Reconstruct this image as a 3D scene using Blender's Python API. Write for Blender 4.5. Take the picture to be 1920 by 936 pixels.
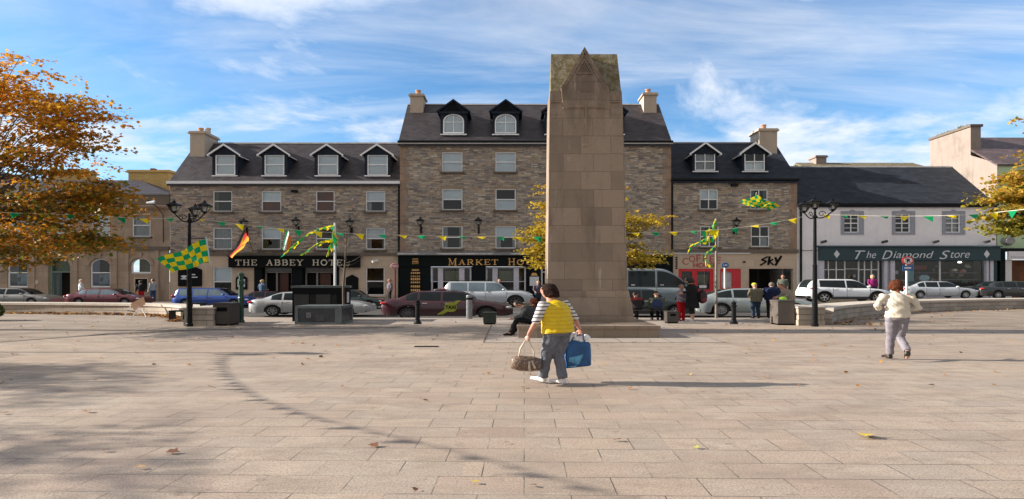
import bpy, bmesh, math, random
import numpy as np
from mathutils import Vector, Matrix

R = math.radians
random.seed(7)
rng = np.random.default_rng(7)
SC = bpy.context.scene
for _o in list(bpy.data.objects):
    bpy.data.objects.remove(_o)
COL = SC.collection

# ------------------------------------------------------------------ camera
# the photograph's pixel grid (1920 x 936) is used only to measure; F is its focal length in pixels, HZ its horizon row
F, CX, HZ, EYE = 1092.0, 960.0, 526.0, 1.7
K = 1.37                                   # everything in the place is this much wider than tall, as in the photograph
cam_data = bpy.data.cameras.new("camera")
cam = bpy.data.objects.new("camera", cam_data)
COL.objects.link(cam)
cam.location = (0, 0, EYE)
cam.rotation_euler = (R(90), 0, 0)
cam_data.sensor_width = 36.0
cam_data.lens = 36.0 * F / 1920.0
cam_data.shift_y = (HZ - 468.0) / 1920.0
cam_data.clip_start = 0.1
cam_data.clip_end = 3000
SC.camera = cam

# ------------------------------------------------------------------ light
SUN_EL, SUN_AZ = R(21.5), R(-1.0)          # sun from the left, a little behind the camera
to_sun = Vector((-math.cos(SUN_AZ) * math.cos(SUN_EL), -math.sin(SUN_AZ) * math.cos(SUN_EL), math.sin(SUN_EL)))
sd = bpy.data.lights.new("sun", 'SUN')
sd.energy = 5.0
sd.angle = R(0.5)
sd.color = (1.0, 0.90, 0.78)
sun = bpy.data.objects.new("sun", sd)
COL.objects.link(sun)
sun.location = (-30, -10, 30)
sun.rotation_euler = (-to_sun).to_track_quat('-Z', 'Y').to_euler()

W = bpy.data.worlds.new("World")
SC.world = W
W.use_nodes = True
nt = W.node_tree
nt.nodes.clear()
def wn(t, **kw):
    n = nt.nodes.new(t)
    for k, v in kw.items():
        setattr(n, k, v)
    return n
def wm(op, a, b=None, c=None, clamp=False):
    n = nt.nodes.new('ShaderNodeMath'); n.operation = op; n.use_clamp = clamp
    for i, v in enumerate((a, b, c)):
        if v is None: continue
        if isinstance(v, (int, float)): n.inputs[i].default_value = v
        else: nt.links.new(v, n.inputs[i])
    return n.outputs[0]
sky = wn('ShaderNodeTexSky', sky_type='NISHITA', sun_disc=False)
sky.sun_elevation = SUN_EL
sky.sun_rotation = math.atan2(to_sun.x, to_sun.y)
sky.air_density = 1.0; sky.dust_density = 0.6; sky.ozone_density = 2.2
tc = wn('ShaderNodeTexCoord')
sep = wn('ShaderNodeSeparateXYZ')
nt.links.new(tc.outputs['Generated'], sep.inputs[0])
zc = wm('MAXIMUM', sep.outputs[2], 0.0)
den = wm('ADD', zc, 0.16)
cx_ = wm('DIVIDE', sep.outputs[0], den)
cy_ = wm('DIVIDE', sep.outputs[1], den)
def cloud_noise(sx, sy, scale, detail, rough, dist, off):
    cmb = wn('ShaderNodeCombineXYZ')
    nt.links.new(wm('MULTIPLY', cx_, sx), cmb.inputs[0]); nt.links.new(wm('MULTIPLY', cy_, sy), cmb.inputs[1])
    cmb.inputs[2].default_value = off
    n = wn('ShaderNodeTexNoise'); n.inputs['Scale'].default_value = scale; n.inputs['Detail'].default_value = detail
    n.inputs['Roughness'].default_value = rough; n.inputs['Distortion'].default_value = dist
    nt.links.new(cmb.outputs[0], n.inputs['Vector'])
    return n.outputs['Fac']
n_big = cloud_noise(0.95, 1.15, 1.05, 10, 0.60, 0.35, 1.0)
n_wisp = cloud_noise(0.30, 1.15, 1.7, 7, 0.62, 1.2, 7.7)
low = wm('SUBTRACT', 1.0, wm('MULTIPLY', zc, 2.9), clamp=True)           # more cloud low down
side = wm('MULTIPLY', sep.outputs[0], 0.05)
cum = wm('ADD', wm('ADD', n_big, wm('MULTIPLY', low, 0.285)), side)
mr = wn('ShaderNodeMapRange'); mr.interpolation_type = 'SMOOTHSTEP'
mr.inputs['From Min'].default_value = 0.525; mr.inputs['From Max'].default_value = 0.70
nt.links.new(cum, mr.inputs['Value'])
mr2 = wn('ShaderNodeMapRange'); mr2.interpolation_type = 'SMOOTHSTEP'
mr2.inputs['From Min'].default_value = 0.32; mr2.inputs['From Max'].default_value = 0.85; mr2.inputs['To Max'].default_value = 0.62
nt.links.new(n_wisp, mr2.inputs['Value'])
cov = wm('MAXIMUM', wm('MULTIPLY', mr.outputs[0], 0.86), mr2.outputs[0])
n_sh = cloud_noise(1.0, 1.8, 2.4, 6, 0.6, 0.3, 1.2)
ccol = wn('ShaderNodeMix', data_type='RGBA')
ccol.inputs[6].default_value = (5.6, 6.5, 7.9, 1); ccol.inputs[7].default_value = (8.0, 8.15, 8.4, 1)
mr3 = wn('ShaderNodeMapRange'); mr3.inputs['From Min'].default_value = 0.35; mr3.inputs['From Max'].default_value = 0.6
nt.links.new(n_sh, mr3.inputs['Value']); nt.links.new(mr3.outputs[0], ccol.inputs[0])
tint = wn('ShaderNodeMix', data_type='RGBA', blend_type='MULTIPLY')
tint.inputs[0].default_value = 1.0; tint.inputs[7].default_value = (0.84, 1.27, 1.56, 1)
nt.links.new(sky.outputs[0], tint.inputs[6])
mixc = wn('ShaderNodeMix', data_type='RGBA')
# unseen cloud added behind and above the view to whiten and lift the shade
back = wm('MAXIMUM', wm('MULTIPLY', wm('SUBTRACT', 0.25, sep.outputs[1]), 1.6, clamp=True), wm('MULTIPLY', wm('SUBTRACT', sep.outputs[2], 0.5), 3.0, clamp=True), clamp=True)
cov = wm('MAXIMUM', cov, wm('MULTIPLY', back, 0.85))
dim = wn('ShaderNodeMix', data_type='RGBA'); dim.inputs[7].default_value = (4.6, 4.3, 4.0, 1)
nt.links.new(back, dim.inputs[0]); nt.links.new(ccol.outputs[2], dim.inputs[6])
nt.links.new(cov, mixc.inputs[0]); nt.links.new(tint.outputs[2], mixc.inputs[6]); nt.links.new(dim.outputs[2], mixc.inputs[7])
bg = wn('ShaderNodeBackground'); bg.inputs['Strength'].default_value = 0.063
wo = wn('ShaderNodeOutputWorld')
nt.links.new(mixc.outputs[2], bg.inputs['Color']); nt.links.new(bg.outputs[0], wo.inputs['Surface'])

SC.view_settings.view_transform = 'Standard'
SC.view_settings.look = 'None'
SC.view_settings.exposure = 1.10
SC.view_settings.gamma = 1.0
SC.view_settings.use_curve_mapping = False
SC.render.engine = 'CYCLES'
SC.cycles.max_bounces = 6
SC.cycles.transparent_max_bounces = 12
SC.cycles.use_denoising = True

# ------------------------------------------------------------------ helpers
def PX(px, Y): return (px - CX) / F * Y
def PZ(py, Y): return EYE - (py - HZ) / F * Y
def GY(py, z=0.0): return F * (EYE - z) / (py - HZ)      # depth of a ground point seen at row py

ORG = {}
def tagp(o, label=None, cat=None, group=None, kind=None):
    if label: o['label'] = label
    if cat: o['category'] = cat
    if group: o['group'] = group
    if kind: o['kind'] = kind
    return o
def thing(name, label, cat, loc=(0, 0, 0), group=None):
    o = bpy.data.objects.new(name, None)
    o.empty_display_size = 0.2
    COL.objects.link(o)
    o.location = loc
    ORG[o] = Vector(loc)
    return tagp(o, label, cat, group)
def copy_tree(o, parent=None):
    c = o.copy(); COL.objects.link(c)
    if parent is not None:
        c.parent = parent
    ORG[c] = Vector(o.location)
    for ch in list(o.children):
        copy_tree(ch, c)
    return c

class MB:
    def __init__(s): s.v = []; s.f = []; s.m = []
    def add(s, vs, fs, mi=0):
        b = len(s.v); s.v += [tuple(v) for v in vs]
        for f in fs: s.f.append([b + i for i in f]); s.m.append(mi)
        return s
    def quad(s, a, b, c, d, mi=0): return s.add([a, b, c, d], [(0, 1, 2, 3)], mi)
    def box(s, x0, x1, y0, y1, z0, z1, mi=0):
        vs = [(x0, y0, z0), (x1, y0, z0), (x1, y1, z0), (x0, y1, z0), (x0, y0, z1), (x1, y0, z1), (x1, y1, z1), (x0, y1, z1)]
        return s.add(vs, [(0, 3, 2, 1), (4, 5, 6, 7), (0, 1, 5, 4), (1, 2, 6, 5), (2, 3, 7, 6), (3, 0, 4, 7)], mi)
    def obox(s, c, ax, ay, az, mi=0):
        c = Vector(c); ax = Vector(ax); ay = Vector(ay); az = Vector(az)
        vs = [c - ax - ay - az, c + ax - ay - az, c + ax + ay - az, c - ax + ay - az, c - ax - ay + az, c + ax - ay + az, c + ax + ay + az, c - ax + ay + az]
        return s.add(vs, [(0, 3, 2, 1), (4, 5, 6, 7), (0, 1, 5, 4), (1, 2, 6, 5), (2, 3, 7, 6), (3, 0, 4, 7)], mi)
    def prism(s, pts, a, b, axis='y', mi=0):
        """pts: 2D outline; extruded from a to b along axis. axis y: (x,z); axis x: (y,z); axis z: (x,y)"""
        n = len(pts)
        def p(q, t):
            if axis == 'y': return (q[0], t, q[1])
            if axis == 'x': return (t, q[0], q[1])
            return (q[0], q[1], t)
        vs = [p(q, a) for q in pts] + [p(q, b) for q in pts]
        fs = [tuple(range(n)), tuple(range(2 * n - 1, n - 1, -1))]
        fs += [(i, i + n, (i + 1) % n + n, (i + 1) % n) for i in range(n)]
        return s.add(vs, fs, mi)
    def loft(s, rings, cap=True, closed=True, mi=0):
        n = len(rings[0]); vs = [p for r in rings for p in r]; fs = []
        for k in range(len(rings) - 1):
            for i in range(n if closed else n - 1):
                j = (i + 1) % n
                fs.append((k * n + i, k * n + j, (k + 1) * n + j, (k + 1) * n + i))
        if cap:
            fs.append(tuple(range(n - 1, -1, -1))); fs.append(tuple((len(rings) - 1) * n + i for i in range(n)))
        return s.add(vs, fs, mi)
    def tube(s, path, rad, n=8, cap=True, kx=1.0, flat=1.0, side=None, mi=0):
        """tube along path; kx widens it in x; side/flat give an elliptical section (flat along 'side' x normal)"""
        path = [Vector(p) for p in path]
        if not hasattr(rad, '__len__'): rad = [rad] * len(path)
        rings = []; prev = None
        for i, p in enumerate(path):
            t = (path[min(i + 1, len(path) - 1)] - path[max(i - 1, 0)])
            t = t.normalized() if t.length > 1e-9 else Vector((0, 0, 1))
            if side is not None:
                u = Vector(side); u = (u - t * u.dot(t)).normalized()
            elif prev is None:
                u = t.orthogonal().normalized()
            else:
                u = (prev - t * prev.dot(t))
                u = u.normalized() if u.length > 1e-6 else t.orthogonal().normalized()
            prev = u; w = t.cross(u)
            ring = []
            for k in range(n):
                a = 2 * math.pi * k / n
                d = u * math.cos(a) * rad[i] + w * math.sin(a) * rad[i] * flat
                ring.append((p.x + d.x * kx, p.y + d.y, p.z + d.z))
            rings.append(ring)
        return s.loft(rings, cap, mi=mi)
    def lathe(s, c, prof, n=16, kx=1.0, axis='z', mi=0, cap=True):
        """prof: [(r,h)...]"""
        rings = []
        for r, h in prof:
            ring = []
            for k in range(n):
                a = 2 * math.pi * k / n
                if axis == 'z': ring.append((c[0] + r * math.cos(a) * kx, c[1] + r * math.sin(a), c[2] + h))
                else: ring.append((c[0] + r * math.cos(a) * kx, c[1] + h, c[2] + r * math.sin(a)))
            rings.append(ring)
        return s.loft(rings, cap, mi=mi)
    def ball(s, c, r, n=12, m=8, mi=0):
        rx, ry, rz = r if hasattr(r, '__len__') else (r, r, r)
        rings = []
        for j in range(1, m):
            ph = math.pi * j / m
            rings.append([(c[0] + rx * math.sin(ph) * math.cos(2 * math.pi * k / n), c[1] + ry * math.sin(ph) * math.sin(2 * math.pi * k / n), c[2] - rz * math.cos(ph)) for k in range(n)])
        return s.loft(rings, True, mi=mi)
    def mesh(s, name, off):
        me = bpy.data.meshes.new(name)
        me.from_pydata([(x - off[0], y - off[1], z - off[2]) for x, y, z in s.v], [], s.f)
        return me
    def build(s, name, mats, parent=None, label=None, cat=None, group=None, kind=None, smooth=False, loc=None, fix=True):
        if not isinstance(mats, (list, tuple)): mats = [mats]
        if parent is None:
            if loc is None:
                a = np.array(s.v); lo = a.min(0); hi = a.max(0)
                loc = ((lo[0] + hi[0]) / 2, (lo[1] + hi[1]) / 2, lo[2])
            off = Vector(loc)
        else:
            off = ORG[parent]
        me = s.mesh(name, off)
        for m in mats: me.materials.append(m)
        if len(mats) > 1: me.polygons.foreach_set('material_index', s.m)
        if smooth: me.polygons.foreach_set('use_smooth', [True] * len(me.polygons))
        if fix:
            bm = bmesh.new(); bm.from_mesh(me); bmesh.ops.recalc_face_normals(bm, faces=bm.faces); bm.to_mesh(me); bm.free()
        me.update()
        return link(name, me, parent, label, cat, group, kind, off)
def link(name, me, parent, label=None, cat=None, group=None, kind=None, off=(0, 0, 0)):
    o = bpy.data.objects.new(name, me)
    COL.objects.link(o)
    ORG[o] = Vector(off)
    if parent is None: o.location = off
    else: o.parent = parent
    return tagp(o, label, cat, group, kind)

# ------------------------------------------------------------------ materials
class NT:
    def __init__(s, name):
        s.mat = bpy.data.materials.new(name); s.mat.use_nodes = True
        s.t = s.mat.node_tree; s.b = s.t.nodes['Principled BSDF']
        g = s.t.nodes.new('ShaderNodeNewGeometry'); s.pos = g.outputs['Position']; s.geo = g
        c = s.t.nodes.new('ShaderNodeTexCoord'); s.obj = c.outputs['Object']
    def n(s, t, **kw):
        x = s.t.nodes.new(t)
        for k, v in kw.items(): setattr(x, k, v)
        return x
    def l(s, a, b): s.t.links.new(a, b)
    def val(s, sock, v):
        if isinstance(v, (int, float)): sock.default_value = v
        elif isinstance(v, (tuple, list)): sock.default_value = (*v, 1)[:len(sock.default_value)] if len(v) < len(sock.default_value) else v
        else: s.l(v, sock)
    def math(s, op, a, b=None, clamp=False):
        x = s.n('ShaderNodeMath', operation=op); x.use_clamp = clamp
        s.val(x.inputs[0], a)
        if b is not None: s.val(x.inputs[1], b)
        return x.outputs[0]
    def mix(s, f, a, b, mode='MIX'):
        x = s.n('ShaderNodeMix', data_type='RGBA', blend_type=mode)
        s.val(x.inputs[0], f); s.val(x.inputs[6], a); s.val(x.inputs[7], b)
        return x.outputs[2]
    def noise(s, vec, scale, detail=4, rough=.55, dist=0.0, out='Fac'):
        x = s.n('ShaderNodeTexNoise'); x.inputs['Scale'].default_value = scale; x.inputs['Detail'].default_value = detail
        x.inputs['Roughness'].default_value = rough; x.inputs['Distortion'].default_value = dist
        if vec is not None: s.l(vec, x.inputs['Vector'])
        return x.outputs[out]
    def ramp(s, f, stops, interp='LINEAR'):
        x = s.n('ShaderNodeValToRGB'); x.color_ramp.interpolation = interp
        e = x.color_ramp.elements
        while len(e) < len(stops): e.new(0.5)
        for i, (p, c) in enumerate(stops):
            e[i].position = p; e[i].color = (*c, 1) if len(c) == 3 else c
        s.val(x.inputs[0], f); return x.outputs[0]
    def mrange(s, f, a, b, c=0., d=1., smooth=True):
        x = s.n('ShaderNodeMapRange'); x.interpolation_type = 'SMOOTHSTEP' if smooth else 'LINEAR'
        s.val(x.inputs['Value'], f)
        for k, v in (('From Min', a), ('From Max', b), ('To Min', c), ('To Max', d)): x.inputs[k].default_value = v
        return x.outputs[0]
    def xyz(s, vec):
        x = s.n('ShaderNodeSeparateXYZ'); s.l(vec, x.inputs[0]); return x.outputs
    def comb(s, a, b, c=0.0):
        x = s.n('ShaderNodeCombineXYZ')
        for i, v in enumerate((a, b, c)): s.val(x.inputs[i], v)
        return x.outputs[0]
    def vscale(s, vec, sc):
        x = s.n('ShaderNodeMapping'); x.inputs['Scale'].default_value = sc; s.l(vec, x.inputs['Vector']); return x.outputs[0]
    def brick(s, vec, w, h, mortar, smooth=.1, offset=.5, bias=0.0, squash=1.0):
        x = s.n('ShaderNodeTexBrick')
        x.offset = offset; x.squash = squash
        x.inputs['Scale'].default_value = 1.0; x.inputs['Brick Width'].default_value = w; x.inputs['Row Height'].default_value = h
        x.inputs['Mortar Size'].default_value = mortar; x.inputs['Mortar Smooth'].default_value = smooth; x.inputs['Bias'].default_value = bias
        x.inputs['Color1'].default_value = (0, 0, 0, 1); x.inputs['Color2'].default_value = (1, 1, 1, 1); x.inputs['Mortar'].default_value = (.5, .5, .5, 1)
        s.l(vec, x.inputs['Vector']); return x.outputs['Color'], x.outputs['Fac']
    def bump(s, h, strength=.3, dist=.02):
        x = s.n('ShaderNodeBump'); x.inputs['Strength'].default_value = strength; x.inputs['Distance'].default_value = dist
        s.l(h, x.inputs['Height']); s.l(x.outputs[0], s.b.inputs['Normal'])
    def set(s, col=None, rough=None, metal=None, spec=None, coat=None):
        if col is not None: s.val(s.b.inputs['Base Color'], col)
        if rough is not None: s.val(s.b.inputs['Roughness'], rough)
        if metal is not None: s.val(s.b.inputs['Metallic'], metal)
        if spec is not None: s.val(s.b.inputs['Specular IOR Level'], spec)
        if coat is not None: s.val(s.b.inputs['Coat Weight'], coat); s.b.inputs['Coat Roughness'].default_value = .04
        return s.mat

def pm(name, col, rough=.6, metal=0., var=.18, scale=6., bump=0., spec=.5, coat=0., bscale=None):
    t = NT(name)
    n1 = t.noise(t.obj, scale, 5, .6)
    n2 = t.noise(t.obj, scale * 7, 3, .6)
    f = t.math('ADD', t.math('MULTIPLY', n1, .7), t.math('MULTIPLY', n2, .3))
    a = tuple(c * (1 - var) for c in col); b = tuple(min(1, c * (1 + var)) for c in col)
    t.set(t.mix(t.mrange(f, .3, .7), a, b), None, metal, spec, coat)
    t.val(t.b.inputs['Roughness'], t.mrange(n1, .3, .7, max(0.02, rough * .85), min(1, rough * 1.15)))
    if bump: t.bump(t.noise(t.obj, bscale or scale * 5, 5, .6), bump, .02)
    return t.mat

def wall_uv(t):
    p = t.xyz(t.pos); return t.comb(t.math('ADD', p[0], t.math('MULTIPLY', p[1], .9)), p[2]), p

def m_rubble():
    t = NT("coursed_rubble_stone")
    uv, p = wall_uv(t)
    wob = t.noise(t.pos, 1.3, 3, .5, 0, 'Color')
    v = t.n('ShaderNodeVectorMath', operation='MULTIPLY_ADD'); t.l(wob, v.inputs[0]); v.inputs[1].default_value = (.12, .10, 0); t.l(uv, v.inputs[2])
    c1, f1 = t.brick(v.outputs[0], .62, .150, .010, .2)
    c2, f2 = t.brick(t.vscale(v.outputs[0], (1.0, 1.8, 1)), .54, .160, .010, .2, .37)
    c3, f3 = t.brick(t.vscale(v.outputs[0], (.6, .8, 1)), .5, .155, .012, .3, .63)
    msk = t.mrange(t.noise(uv, .9, 2, .5), .47, .53)
    cc = t.mix(msk, c1, c2); ff = t.mix(msk, f1, f2)
    val = t.math('ADD', t.math('MULTIPLY', cc, .9), t.math('MULTIPLY', c3, .1))
    col = t.ramp(val, [(0., (.14, .122, .118)), (.12, (.26, .235, .22)), (.24, (.43, .345, .25)), (.36, (.19, .17, .165)), (.46, (.50, .41, .30)), (.56, (.33, .30, .285)), (.66, (.58, .485, .37)), (.76, (.40, .28, .20)), (.85, (.24, .215, .21)), (.93, (.68, .61, .50))], 'CONSTANT')
    big = t.noise(t.pos, .35, 4, .6)
    col = t.mix(t.mrange(big, .35, .7, 0, .2), col, (.24, .20, .18))
    col = t.mix(t.noise(t.pos, 14, 4, .7), col, t.mix(.35, col, (.36, .29, .22)), 'MIX')
    col = t.mix(t.math('MULTIPLY', ff, .8), col, (.17, .14, .12))
    t.set(col, .88, spec=.2)
    h = t.math('ADD', t.math('MULTIPLY', t.math('SUBTRACT', 1., ff), .8), t.math('ADD', t.math('MULTIPLY', val, .9), t.math('MULTIPLY', t.noise(t.pos, 18, 4, .7), .5)))
    t.bump(h, .55, .035)
    return t.mat
def m_ashlar(name, a, b, w, h, mortar=.012, stain=.3, stain_col=(.06, .045, .035), joint=.55, bumpy=.25, streak=.0, rough=.85):
    t = NT(name)
    uv, p = wall_uv(t)
    c, f = t.brick(uv, w, h, mortar, .2, .42)
    n = t.noise(t.pos, 2.2, 6, .65)
    val = t.math('ADD', t.math('MULTIPLY', c, .55), t.math('MULTIPLY', n, .45))
    col = t.mix(t.mrange(val, .15, .8), a, b)
    st = t.noise(t.vscale(t.pos, (1.6, 1.6, .35)), 1.1, 6, .65, .3)
    col = t.mix(t.mrange(st, .48, .72, 0, stain), col, stain_col)
    col = t.mix(t.mrange(t.noise(t.pos, 25, 3, .7), .3, .8, 0, .25), col, tuple(x * .55 for x in a))
    if streak:
        wz = t.mrange(p[2], 5.2, 8.6, 0, .55)
        col = t.mix(t.math('MULTIPLY', wz, t.mrange(t.noise(t.vscale(t.pos, (2., 2., .8)), 1.4, 6, .7), .35, .6)), col, stain_col)
        s2 = t.noise(t.vscale(t.pos, (5.5, 5.5, .6)), 1.0, 3, .5)
        s3 = t.noise(t.pos, .9, 2, .5)
        col = t.mix(t.math('MULTIPLY', t.mrange(s2, .66, .74), t.mrange(s3, .5, .62, 0, streak)), col, (.42, .37, .32))
    col = t.mix(t.math('MULTIPLY', f, joint), col, tuple(x * .35 for x in a))
    t.set(col, rough, spec=.2)
    t.bump(t.math('SUBTRACT', t.math('ADD', t.noise(t.pos, 16, 5, .7), t.math('MULTIPLY', c, .3)), f), bumpy, .02)
    return t.mat
def m_render(name, col, dirt=(.12, .10, .085), amt=.35, scale=.7, low=0.0, var=.08):
    t = NT(name)
    n = t.noise(t.pos, scale, 6, .65)
    st = t.noise(t.vscale(t.pos, (3.5, 3.5, .35)), .8, 5, .6)
    c = t.mix(t.noise(t.pos, 3.5, 4, .6), tuple(x * (1 - var) for x in col), tuple(min(1, x * (1 + var)) for x in col))
    c = t.mix(t.mrange(n, .45, .75, 0, amt), c, dirt)
    c = t.mix(t.mrange(st, .52, .75, 0, amt * .8), c, dirt)
    t.set(c, .85, spec=.25); t.bump(t.noise(t.pos, 30, 4, .7), .15, .01)
    return t.mat
def m_slate(name, base, w=.42, h=.23, rough=.5):
    t = NT(name)
    p = t.xyz(t.pos)
    uv = t.comb(p[0], t.math('MULTIPLY', p[2], 1.41))
    c, f = t.brick(uv, w, h, .012, .2)
    n = t.noise(t.pos, 1.2, 6, .65)
    val = t.math('ADD', t.math('MULTIPLY', c, .6), t.math('MULTIPLY', n, .4))
    col = t.mix(val, tuple(x * .6 for x in base), tuple(x * 1.45 for x in base))
    col = t.mix(t.mrange(t.noise(t.pos, 2.6, 5, .7), .55, .8, 0, .35), col, (base[0] * 1.9, base[1] * 1.75, base[2] * 1.5))
    col = t.mix(t.math('MULTIPLY', f, .7), col, tuple(x * .3 for x in base))
    t.set(col, t.mrange(n, .2, .8, rough * .8, rough * 1.2), spec=.22)
    t.bump(t.math('SUBTRACT', t.math('ADD', c, n), f), .4, .02)
    return t.mat
def m_paving():
    t = NT("granite_paving")
    p = t.xyz(t.pos); uv = t.comb(p[0], p[1])
    rot = t.n('ShaderNodeMapping'); rot.inputs['Rotation'].default_value = (0, 0, R(1.2)); t.l(uv, rot.inputs['Vector'])
    c, f = t.brick(rot.outputs[0], .74, .42, .005, .05, .5)
    c2, f2 = t.brick(t.vscale(rot.outputs[0], (1, 1, 1)), 1.48, .84, .0, .0, .37)
    val = t.math('ADD', t.math('MULTIPLY', c, .72), t.math('MULTIPLY', c2, .28))
    col = t.ramp(val, [(0., (.40, .295, .25)), (.14, (.44, .37, .32)), (.32, (.54, .455, .385)), (.48, (.45, .40, .36)), (.64, (.58, .49, .41)), (.8, (.49, .395, .34)), (1., (.60, .53, .45))])
    big = t.noise(t.pos, .16, 5, .6)
    col = t.mix(t.mrange(big, .38, .66, 0, .6), col, (.45, .345, .285))
    mid = t.noise(t.vscale(t.pos, (.6, 1.3, 1)), 1.3, 7, .72)
    col = t.mix(t.mrange(mid, .42, .70, 0, .75), col, (.28, .235, .20))
    lit = t.noise(t.vscale(t.pos, (.5, 1.3, 1)), 2.6, 6, .7)
    col = t.mix(t.mrange(lit, .50, .75, 0, .6), col, (.66, .60, .53))
    g = t.noise(t.vscale(t.pos, (.75, 1, 1)), 62, 3, .85)
    col = t.mix(t.mrange(g, .44, .62, 0, .75), col, (.17, .145, .125))
    col = t.mix(t.mrange(t.noise(t.vscale(t.pos, (.75, 1, 1)), 75, 2, .8), .54, .68, 0, .5), col, (.74, .70, .62))
    spot = t.noise(t.pos, 7, 4, .75)
    col = t.mix(t.mrange(spot, .66, .76, 0, .35), col, (.15, .12, .10))
    gum = t.noise(t.vscale(t.pos, (.8, 1, 1)), 3.1, 6, .8)
    col = t.mix(t.mrange(gum, .57, .68, 0, .6), col, (.20, .15, .12))
    dk = t.noise(t.vscale(t.pos, (.35, 1., 1)), .55, 6, .7, .6)
    col = t.mix(t.mrange(dk, .46, .68, 0, .6), col, (.30, .245, .215))
    col = t.mix(1., col, (.85, .81, .75), 'MULTIPLY')
    vis = t.mrange(t.noise(t.pos, .9, 5, .7), .36, .56, .12, 1.)
    col = t.mix(t.math('MULTIPLY', f, vis), col, (.07, .06, .05))
    t.set(col, t.mrange(mid, .3, .8, .55, .85), spec=.35)
    h = t.math('SUBTRACT', t.math('ADD', t.math('MULTIPLY', g, .25), t.math('ADD', t.math('MULTIPLY', c, .25), t.math('MULTIPLY', mid, .4))), t.math('MULTIPLY', f, .9))
    t.bump(h, .35, .012)
    return t.mat
def m_flat_ground(name, cols, scale=.5, grain=60, rough=.9):
    t = NT(name)
    n = t.noise(t.vscale(t.pos, (.6, 1.2, 1)), scale, 7, .7)
    col = t.ramp(n, [(.3, cols[0]), (.5, cols[1]), (.7, cols[2])])
    col = t.mix(t.mrange(t.noise(t.pos, grain, 2, .8), .45, .7, 0, .35), col, tuple(x * .5 for x in cols[0]))
    t.set(col, rough, spec=.25); t.bump(t.noise(t.pos, grain, 3, .8), .3, .01)
    return t.mat
def m_glass(name, tint=(.9, .95, .95), refl=.10):
    t = NT(name)
    t.t.nodes.remove(t.b)
    out = [x for x in t.t.nodes if x.type == 'OUTPUT_MATERIAL'][0]
    tr = t.n('ShaderNodeBsdfTransparent'); tr.inputs[0].default_value = (*tint, 1)
    gl = t.n('ShaderNodeBsdfGlossy'); gl.inputs['Roughness'].default_value = .03; gl.inputs[0].default_value = (1, 1, 1, 1)
    fr = t.n('ShaderNodeFresnel'); fr.inputs[0].default_value = 1.5
    bp = t.n('ShaderNodeBump'); bp.inputs['Strength'].default_value = .04; bp.inputs['Distance'].default_value = .02
    t.l(t.noise(t.pos, 1.6, 2, .5), bp.inputs['Height']); t.l(bp.outputs[0], gl.inputs['Normal'])
    mx = t.n('ShaderNodeMixShader')
    t.l(t.math('ADD', fr.outputs[0], refl, True), mx.inputs[0]); t.l(tr.outputs[0], mx.inputs[1]); t.l(gl.outputs[0], mx.inputs[2])
    t.l(mx.outputs[0], out.inputs[0])
    return t.mat
def m_paint(name, col, metal=.0, rough=.28):
    t = NT(name)
    n = t.noise(t.obj, 3, 4, .6)
    t.set(t.mix(n, tuple(x * .9 for x in col), tuple(min(1, x * 1.1) for x in col)), rough, metal, .5, .8)
    z = t.xyz(t.obj)[2]
    dirt = t.math('MULTIPLY', t.mrange(z, .1, .55, .5, 0), t.noise(t.obj, 9, 4, .7))
    t.set(t.mix(dirt, t.b.inputs['Base Color'].links[0].from_socket, (.16, .14, .12)))
    t.l(t.mrange(dirt, 0, .4, rough, .6), t.b.inputs['Roughness'])
    return t.mat
def m_leaf(name, stops, zgrad=None, trans=.35):
    """per-leaf colour; zgrad=(z0,z1) shifts the mix with height (lower leaves of the tree are greener)"""
    t = NT(name)
    r = t.geo.outputs['Random Per Island']
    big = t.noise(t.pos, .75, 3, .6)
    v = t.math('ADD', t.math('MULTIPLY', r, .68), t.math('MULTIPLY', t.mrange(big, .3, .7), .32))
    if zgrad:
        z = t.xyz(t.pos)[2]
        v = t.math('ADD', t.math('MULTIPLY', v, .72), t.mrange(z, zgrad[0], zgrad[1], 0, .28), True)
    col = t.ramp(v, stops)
    t.set(col, .55, spec=.25)
    out = [x for x in t.t.nodes if x.type == 'OUTPUT_MATERIAL'][0]
    tl = t.n('ShaderNodeBsdfTranslucent'); t.l(col, tl.inputs[0])
    mx = t.n('ShaderNodeMixShader'); mx.inputs[0].default_value = trans
    t.l(t.b.outputs[0], mx.inputs[1]); t.l(tl.outputs[0], mx.inputs[2]); t.l(mx.outputs[0], out.inputs[0])
    return t.mat

M = {}
M['rubble'] = m_rubble()
M['monument'] = m_ashlar("sandstone_blocks", (.245, .192, .150), (.345, .272, .210), .98, .58, .010, .42, (.095, .072, .056), .42, .4, .8)
M['moss'] = (lambda t: (t.set(t.mix(t.mrange(t.noise(t.pos, 3.2, 7, .75), .42, .6), t.mix(t.noise(t.pos, 1.1, 4, .6), (.17, .13, .075), (.085, .085, .035)), (.23, .205, .155)), .95, spec=.1), t.bump(t.noise(t.pos, 12, 5, .7), .6, .03), t.mat)[-1])(NT("mossy_stone"))
M['cream'] = m_ashlar("cream_rendered_stone", (.52, .41, .31), (.60, .48, .365), 1.6, .55, .010, .18, (.24, .19, .15), .35, .1)
M['bankstone'] = m_ashlar("grey_beige_stone", (.34, .255, .19), (.44, .335, .25), 1.5, .48, .010, .45, (.15, .12, .10), .35, .15)
M['darktrim'] = m_render("weathered_string_course", (.16, .13, .105), (.08, .07, .06), .4)
M['lilac'] = m_render("lilac_white_render", (.84, .81, .83), (.56, .54, .56), .25)
M['pinkgrey'] = m_render("pinkish_grey_render", (.29, .24, .21), (.13, .11, .09), .7, .6)
M['green_r'] = m_render("pale_green_render", (.46, .60, .38), (.38, .46, .3), .25)
M['chim'] = m_render("cream_chimney_render", (.50, .41, .32), (.28, .22, .17), .3)
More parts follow.
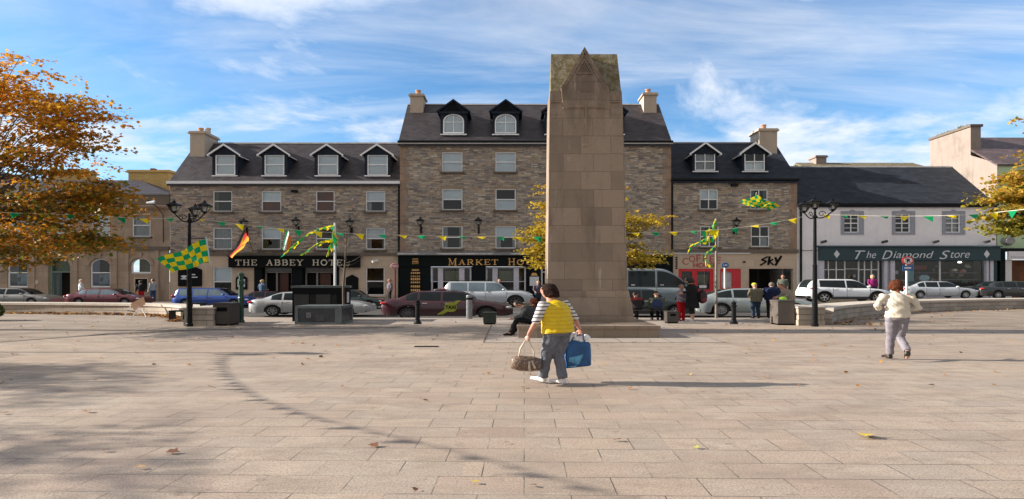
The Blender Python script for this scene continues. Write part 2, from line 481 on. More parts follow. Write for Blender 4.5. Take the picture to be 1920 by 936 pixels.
M['yellowbrick'] = m_ashlar("yellow_brick", (.52, .36, .14), (.62, .46, .20), .3, .1, .012, .2, (.3, .2, .1), .3)
M['slate'] = m_slate("purple_grey_slate", (.050, .044, .050))
M['slate_new'] = m_slate("smooth_blue_slate", (.022, .028, .040), .6, .3, .7)
M['slate_old'] = m_slate("old_brown_slate", (.11, .08, .08))
M['lead'] = pm("lead_grey", (.23, .225, .23), .5, 0, .25, 3)
M['white'] = pm("white_upvc", (.84, .84, .85), .4, 0, .05)
M['whitewood'] = pm("white_painted_wood", (.66, .64, .64), .5, 0, .1)
M['darkframe'] = pm("dark_slate_cladding", (.022, .029, .042), .7, 0, .3, 3, 0, .1)
M['black'] = pm("black_paint", (.007, .007, .008), .6, 0, .3, 6, 0, .1)
M['iron'] = pm("black_cast_iron", (.009, .0095, .011), .5, .1, .3, 8, 0, .15)
M['shopblack'] = pm("shopfront_black", (.006, .009, .010), .6, 0, .3, 6, 0, .1)
M['shopgreen'] = pm("shopfront_grey_green", (.035, .065, .078), .5, 0, .12, 1.0, 0, .25)
M['shopred'] = pm("shopfront_red", (.55, .010, .022), .4, 0, .12, 1.0)
M['surround'] = pm("grey_blue_paint", (.30, .31, .36), .6, 0, .1)
M['shopwhite'] = pm("shopfront_lilac_white", (.55, .53, .60), .5, 0, .1)
M['letter'] = pm("cream_lettering", (.60, .54, .42), .4, 0, .15)
M['letterlt'] = pm("pale_lettering", (.62, .64, .66), .4, 0, .1)
M['gold'] = pm("orange_gold_lettering", (.72, .40, .12), .4, 0, .25, 3)
M['redlet'] = pm("red_lettering", (.45, .045, .03), .4, 0, .2)
M['glass'] = m_glass("window_glass", (.88, .93, .95), .01)
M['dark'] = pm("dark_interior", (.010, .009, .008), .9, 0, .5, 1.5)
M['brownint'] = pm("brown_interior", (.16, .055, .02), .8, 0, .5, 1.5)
M['blind'] = pm("pale_blind", (.86, .92, .97), .8, 0, .06, 1.5)
M['curtain'] = pm("grey_net_curtain", (.42, .43, .44), .85, 0, .2, 5)
M['olive'] = pm("olive_curtain", (.16, .17, .09), .85, 0, .3, 4)
M['paving'] = m_paving()
M['asphalt'] = m_flat_ground("asphalt", ((.05, .048, .047), (.075, .072, .07), (.10, .095, .09)), .5, 50)
M['pavement'] = m_flat_ground("footway_slabs", ((0.192, 0.168, 0.152), (0.248, 0.22, 0.196), (0.304, 0.264, 0.232)), .8, 50)
M['lightpave'] = m_flat_ground("pale_footway", ((0.266, 0.229, 0.2), (0.333, 0.289, 0.252), (0.385, 0.333, 0.289)), .9, 50)
M['brownpave'] = m_flat_ground("brown_leafy_paving", ((0.156, 0.125, 0.101), (0.257, 0.211, 0.172), (0.343, 0.289, 0.234)), .8, 30)
M['kerb'] = m_flat_ground("granite_kerb", ((0.328, 0.289, 0.25), (0.406, 0.359, 0.312), (0.452, 0.406, 0.359)), 1.5, 50)
M['wallblock'] = m_ashlar("pale_block_wall", (.34, .30, .25), (.46, .40, .34), .95, .21, .016, .35, (.17, .14, .115), .6, .25)
M['cap'] = m_render("wall_coping", (.52, .47, .41), (.28, .24, .2), .4, 1.2)
M['bark'] = pm("grey_brown_bark", (.10, .078, .06), .9, 0, .4, 6, .6)
M['tyre'] = pm("rubber", (.018, .018, .019), .75, 0, .2)
M['alloy'] = pm("alloy_rim", (.50, .50, .52), .3, .7, .1)
M['cglass'] = pm("tinted_car_glass", (.010, .016, .019), .06, 0, .3, 1.2, 0, .35)
M['cglass_pale'] = pm("reflective_car_glass", (.15, .21, .25), .08, 0, .2, 1.2, 0, .7)
M['tail'] = pm("red_lens", (.50, .02, .02), .12, 0, .2, 5, 0, .6)
M['lens'] = pm("clear_lens", (.72, .72, .74), .08, .2, .1, 5)
M['chrome'] = pm("chrome", (.75, .75, .77), .12, 1., .05)
M['plastic'] = pm("dark_plastic", (.035, .035, .037), .5, 0, .2)
M['wgreen'] = pm("green_cloth", (.005, .20, .09), .7, 0, .15, 6, 0, .2)
M['wyellow'] = pm("yellow_cloth", (.85, .55, .02), .7, 0, .12)
def m_cloth(name, col):
    t = NT(name); c = t.mix(t.noise(t.obj, 5, 3), tuple(x * .85 for x in col), tuple(min(1, x * 1.1) for x in col)); t.set(c, .7, spec=.15)
    out = [x for x in t.t.nodes if x.type == 'OUTPUT_MATERIAL'][0]
    tl = t.n('ShaderNodeBsdfTranslucent'); t.l(c, tl.inputs[0]); mx = t.n('ShaderNodeMixShader'); mx.inputs[0].default_value = .5
    t.l(t.b.outputs[0], mx.inputs[1]); t.l(tl.outputs[0], mx.inputs[2]); t.l(mx.outputs[0], out.inputs[0]); return t.mat
M['wgreen'] = m_cloth("green_flag_cloth", (.01, .38, .14)); M['wyellow'] = m_cloth("yellow_flag_cloth", (.92, .72, .02))
M['rope'] = pm("white_cord", (.6, .58, .5), .7)
# ================================================================== the ground
def sheet(name, pts, z, mat, label=None, thick=0.0, kind='structure'):
    mb = MB()
    if thick: mb.prism(pts, z - thick, z, 'z')
    else: mb.add([(x, y, z) for x, y in pts], [tuple(range(len(pts)))])
    return mb.build(name, mat, kind=kind, label=label, loc=(0, 0, 0), fix=bool(thick))
def sm(x, a, b):
    t = min(1, max(0, (x - a) / (b - a))); return t * t * (3 - 2 * t)
def road_z(x, y):
    return -.22 + .10 * sm(y, 30, 41) + .27 * sm(x, 14, 24) * sm(y, 33, 38)

sheet("ground", [(-600, -600), (600, -600), (600, 900), (-600, 900)], -.62, M['asphalt'])
mb = MB()
xs = [-60 + i * 3 for i in range(41)]; ys = [20 + j * 1.5 for j in range(16)]
for j in range(len(ys) - 1):
    for i in range(len(xs) - 1):
        q = [(xs[i], ys[j]), (xs[i + 1], ys[j]), (xs[i + 1], ys[j + 1]), (xs[i], ys[j + 1])]
        mb.quad(*[(x, y, road_z(x, y)) for x, y in q])
mb.build("road", M['asphalt'], kind='structure', loc=(0, 0, 0))
# far footway along the shops, following the road's rise
mb = MB()
rings = []
for i in range(41):
    x = -60 + 3 * i; z = road_z(x, 42) + .20
    rings.append([(x, 42.45, z - .5), (x, 42.45, z), (x, 46.5, z), (x, 46.5, z - .5)])
mb.loft(rings)
mb.build("pavement", M['pavement'], kind='structure', loc=(0, 0, 0))
mb = MB(); rings = []
for i in range(41):
    x = -60 + 3 * i; z = road_z(x, 42) + .205
    rings.append([(x, 42.3, z - .5), (x, 42.3, z), (x, 42.448, z), (x, 42.448, z - .5)])
mb.loft(rings); mb.build("pavement_kerb", M['kerb'], kind='structure', loc=(0, 0, 0))
# double yellow lines by the far kerb and parking bay marks
mb = MB()
for i in range(36):
    x0 = -55 + 3 * i
    for yy in (41.9, 42.08):
        mb.quad(*[(x, y, road_z(x, y) + .012) for x, y in ((x0, yy), (x0 + 3, yy), (x0 + 3, yy + .08), (x0, yy + .08))])
mb.build("road_marking", pm("yellow_line_paint", (.45, .33, .04), .8, 0, .3), kind='structure', loc=(0, 0, 0))
mb = MB()
for x in [-26 + 6.4 * i for i in range(9)]:
    mb.quad(*[(a, b, road_z(a, b) + .012) for a, b in ((x, 34.4), (x + 3, 34.4), (x + 3, 34.52), (x, 34.52))])
mb.build("road_marking", pm("white_line_paint", (.55, .53, .5), .8, 0, .3), kind='structure', loc=(0, 0, 0))

plaza = [(-60, -40), (60, -40), (60, 38.5), (33, 37.0), (22, 33.4), (14.6, 27.3), (12.2, 26.45), (-9.5, 26.45), (-12.2, 27.0), (-16.5, 30.6), (-26, 32), (-60, 33)]
sheet("plaza_paving", plaza, 0.0, M['paving'], thick=.6)
sheet("near_footway", [(-10.4, 22.75), (9.8, 22.75), (11.9, 26.2), (-9.8, 26.2)], .004, M['lightpave'])
sheet("plaza_kerb_line", [(-10.4, 22.35), (9.8, 22.35), (9.8, 22.62), (-10.4, 22.62)], .006, M['kerb'])
sheet("near_kerb", [(-9.6, 26.2), (12.1, 26.2), (12.1, 26.44), (-9.6, 26.44)], .008, M['kerb'])
sheet("plaza_side_strip", [(-40, 13.0), (-14.3, 15.9), (-12.9, 18.6), (-10.6, 20.2), (-4.2, 21.0), (-3.9, 22.3), (-10.6, 22.3), (-12.4, 24.5), (-16, 28.2), (-26.4, 30), (-45, 31)], .004, M['brownpave'])
sheet("plaza_edge_line", [(-40, 12.75), (-14.2, 15.65), (-12.6, 18.4), (-10.3, 20.0), (-4.0, 20.82), (-4.0, 20.95), (-10.4, 20.14), (-12.8, 18.55), (-14.3, 15.85), (-40, 12.93)], .008, pm("dark_granite_setts", (.12, .10, .09), .8, 0, .3))
sheet("plaza_sandy_strip", [(12.2, 19.6), (18.5, 20.4), (40, 22.6), (40, 37), (30.5, 35.5), (21.6, 31.2), (15.0, 25.9), (11.9, 22.0)], .004, M['brownpave'])
# paler slabs framing the monument
mb = MB()
mb.add([(-.75, 15.9, .005), (5.8, 15.9, .005), (5.8, 23.0, .005), (-.75, 23.0, .005)], [(0, 1, 2, 3)])
mb.build("monument_apron", M['lightpave'], kind='structure', loc=(0, 0, 0), fix=False)
mb = MB()
for x in (-.78, 1.1, 3.0, 4.4, 5.8): mb.quad((x, 15.9, .008), (x + .03, 15.9, .008), (x + .03, 17.1, .008), (x, 17.1, .008))
mb.quad((-.78, 15.86, .008), (5.83, 15.86, .008), (5.83, 15.9, .008), (-.78, 15.9, .008))
mb.quad((-.8, 15.9, .008), (-.77, 15.9, .008), (-.77, 22.3, .008), (-.8, 22.3, .008))
mb.build("monument_apron_joints", M['darktrim'], kind='structure', loc=(0, 0, 0), fix=False)

# ================================================================== building kit
M['brownblind'] = pm('rust_brown_blind', (.20, .055, .012), .8, 0, .35, 1.2)
M['greenblind'] = pm('dark_green_blind', (.025, .035, .018), .8, 0, .4, 1.2)
def openings_wall(mb, x0, x1, z0, z1, Y, ops, depth=.22, mi=0):
    xs = sorted(set([x0, x1] + [v for o in ops for v in (o[0], o[1])])); zs = sorted(set([z0, z1] + [v for o in ops for v in (o[2], o[3])]))
    xs = [x for x in xs if x0 <= x <= x1]; zs = [z for z in zs if z0 <= z <= z1]
    idx = {}
    def vid(x, z):
        if (x, z) not in idx: idx[(x, z)] = len(mb.v); mb.v.append((x, Y, z))
        return idx[(x, z)]
    for i in range(len(xs) - 1):
        for j in range(len(zs) - 1):
            cx, cz = (xs[i] + xs[i + 1]) / 2, (zs[j] + zs[j + 1]) / 2
            if any(o[0] < cx < o[1] and o[2] < cz < o[3] for o in ops): continue
            mb.f.append([vid(xs[i], zs[j]), vid(xs[i + 1], zs[j]), vid(xs[i + 1], zs[j + 1]), vid(xs[i], zs[j + 1])]); mb.m.append(mi)
    for a, b, c, d in [o[:4] for o in ops]:
        mb.quad((a, Y, c), (a, Y + depth, c), (a, Y + depth, d), (a, Y, d), mi)
        mb.quad((b, Y, c), (b, Y, d), (b, Y + depth, d), (b, Y + depth, c), mi)
        mb.quad((a, Y, d), (a, Y + depth, d), (b, Y + depth, d), (b, Y, d), mi)
        mb.quad((a, Y, c), (b, Y, c), (b, Y + depth, c), (a, Y + depth, c), mi)

def window(root, a, b, c, d, Y, style='sash', inner='blind_top', frame=None, sill=True, fw=.075, sillmat=None, name='window', opened=False):
    """a..b, c..d the opening; Y plane of the glass"""
    frame = frame or M['white']
    mb = MB()
    mb.box(a, a + fw, Y - .05, Y + .05, c, d); mb.box(b - fw, b, Y - .05, Y + .05, c, d)
    mb.box(a + fw, b - fw, Y - .05, Y + .05, d - fw, d); mb.box(a + fw, b - fw, Y - .05, Y + .05, c, c + fw)
    m = (c + d) / 2; x = (a + b) / 2
    if style in ('sash', 'sash4', 'four', 'six'):
        mb.box(a + fw, b - fw, Y - .06, Y + .04, m - .035, m + .035)
    if style in ('four', 'six', 'sash4'):
        mb.box(x - .03, x + .03, Y - .045, Y + .03, c + fw, m - .035); mb.box(x - .03, x + .03, Y - .045, Y + .03, m + .035, d - fw)
    if style == 'six':
        for zz in ((c + m) / 2, (m + d) / 2):
            mb.box(a + fw, x - .03, Y - .04, Y + .02, zz - .018, zz + .018); mb.box(x + .03, b - fw, Y - .04, Y + .02, zz - .018, zz + .018)
    w = mb.build(name, frame, root)
    MB().quad((a + fw, Y, c + fw), (b - fw, Y, c + fw), (b - fw, Y, d - fw), (a + fw, Y, d - fw)).build('pane', M['glass'], w, fix=False)
    if sill:
        MB().box(a - .16, b + .16, Y - .34, Y - .06, c - .12, c - .003).build('sill', sillmat or M['cream'], w)
    # the room behind: a shallow dark box, then blinds or curtains just behind the glass
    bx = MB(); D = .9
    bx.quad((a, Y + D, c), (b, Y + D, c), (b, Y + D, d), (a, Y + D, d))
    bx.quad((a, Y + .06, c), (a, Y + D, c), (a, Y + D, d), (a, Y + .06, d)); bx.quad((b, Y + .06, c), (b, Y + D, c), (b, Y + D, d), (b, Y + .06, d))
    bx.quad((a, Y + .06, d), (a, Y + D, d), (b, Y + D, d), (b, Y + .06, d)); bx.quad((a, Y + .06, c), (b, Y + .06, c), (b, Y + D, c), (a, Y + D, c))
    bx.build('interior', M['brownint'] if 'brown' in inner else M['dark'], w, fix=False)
    y = Y + .12
    def pleated(xa, xb, mat, nm='curtain', zz0=c, zz1=d):
        mb = MB(); n = max(4, int((xb - xa) / .07)); rr = []
        for i in range(n + 1):
            xx = xa + (xb - xa) * i / n; yy = y + .03 * (i % 2)
            rr.append((xx, yy))
        for i in range(n): mb.quad((*rr[i], zz0), (*rr[i + 1], zz0), (*rr[i + 1], zz1), (*rr[i], zz1))
        mb.build(nm, mat, w, fix=False)
    if 'blind_top' in inner: MB().box(a + .02, b - .02, y, y + .02, m, d - .02).build('blind', M['blind'], w)
    if 'blind_full' in inner: MB().box(a + .02, b - .02, y, y + .02, c + .02, d - .02).build('blind', M['blind'], w)
    if 'blind_low' in inner: MB().box(a + .02, b - .02, y, y + .02, c + .02, m).build('blind', M['blind'], w)
    if 'net' in inner: pleated(a + .02, b - .02, M['curtain'])
    if 'brownfill' in inner: MB().box(a + .02, b - .02, y + .04, y + .06, c + .02, d - .02).build('blind', M['brownblind'], w)
    if 'greenroom' in inner: MB().box(a + (b - a) * .25, b - .02, y + .04, y + .06, c + .02, d - .02).build('blind', M['greenblind'], w); pleated(a + .02, a + (b - a) * .24, M['olive'])
    if 'sides' in inner: pleated(a + .02, a + (b - a) * .26, M['curtain']); pleated(b - (b - a) * .16, b - .02, M['curtain'])
    if 'olive' in inner: pleated(a + .02, a + (b - a) * .3, M['olive']); pleated(b - (b - a) * .2, b - .02, M['olive'])
    if 'ghost' in inner: MB().prism([(x, c), (b - .1, c), (b - .1, m - .1), (x + .3, m + .1), (x + .05, m - .2)], y, y + .02).build('curtain', M['curtain'], w)
    return w

def roof_gable(root, mat, x0, x1, Ye, ze, Yr, zr, over=.12, thick=.14, back=None, name='roof'):
    """ridge parallel to x; front slope from (Ye,ze) up to (Yr,zr) and the same down behind"""
    Yb = back or (2 * Yr - Ye)
    mb = MB()
    pts = [(Ye - over, ze - over * (zr - ze) / (Yr - Ye)), (Yr, zr), (Yb + over, ze - over * (zr - ze) / (Yr - Ye)), (Yb + over, ze - over * (zr - ze) / (Yr - Ye) - thick), (Yr, zr - thick * 1.4), (Ye - over, ze - over * (zr - ze) / (Yr - Ye) - thick)]
    mb.prism(pts, x0, x1, 'x')
    r = mb.build(name, mat, root)
    MB().prism([(Yr - .14, zr - .09), (Yr, zr + .05), (Yr + .14, zr - .09)], x0 + .01, x1 - .01, 'x').build('ridge_tiles', M['lead'], r)
    return r

def chimney(root, x0, x1, y0, y1, z0, z1, mat, pots=2, parent=None, capw=.13):
    mb = MB()
    mb.box(x0, x1, y0, y1, z0, z1 - .22); mb.box(x0 - capw, x1 + capw, y0 - .12, y1 + .12, z1 - .22, z1 - .10); mb.box(x0 - capw * .5, x1 + capw * .5, y0 - .06, y1 + .06, z1 - .10, z1)
    c = mb.build('chimney', mat, parent or root)
    if pots:
        for k in range(pots):
            xx = x0 + (x1 - x0) * (k + .5) / pots if pots > 1 else (x0 + x1) / 2
            p = MB().lathe((xx, (y0 + y1) / 2, z1), [(.17, 0), (.15, .40), (.18, .43), (.18, .52), (.11, .52), (.11, .4)], 12, K)
            p.build('chimney_pot', pm("terracotta_pot", (.45, .26, .16), .8, 0, .2) if k == 0 else M['chim'], c)
    MB().box(x0 - .03, x1 + .03, y0 - .03, y1 + .03, z0, z0 + .28).build('flashing', M['lead'], c)
    return c

def gable_dormer(root, roofz, cpx, apx_py, wx, wz, half, Yd, trim, style='sash', inner='blind_full', arched=False, dark_trim=False, eave_py=None, opened=False):
    """cpx: centre in the pixel grid at depth Yd; wx,(wz) the window; roofz(Y) the roof plane"""
    cx = PX(cpx, Yd); za = PZ(apx_py, Yd); ze = PZ(eave_py, Yd)
    z0 = roofz(Yd) - .25
    yb = Yd + (ze - roofz(Yd)) + .3
    yb2 = Yd + (za - roofz(Yd))
    a, b = PX(wx[0], Yd), PX(wx[1], Yd); c, d = PZ(wz[1], Yd), PZ(wz[0], Yd)
    mb = MB()
    # front with a hole
    zside = ze + .02
    openings_wall(mb, cx - half, cx + half, z0, zside, Yd, [(a, b, c, min(d, zside - .02))], .12)
    # gable triangle above
    slope = (za - ze) / (half * 1.25)
    top = za - .1
    mb.add([(cx - half, Yd, zside), (cx + half, Yd, zside), (cx + half, Yd, zside + .02), (cx, Yd, top), (cx - half, Yd, zside + .02)], [(0, 1, 2, 3, 4)])
    for sx in (-1, 1):
        mb.add([(cx + sx * half, Yd, z0), (cx + sx * half, yb, z0 + (yb - Yd)), (cx + sx * half, yb, zside + .02), (cx + sx * half, Yd, zside + .02)], [(0, 1, 2, 3)])
    dm = mb.build('dormer', M['darkframe'], root, fix=False)
    # little roof
    hw = half * 1.25
    rb = MB()
    for sx in (-1, 1):
        t = .07
        p = [(cx, za), (cx + sx * hw, ze), (cx + sx * hw, ze - t), (cx, za - t)]
        n = [(x, Yd - .22, z) for x, z in p]; m_ = [(p[0][0], yb2 + .3, p[0][1]), (p[1][0], yb + .1, p[1][1]), (p[2][0], yb + .1, p[2][1]), (p[3][0], yb2 + .3, p[3][1])]
        rb.loft([n, m_])
    rb.build('dormer_roof', M['slate'] if not arched else M['darkframe'], dm)
    bb = MB()
    wd = .13
    for sx in (-1, 1):
        p = [(cx, za + .03), (cx + sx * (hw + .05), ze + .0), (cx + sx * (hw + .05), ze - wd), (cx, za + .03 - wd * 1.25)]
        bb.prism(p, Yd - .27, Yd - .222)
        if not arched: bb.box(min(cx + sx * hw, cx + sx * (hw - .1)), max(cx + sx * hw, cx + sx * (hw - .1)), Yd - .22, yb, ze - wd, ze - .07)
    bb.build('bargeboard', trim, dm)
    if arched:
        MB().prism([(cx - half * .72, ze - .04), (cx + half * .72, ze - .04), (cx, ze + (za - ze) * .72)], Yd - .06, Yd - .01).build('gable_panel', M['black'], dm)
        MB().box(cx - half - .1, cx + half + .1, Yd - .2, Yd - .003, ze - .16, ze - .02).build('cornice', M['darkframe'], dm)
    if not arched:
        window(dm_as_root(dm), a, b, c, d, Yd + .06, style, inner, sill=False)
    else:
        # semi-circular head: frame as an arch, spandrels of cladding
        rr = (b - a) / 2; xc = (a + b) / 2; zc = d - rr * .72
        w = MB()
        n = 14
        out = [(xc + rr * math.cos(math.pi * k / n), zc + rr * .72 * math.sin(math.pi * k / n)) for k in range(n + 1)]
        inn = [(xc + (rr - .09) * math.cos(math.pi * k / n), zc + (rr * .72 - .07) * math.sin(math.pi * k / n)) for k in range(n + 1)]
        for k in range(n):
            w.prism([out[k], out[k + 1], inn[k + 1], inn[k]], Yd - .03, Yd + .05)
        w.box(a, a + .09, Yd - .03, Yd + .05, c, zc - .001); w.box(b - .09, b, Yd - .03, Yd + .05, c, zc - .001); w.box(a + .09, b - .09, Yd - .03, Yd + .05, c, c + .09)
        w.box(xc - .03, xc + .03, Yd - .02, Yd + .04, c + .09, d - .07); w.box(a + .09, xc - .03, Yd - .02, Yd + .04, zc - .08, zc - .03); w.box(xc + .03, b - .09, Yd - .02, Yd + .04, zc - .08, zc - .03)
        wo_ = w.build('window', M['white'], dm_as_root(dm))
        MB().add([(p[0], Yd + .02, p[1]) for p in [(a + .05, c + .05), (b - .05, c + .05)] + inn], [tuple(range(n + 3))]).build('pane', M['glass'], dm, fix=False)
        MB().quad((a, Yd + .11, c), (b, Yd + .11, c), (b, Yd + .11, d), (a, Yd + .11, d)).build('blind', M['blind'], dm, fix=False)
        sp = MB()
        for k in range(n):
            p0, p1 = out[k], out[k + 1]
            sp.add([(p0[0], Yd - .005, p0[1]), (p1[0], Yd - .005, p1[1]), (p1[0], Yd - .005, d + .02), (p0[0], Yd - .005, d + .02)], [(0, 1, 2, 3)])
        sp.build('spandrel', M['darkframe'], dm, fix=False)
    MB().box(a - .22, b + .22, Yd - .14, Yd - .003, c - .14, c - .06).build('sill', M['white'], dm)
    return dm
def dm_as_root(dm): return dm

# stroke lettering (serif capitals), each glyph on a 0..1 high grid: (x0,z0,x1,z1,w)
def arc(cx, cz, rx, rz, a0, a1, w, n=8):
    pts = [(cx + rx * math.cos(R(a0 + (a1 - a0) * i / n)), cz + rz * math.sin(R(a0 + (a1 - a0) * i / n))) for i in range(n + 1)]
    return [(*pts[i], *pts[i + 1], w) for i in range(n)]
TH, TN = .17, .09
GL = {
 'T': (.9, [(.45, 0, .45, 1, TH), (.02, .96, .88, .96, TN), (.05, .96, .05, .74, TN), (.85, .96, .85, .74, TN), (.25, .03, .65, .03, TN)]),
 'H': (1.0, [(.2, 0, .2, 1, TH), (.8, 0, .8, 1, TH), (.2, .5, .8, .5, TN), (.04, .03, .36, .03, TN), (.04, .97, .36, .97, TN), (.64, .03, .96, .03, TN), (.64, .97, .96, .97, TN)]),
 'E': (.85, [(.2, 0, .2, 1, TH), (.04, .97, .8, .97, TN), (.04, .03, .8, .03, TN), (.2, .52, .6, .52, TN), (.78, .97, .78, .76, TN), (.8, .03, .8, .26, TN), (.6, .64, .6, .4, TN)]),
 'A': (1.0, [(.5, 1, .18, .02, TN), (.5, 1, .82, .02, TH), (.3, .36, .7, .36, TN), (.03, .03, .33, .03, TN), (.65, .03, .97, .03, TN)]),
 'B': (.9, [(.2, 0, .2, 1, TH), (.04, .97, .5, .97, TN), (.04, .03, .5, .03, TN), (.2, .53, .5, .53, TN)] + arc(.5, .75, .25, .22, -90, 90, TH) + arc(.5, .28, .3, .25, -90, 90, TH)),
 'Y': (.95, [(.15, .97, .48, .48, TH), (.82, .97, .48, .48, TN), (.48, .5, .48, 0, TH), (.0, .97, .32, .97, TN), (.66, .97, .97, .97, TN), (.3, .03, .66, .03, TN)]),
 'O': (1.0, arc(.5, .5, .40, .47, 0, 360, TH, 16)),
 'L': (.82, [(.2, 0, .2, 1, TH), (.04, .97, .4, .97, TN), (.04, .03, .78, .03, TN), (.78, .03, .78, .3, TN)]),
 'M': (1.2, [(.2, 0, .2, 1, TN), (.2, 1, .6, .1, TH), (1.0, 1, .6, .1, TN), (1.0, 0, 1.0, 1, TH), (.02, .03, .36, .03, TN), (.82, .03, 1.18, .03, TN), (.04, .97, .24, .97, TN), (.98, .97, 1.16, .97, TN)]),
 'R': (.98, [(.2, 0, .2, 1, TH), (.04, .97, .5, .97, TN), (.04, .03, .36, .03, TN), (.2, .5, .5, .5, TN), (.48, .5, .85, .02, TH)] + arc(.5, .74, .27, .24, -90, 90, TH)),
 'K': (1.0, [(.2, 0, .2, 1, TH), (.04, .97, .36, .97, TN), (.04, .03, .36, .03, TN), (.85, .97, .25, .42, TN), (.42, .55, .85, .03, TH), (.68, .97, .98, .97, TN), (.68, .03, .98, .03, TN)]),
 'U': (1.0, [(.2, .3, .2, 1, TH), (.82, .3, .82, 1, TN), (.04, .97, .36, .97, TN), (.68, .97, .96, .97, TN)] + arc(.51, .32, .31, .29, 180, 360, TN)),
 'S': (.8, arc(.4, .74, .28, .23, 30, 270, TH) + arc(.4, .27, .30, .24, 90, -150, TH)),
 'I': (.5, [(.25, 0, .25, 1, TH), (.05, .97, .45, .97, TN), (.05, .03, .45, .03, TN)]),
 'F': (.8, [(.2, 0, .2, 1, TH), (.04, .97, .78, .97, TN), (.04, .03, .36, .03, TN), (.2, .52, .6, .52, TN), (.76, .97, .76, .76, TN)]),
 'C': (.9, arc(.5, .5, .38, .46, 50, 310, TH, 12)),
 'X': (.95, [(.15, .97, .8, .03, TH), (.8, .97, .15, .03, TN), (.02, .97, .32, .97, TN), (.64, .97, .94, .97, TN), (.02, .03, .32, .03, TN), (.64, .03, .94, .03, TN)]),
}
def strokes(mb, segs, x, z, sx, sz, Y, t=.03):
    for i, (x0, z0, x1, z1, w) in enumerate(segs):
        a = Vector((x + x0 * sx, z + z0 * sz)); b = Vector((x + x1 * sx, z + z1 * sz))
        d = (b - a)
        if d.length < 1e-6: continue
        d.normalize(); n = Vector((-d.y, d.x)) * (w * (sz if abs(d.x) > abs(d.y) else sx * .85) / 2)
        e = d * (w * sz * .12)
        p = [a - e - n, b + e - n, b + e + n, a - e + n]
        yy = Y - t - .0011 * (i % 9)
        mb.prism([(q.x, q.y) for q in p], yy, Y)
def serif_text(text, x0, x1, z0, z1, Y, name, mat, root, gap=.16, space=.75, big_first=False):
    tot = sum((space if c == ' ' else GL[c][0] + gap) for c in text)
    sx = (x1 - x0) / tot; sz = z1 - z0
    mb = MB(); x = x0; first = True
    for c in text:
        if c == ' ': mb.build(name, mat, root); mb = MB(); x += space * sx; first = True; continue
        s = 1.28 if (big_first and first) else 1.0
        strokes(mb, GL[c][1], x, z0 - (s - 1) * sz * .3, sx, sz * s, Y); x += (GL[c][0] + gap) * sx; first = False
    return mb.build(name, mat, root)
def font_text(text, cx, cz, w, h, Y, name, mat, root, shear=0., bold=.0, rot=None, extr=.015, rx=90, along='x'):
    cu = bpy.data.curves.new(name, 'FONT'); cu.body = text; cu.size = 1.0; cu.extrude = .5; cu.offset = bold; cu.shear = shear
    cu.align_x = 'CENTER'; cu.align_y = 'CENTER'
    o = bpy.data.objects.new(name, cu); COL.objects.link(o)
    dg = bpy.context.evaluated_depsgraph_get(); me = bpy.data.meshes.new_from_object(o.evaluated_get(dg))
    bpy.data.objects.remove(o); bpy.data.curves.remove(cu)
    v = np.array([x.co[:] for x in me.vertices]); lo, hi = v.min(0), v.max(0)
    v[:, 0] = (v[:, 0] - (lo[0] + hi[0]) / 2) * w / (hi[0] - lo[0]); v[:, 1] = (v[:, 1] - (lo[1] + hi[1]) / 2) * h / (hi[1] - lo[1])
    if rot:
        c, s = math.cos(R(rot)), math.sin(R(rot)); v[:, 0], v[:, 1] = v[:, 0] * c - v[:, 1] * s, v[:, 0] * s + v[:, 1] * c
    off = ORG[root]
    out = np.stack([v[:, 0] + cx - off.x, Y - v[:, 2] * extr * 2 - extr - off.y, v[:, 1] + cz - off.z], 1)
    me.vertices.foreach_set('co', out.ravel()); me.materials.clear(); me.materials.append(mat); me.update()
    return link(name, me, root)

def pent_board(root, px0, px1, py0, py1, Y=44.9, name='notice_board', inner=None):
    a, b, c, d = PX(px0, Y), PX(px1, Y), PZ(py1, Y), PZ(py0, Y)
    m = (a + b) / 2; h = (d - c) * .22
    o = MB().prism([(a, c), (b, c), (b, d - h), (m, d), (a, d - h)], Y - .1, Y).build(name, M['black'], root)
    if inner: MB().box(a + .14, b - .14, Y - .112, Y - .102, c + .2, d - h - .1).build('notice', inner, o)
    return o

FY = 45.0
def fx(p): return PX(p, FY)
def fz(p): return PZ(p, FY)
def wrect(xa, xb, ya, yb): return (fx(xa), fx(xb), fz(yb), fz(ya))

# ------------------------------------------------------------------ hotel, west wing
bw = thing("hotel_building", "three storey stone hotel wing with four white gabled dormers and black sign fascia", "building", (fx(535), FY, .05), "stone hotel and shop terrace")
BW = (-1) # marker
x0, x1 = fx(319), fx(750.5)
wins = []
for i, (a, b) in enumerate(((399, 435), (490, 527), (592, 627), (686, 722))):
    wins.append((a, b, 358, 397)); wins.append((a, b, 427, 468))
mb = MB(); openings_wall(mb, x0, x1, fz(475), fz(345.5), FY, [wrect(*w) for w in wins], .2)
mb.quad((x0, FY, 0), (x0, FY + 9, 0), (x0, FY + 9, fz(345)), (x0, FY, fz(345)))
mb.prism([(FY, fz(345.5)), (FY + 4.0, fz(345.5) + 3.9), (FY + 8.0, fz(345.5))], x0, x0 + .3, 'x')
mb.build('stone_wall', M['rubble'], bw, fix=False)
inn = ['greenroom', 'net', 'blind_top brownfill', 'blind_top olive', 'brownfill', 'olive', 'blind_top sides', 'blind_top sides']
for w, k in zip(wins, inn): window(bw, *wrect(*w), FY + .12, 'sash', k, sillmat=M['darktrim'])
g0, g1 = fz(566), fz(479.5)
gops = [wrect(399, 435, 501, 556), (fx(478), fx(636), g0, fz(501)), wrect(686, 721, 501, 554)]
mb = MB(); openings_wall(mb, x0, x1, g0 - .1, g1, FY - .02, [gops[0], (gops[1][0], gops[1][1], g0 - .1, gops[1][3]), gops[2]], .3)
mb.build('ground_floor_wall', M['cream'], bw, fix=False)
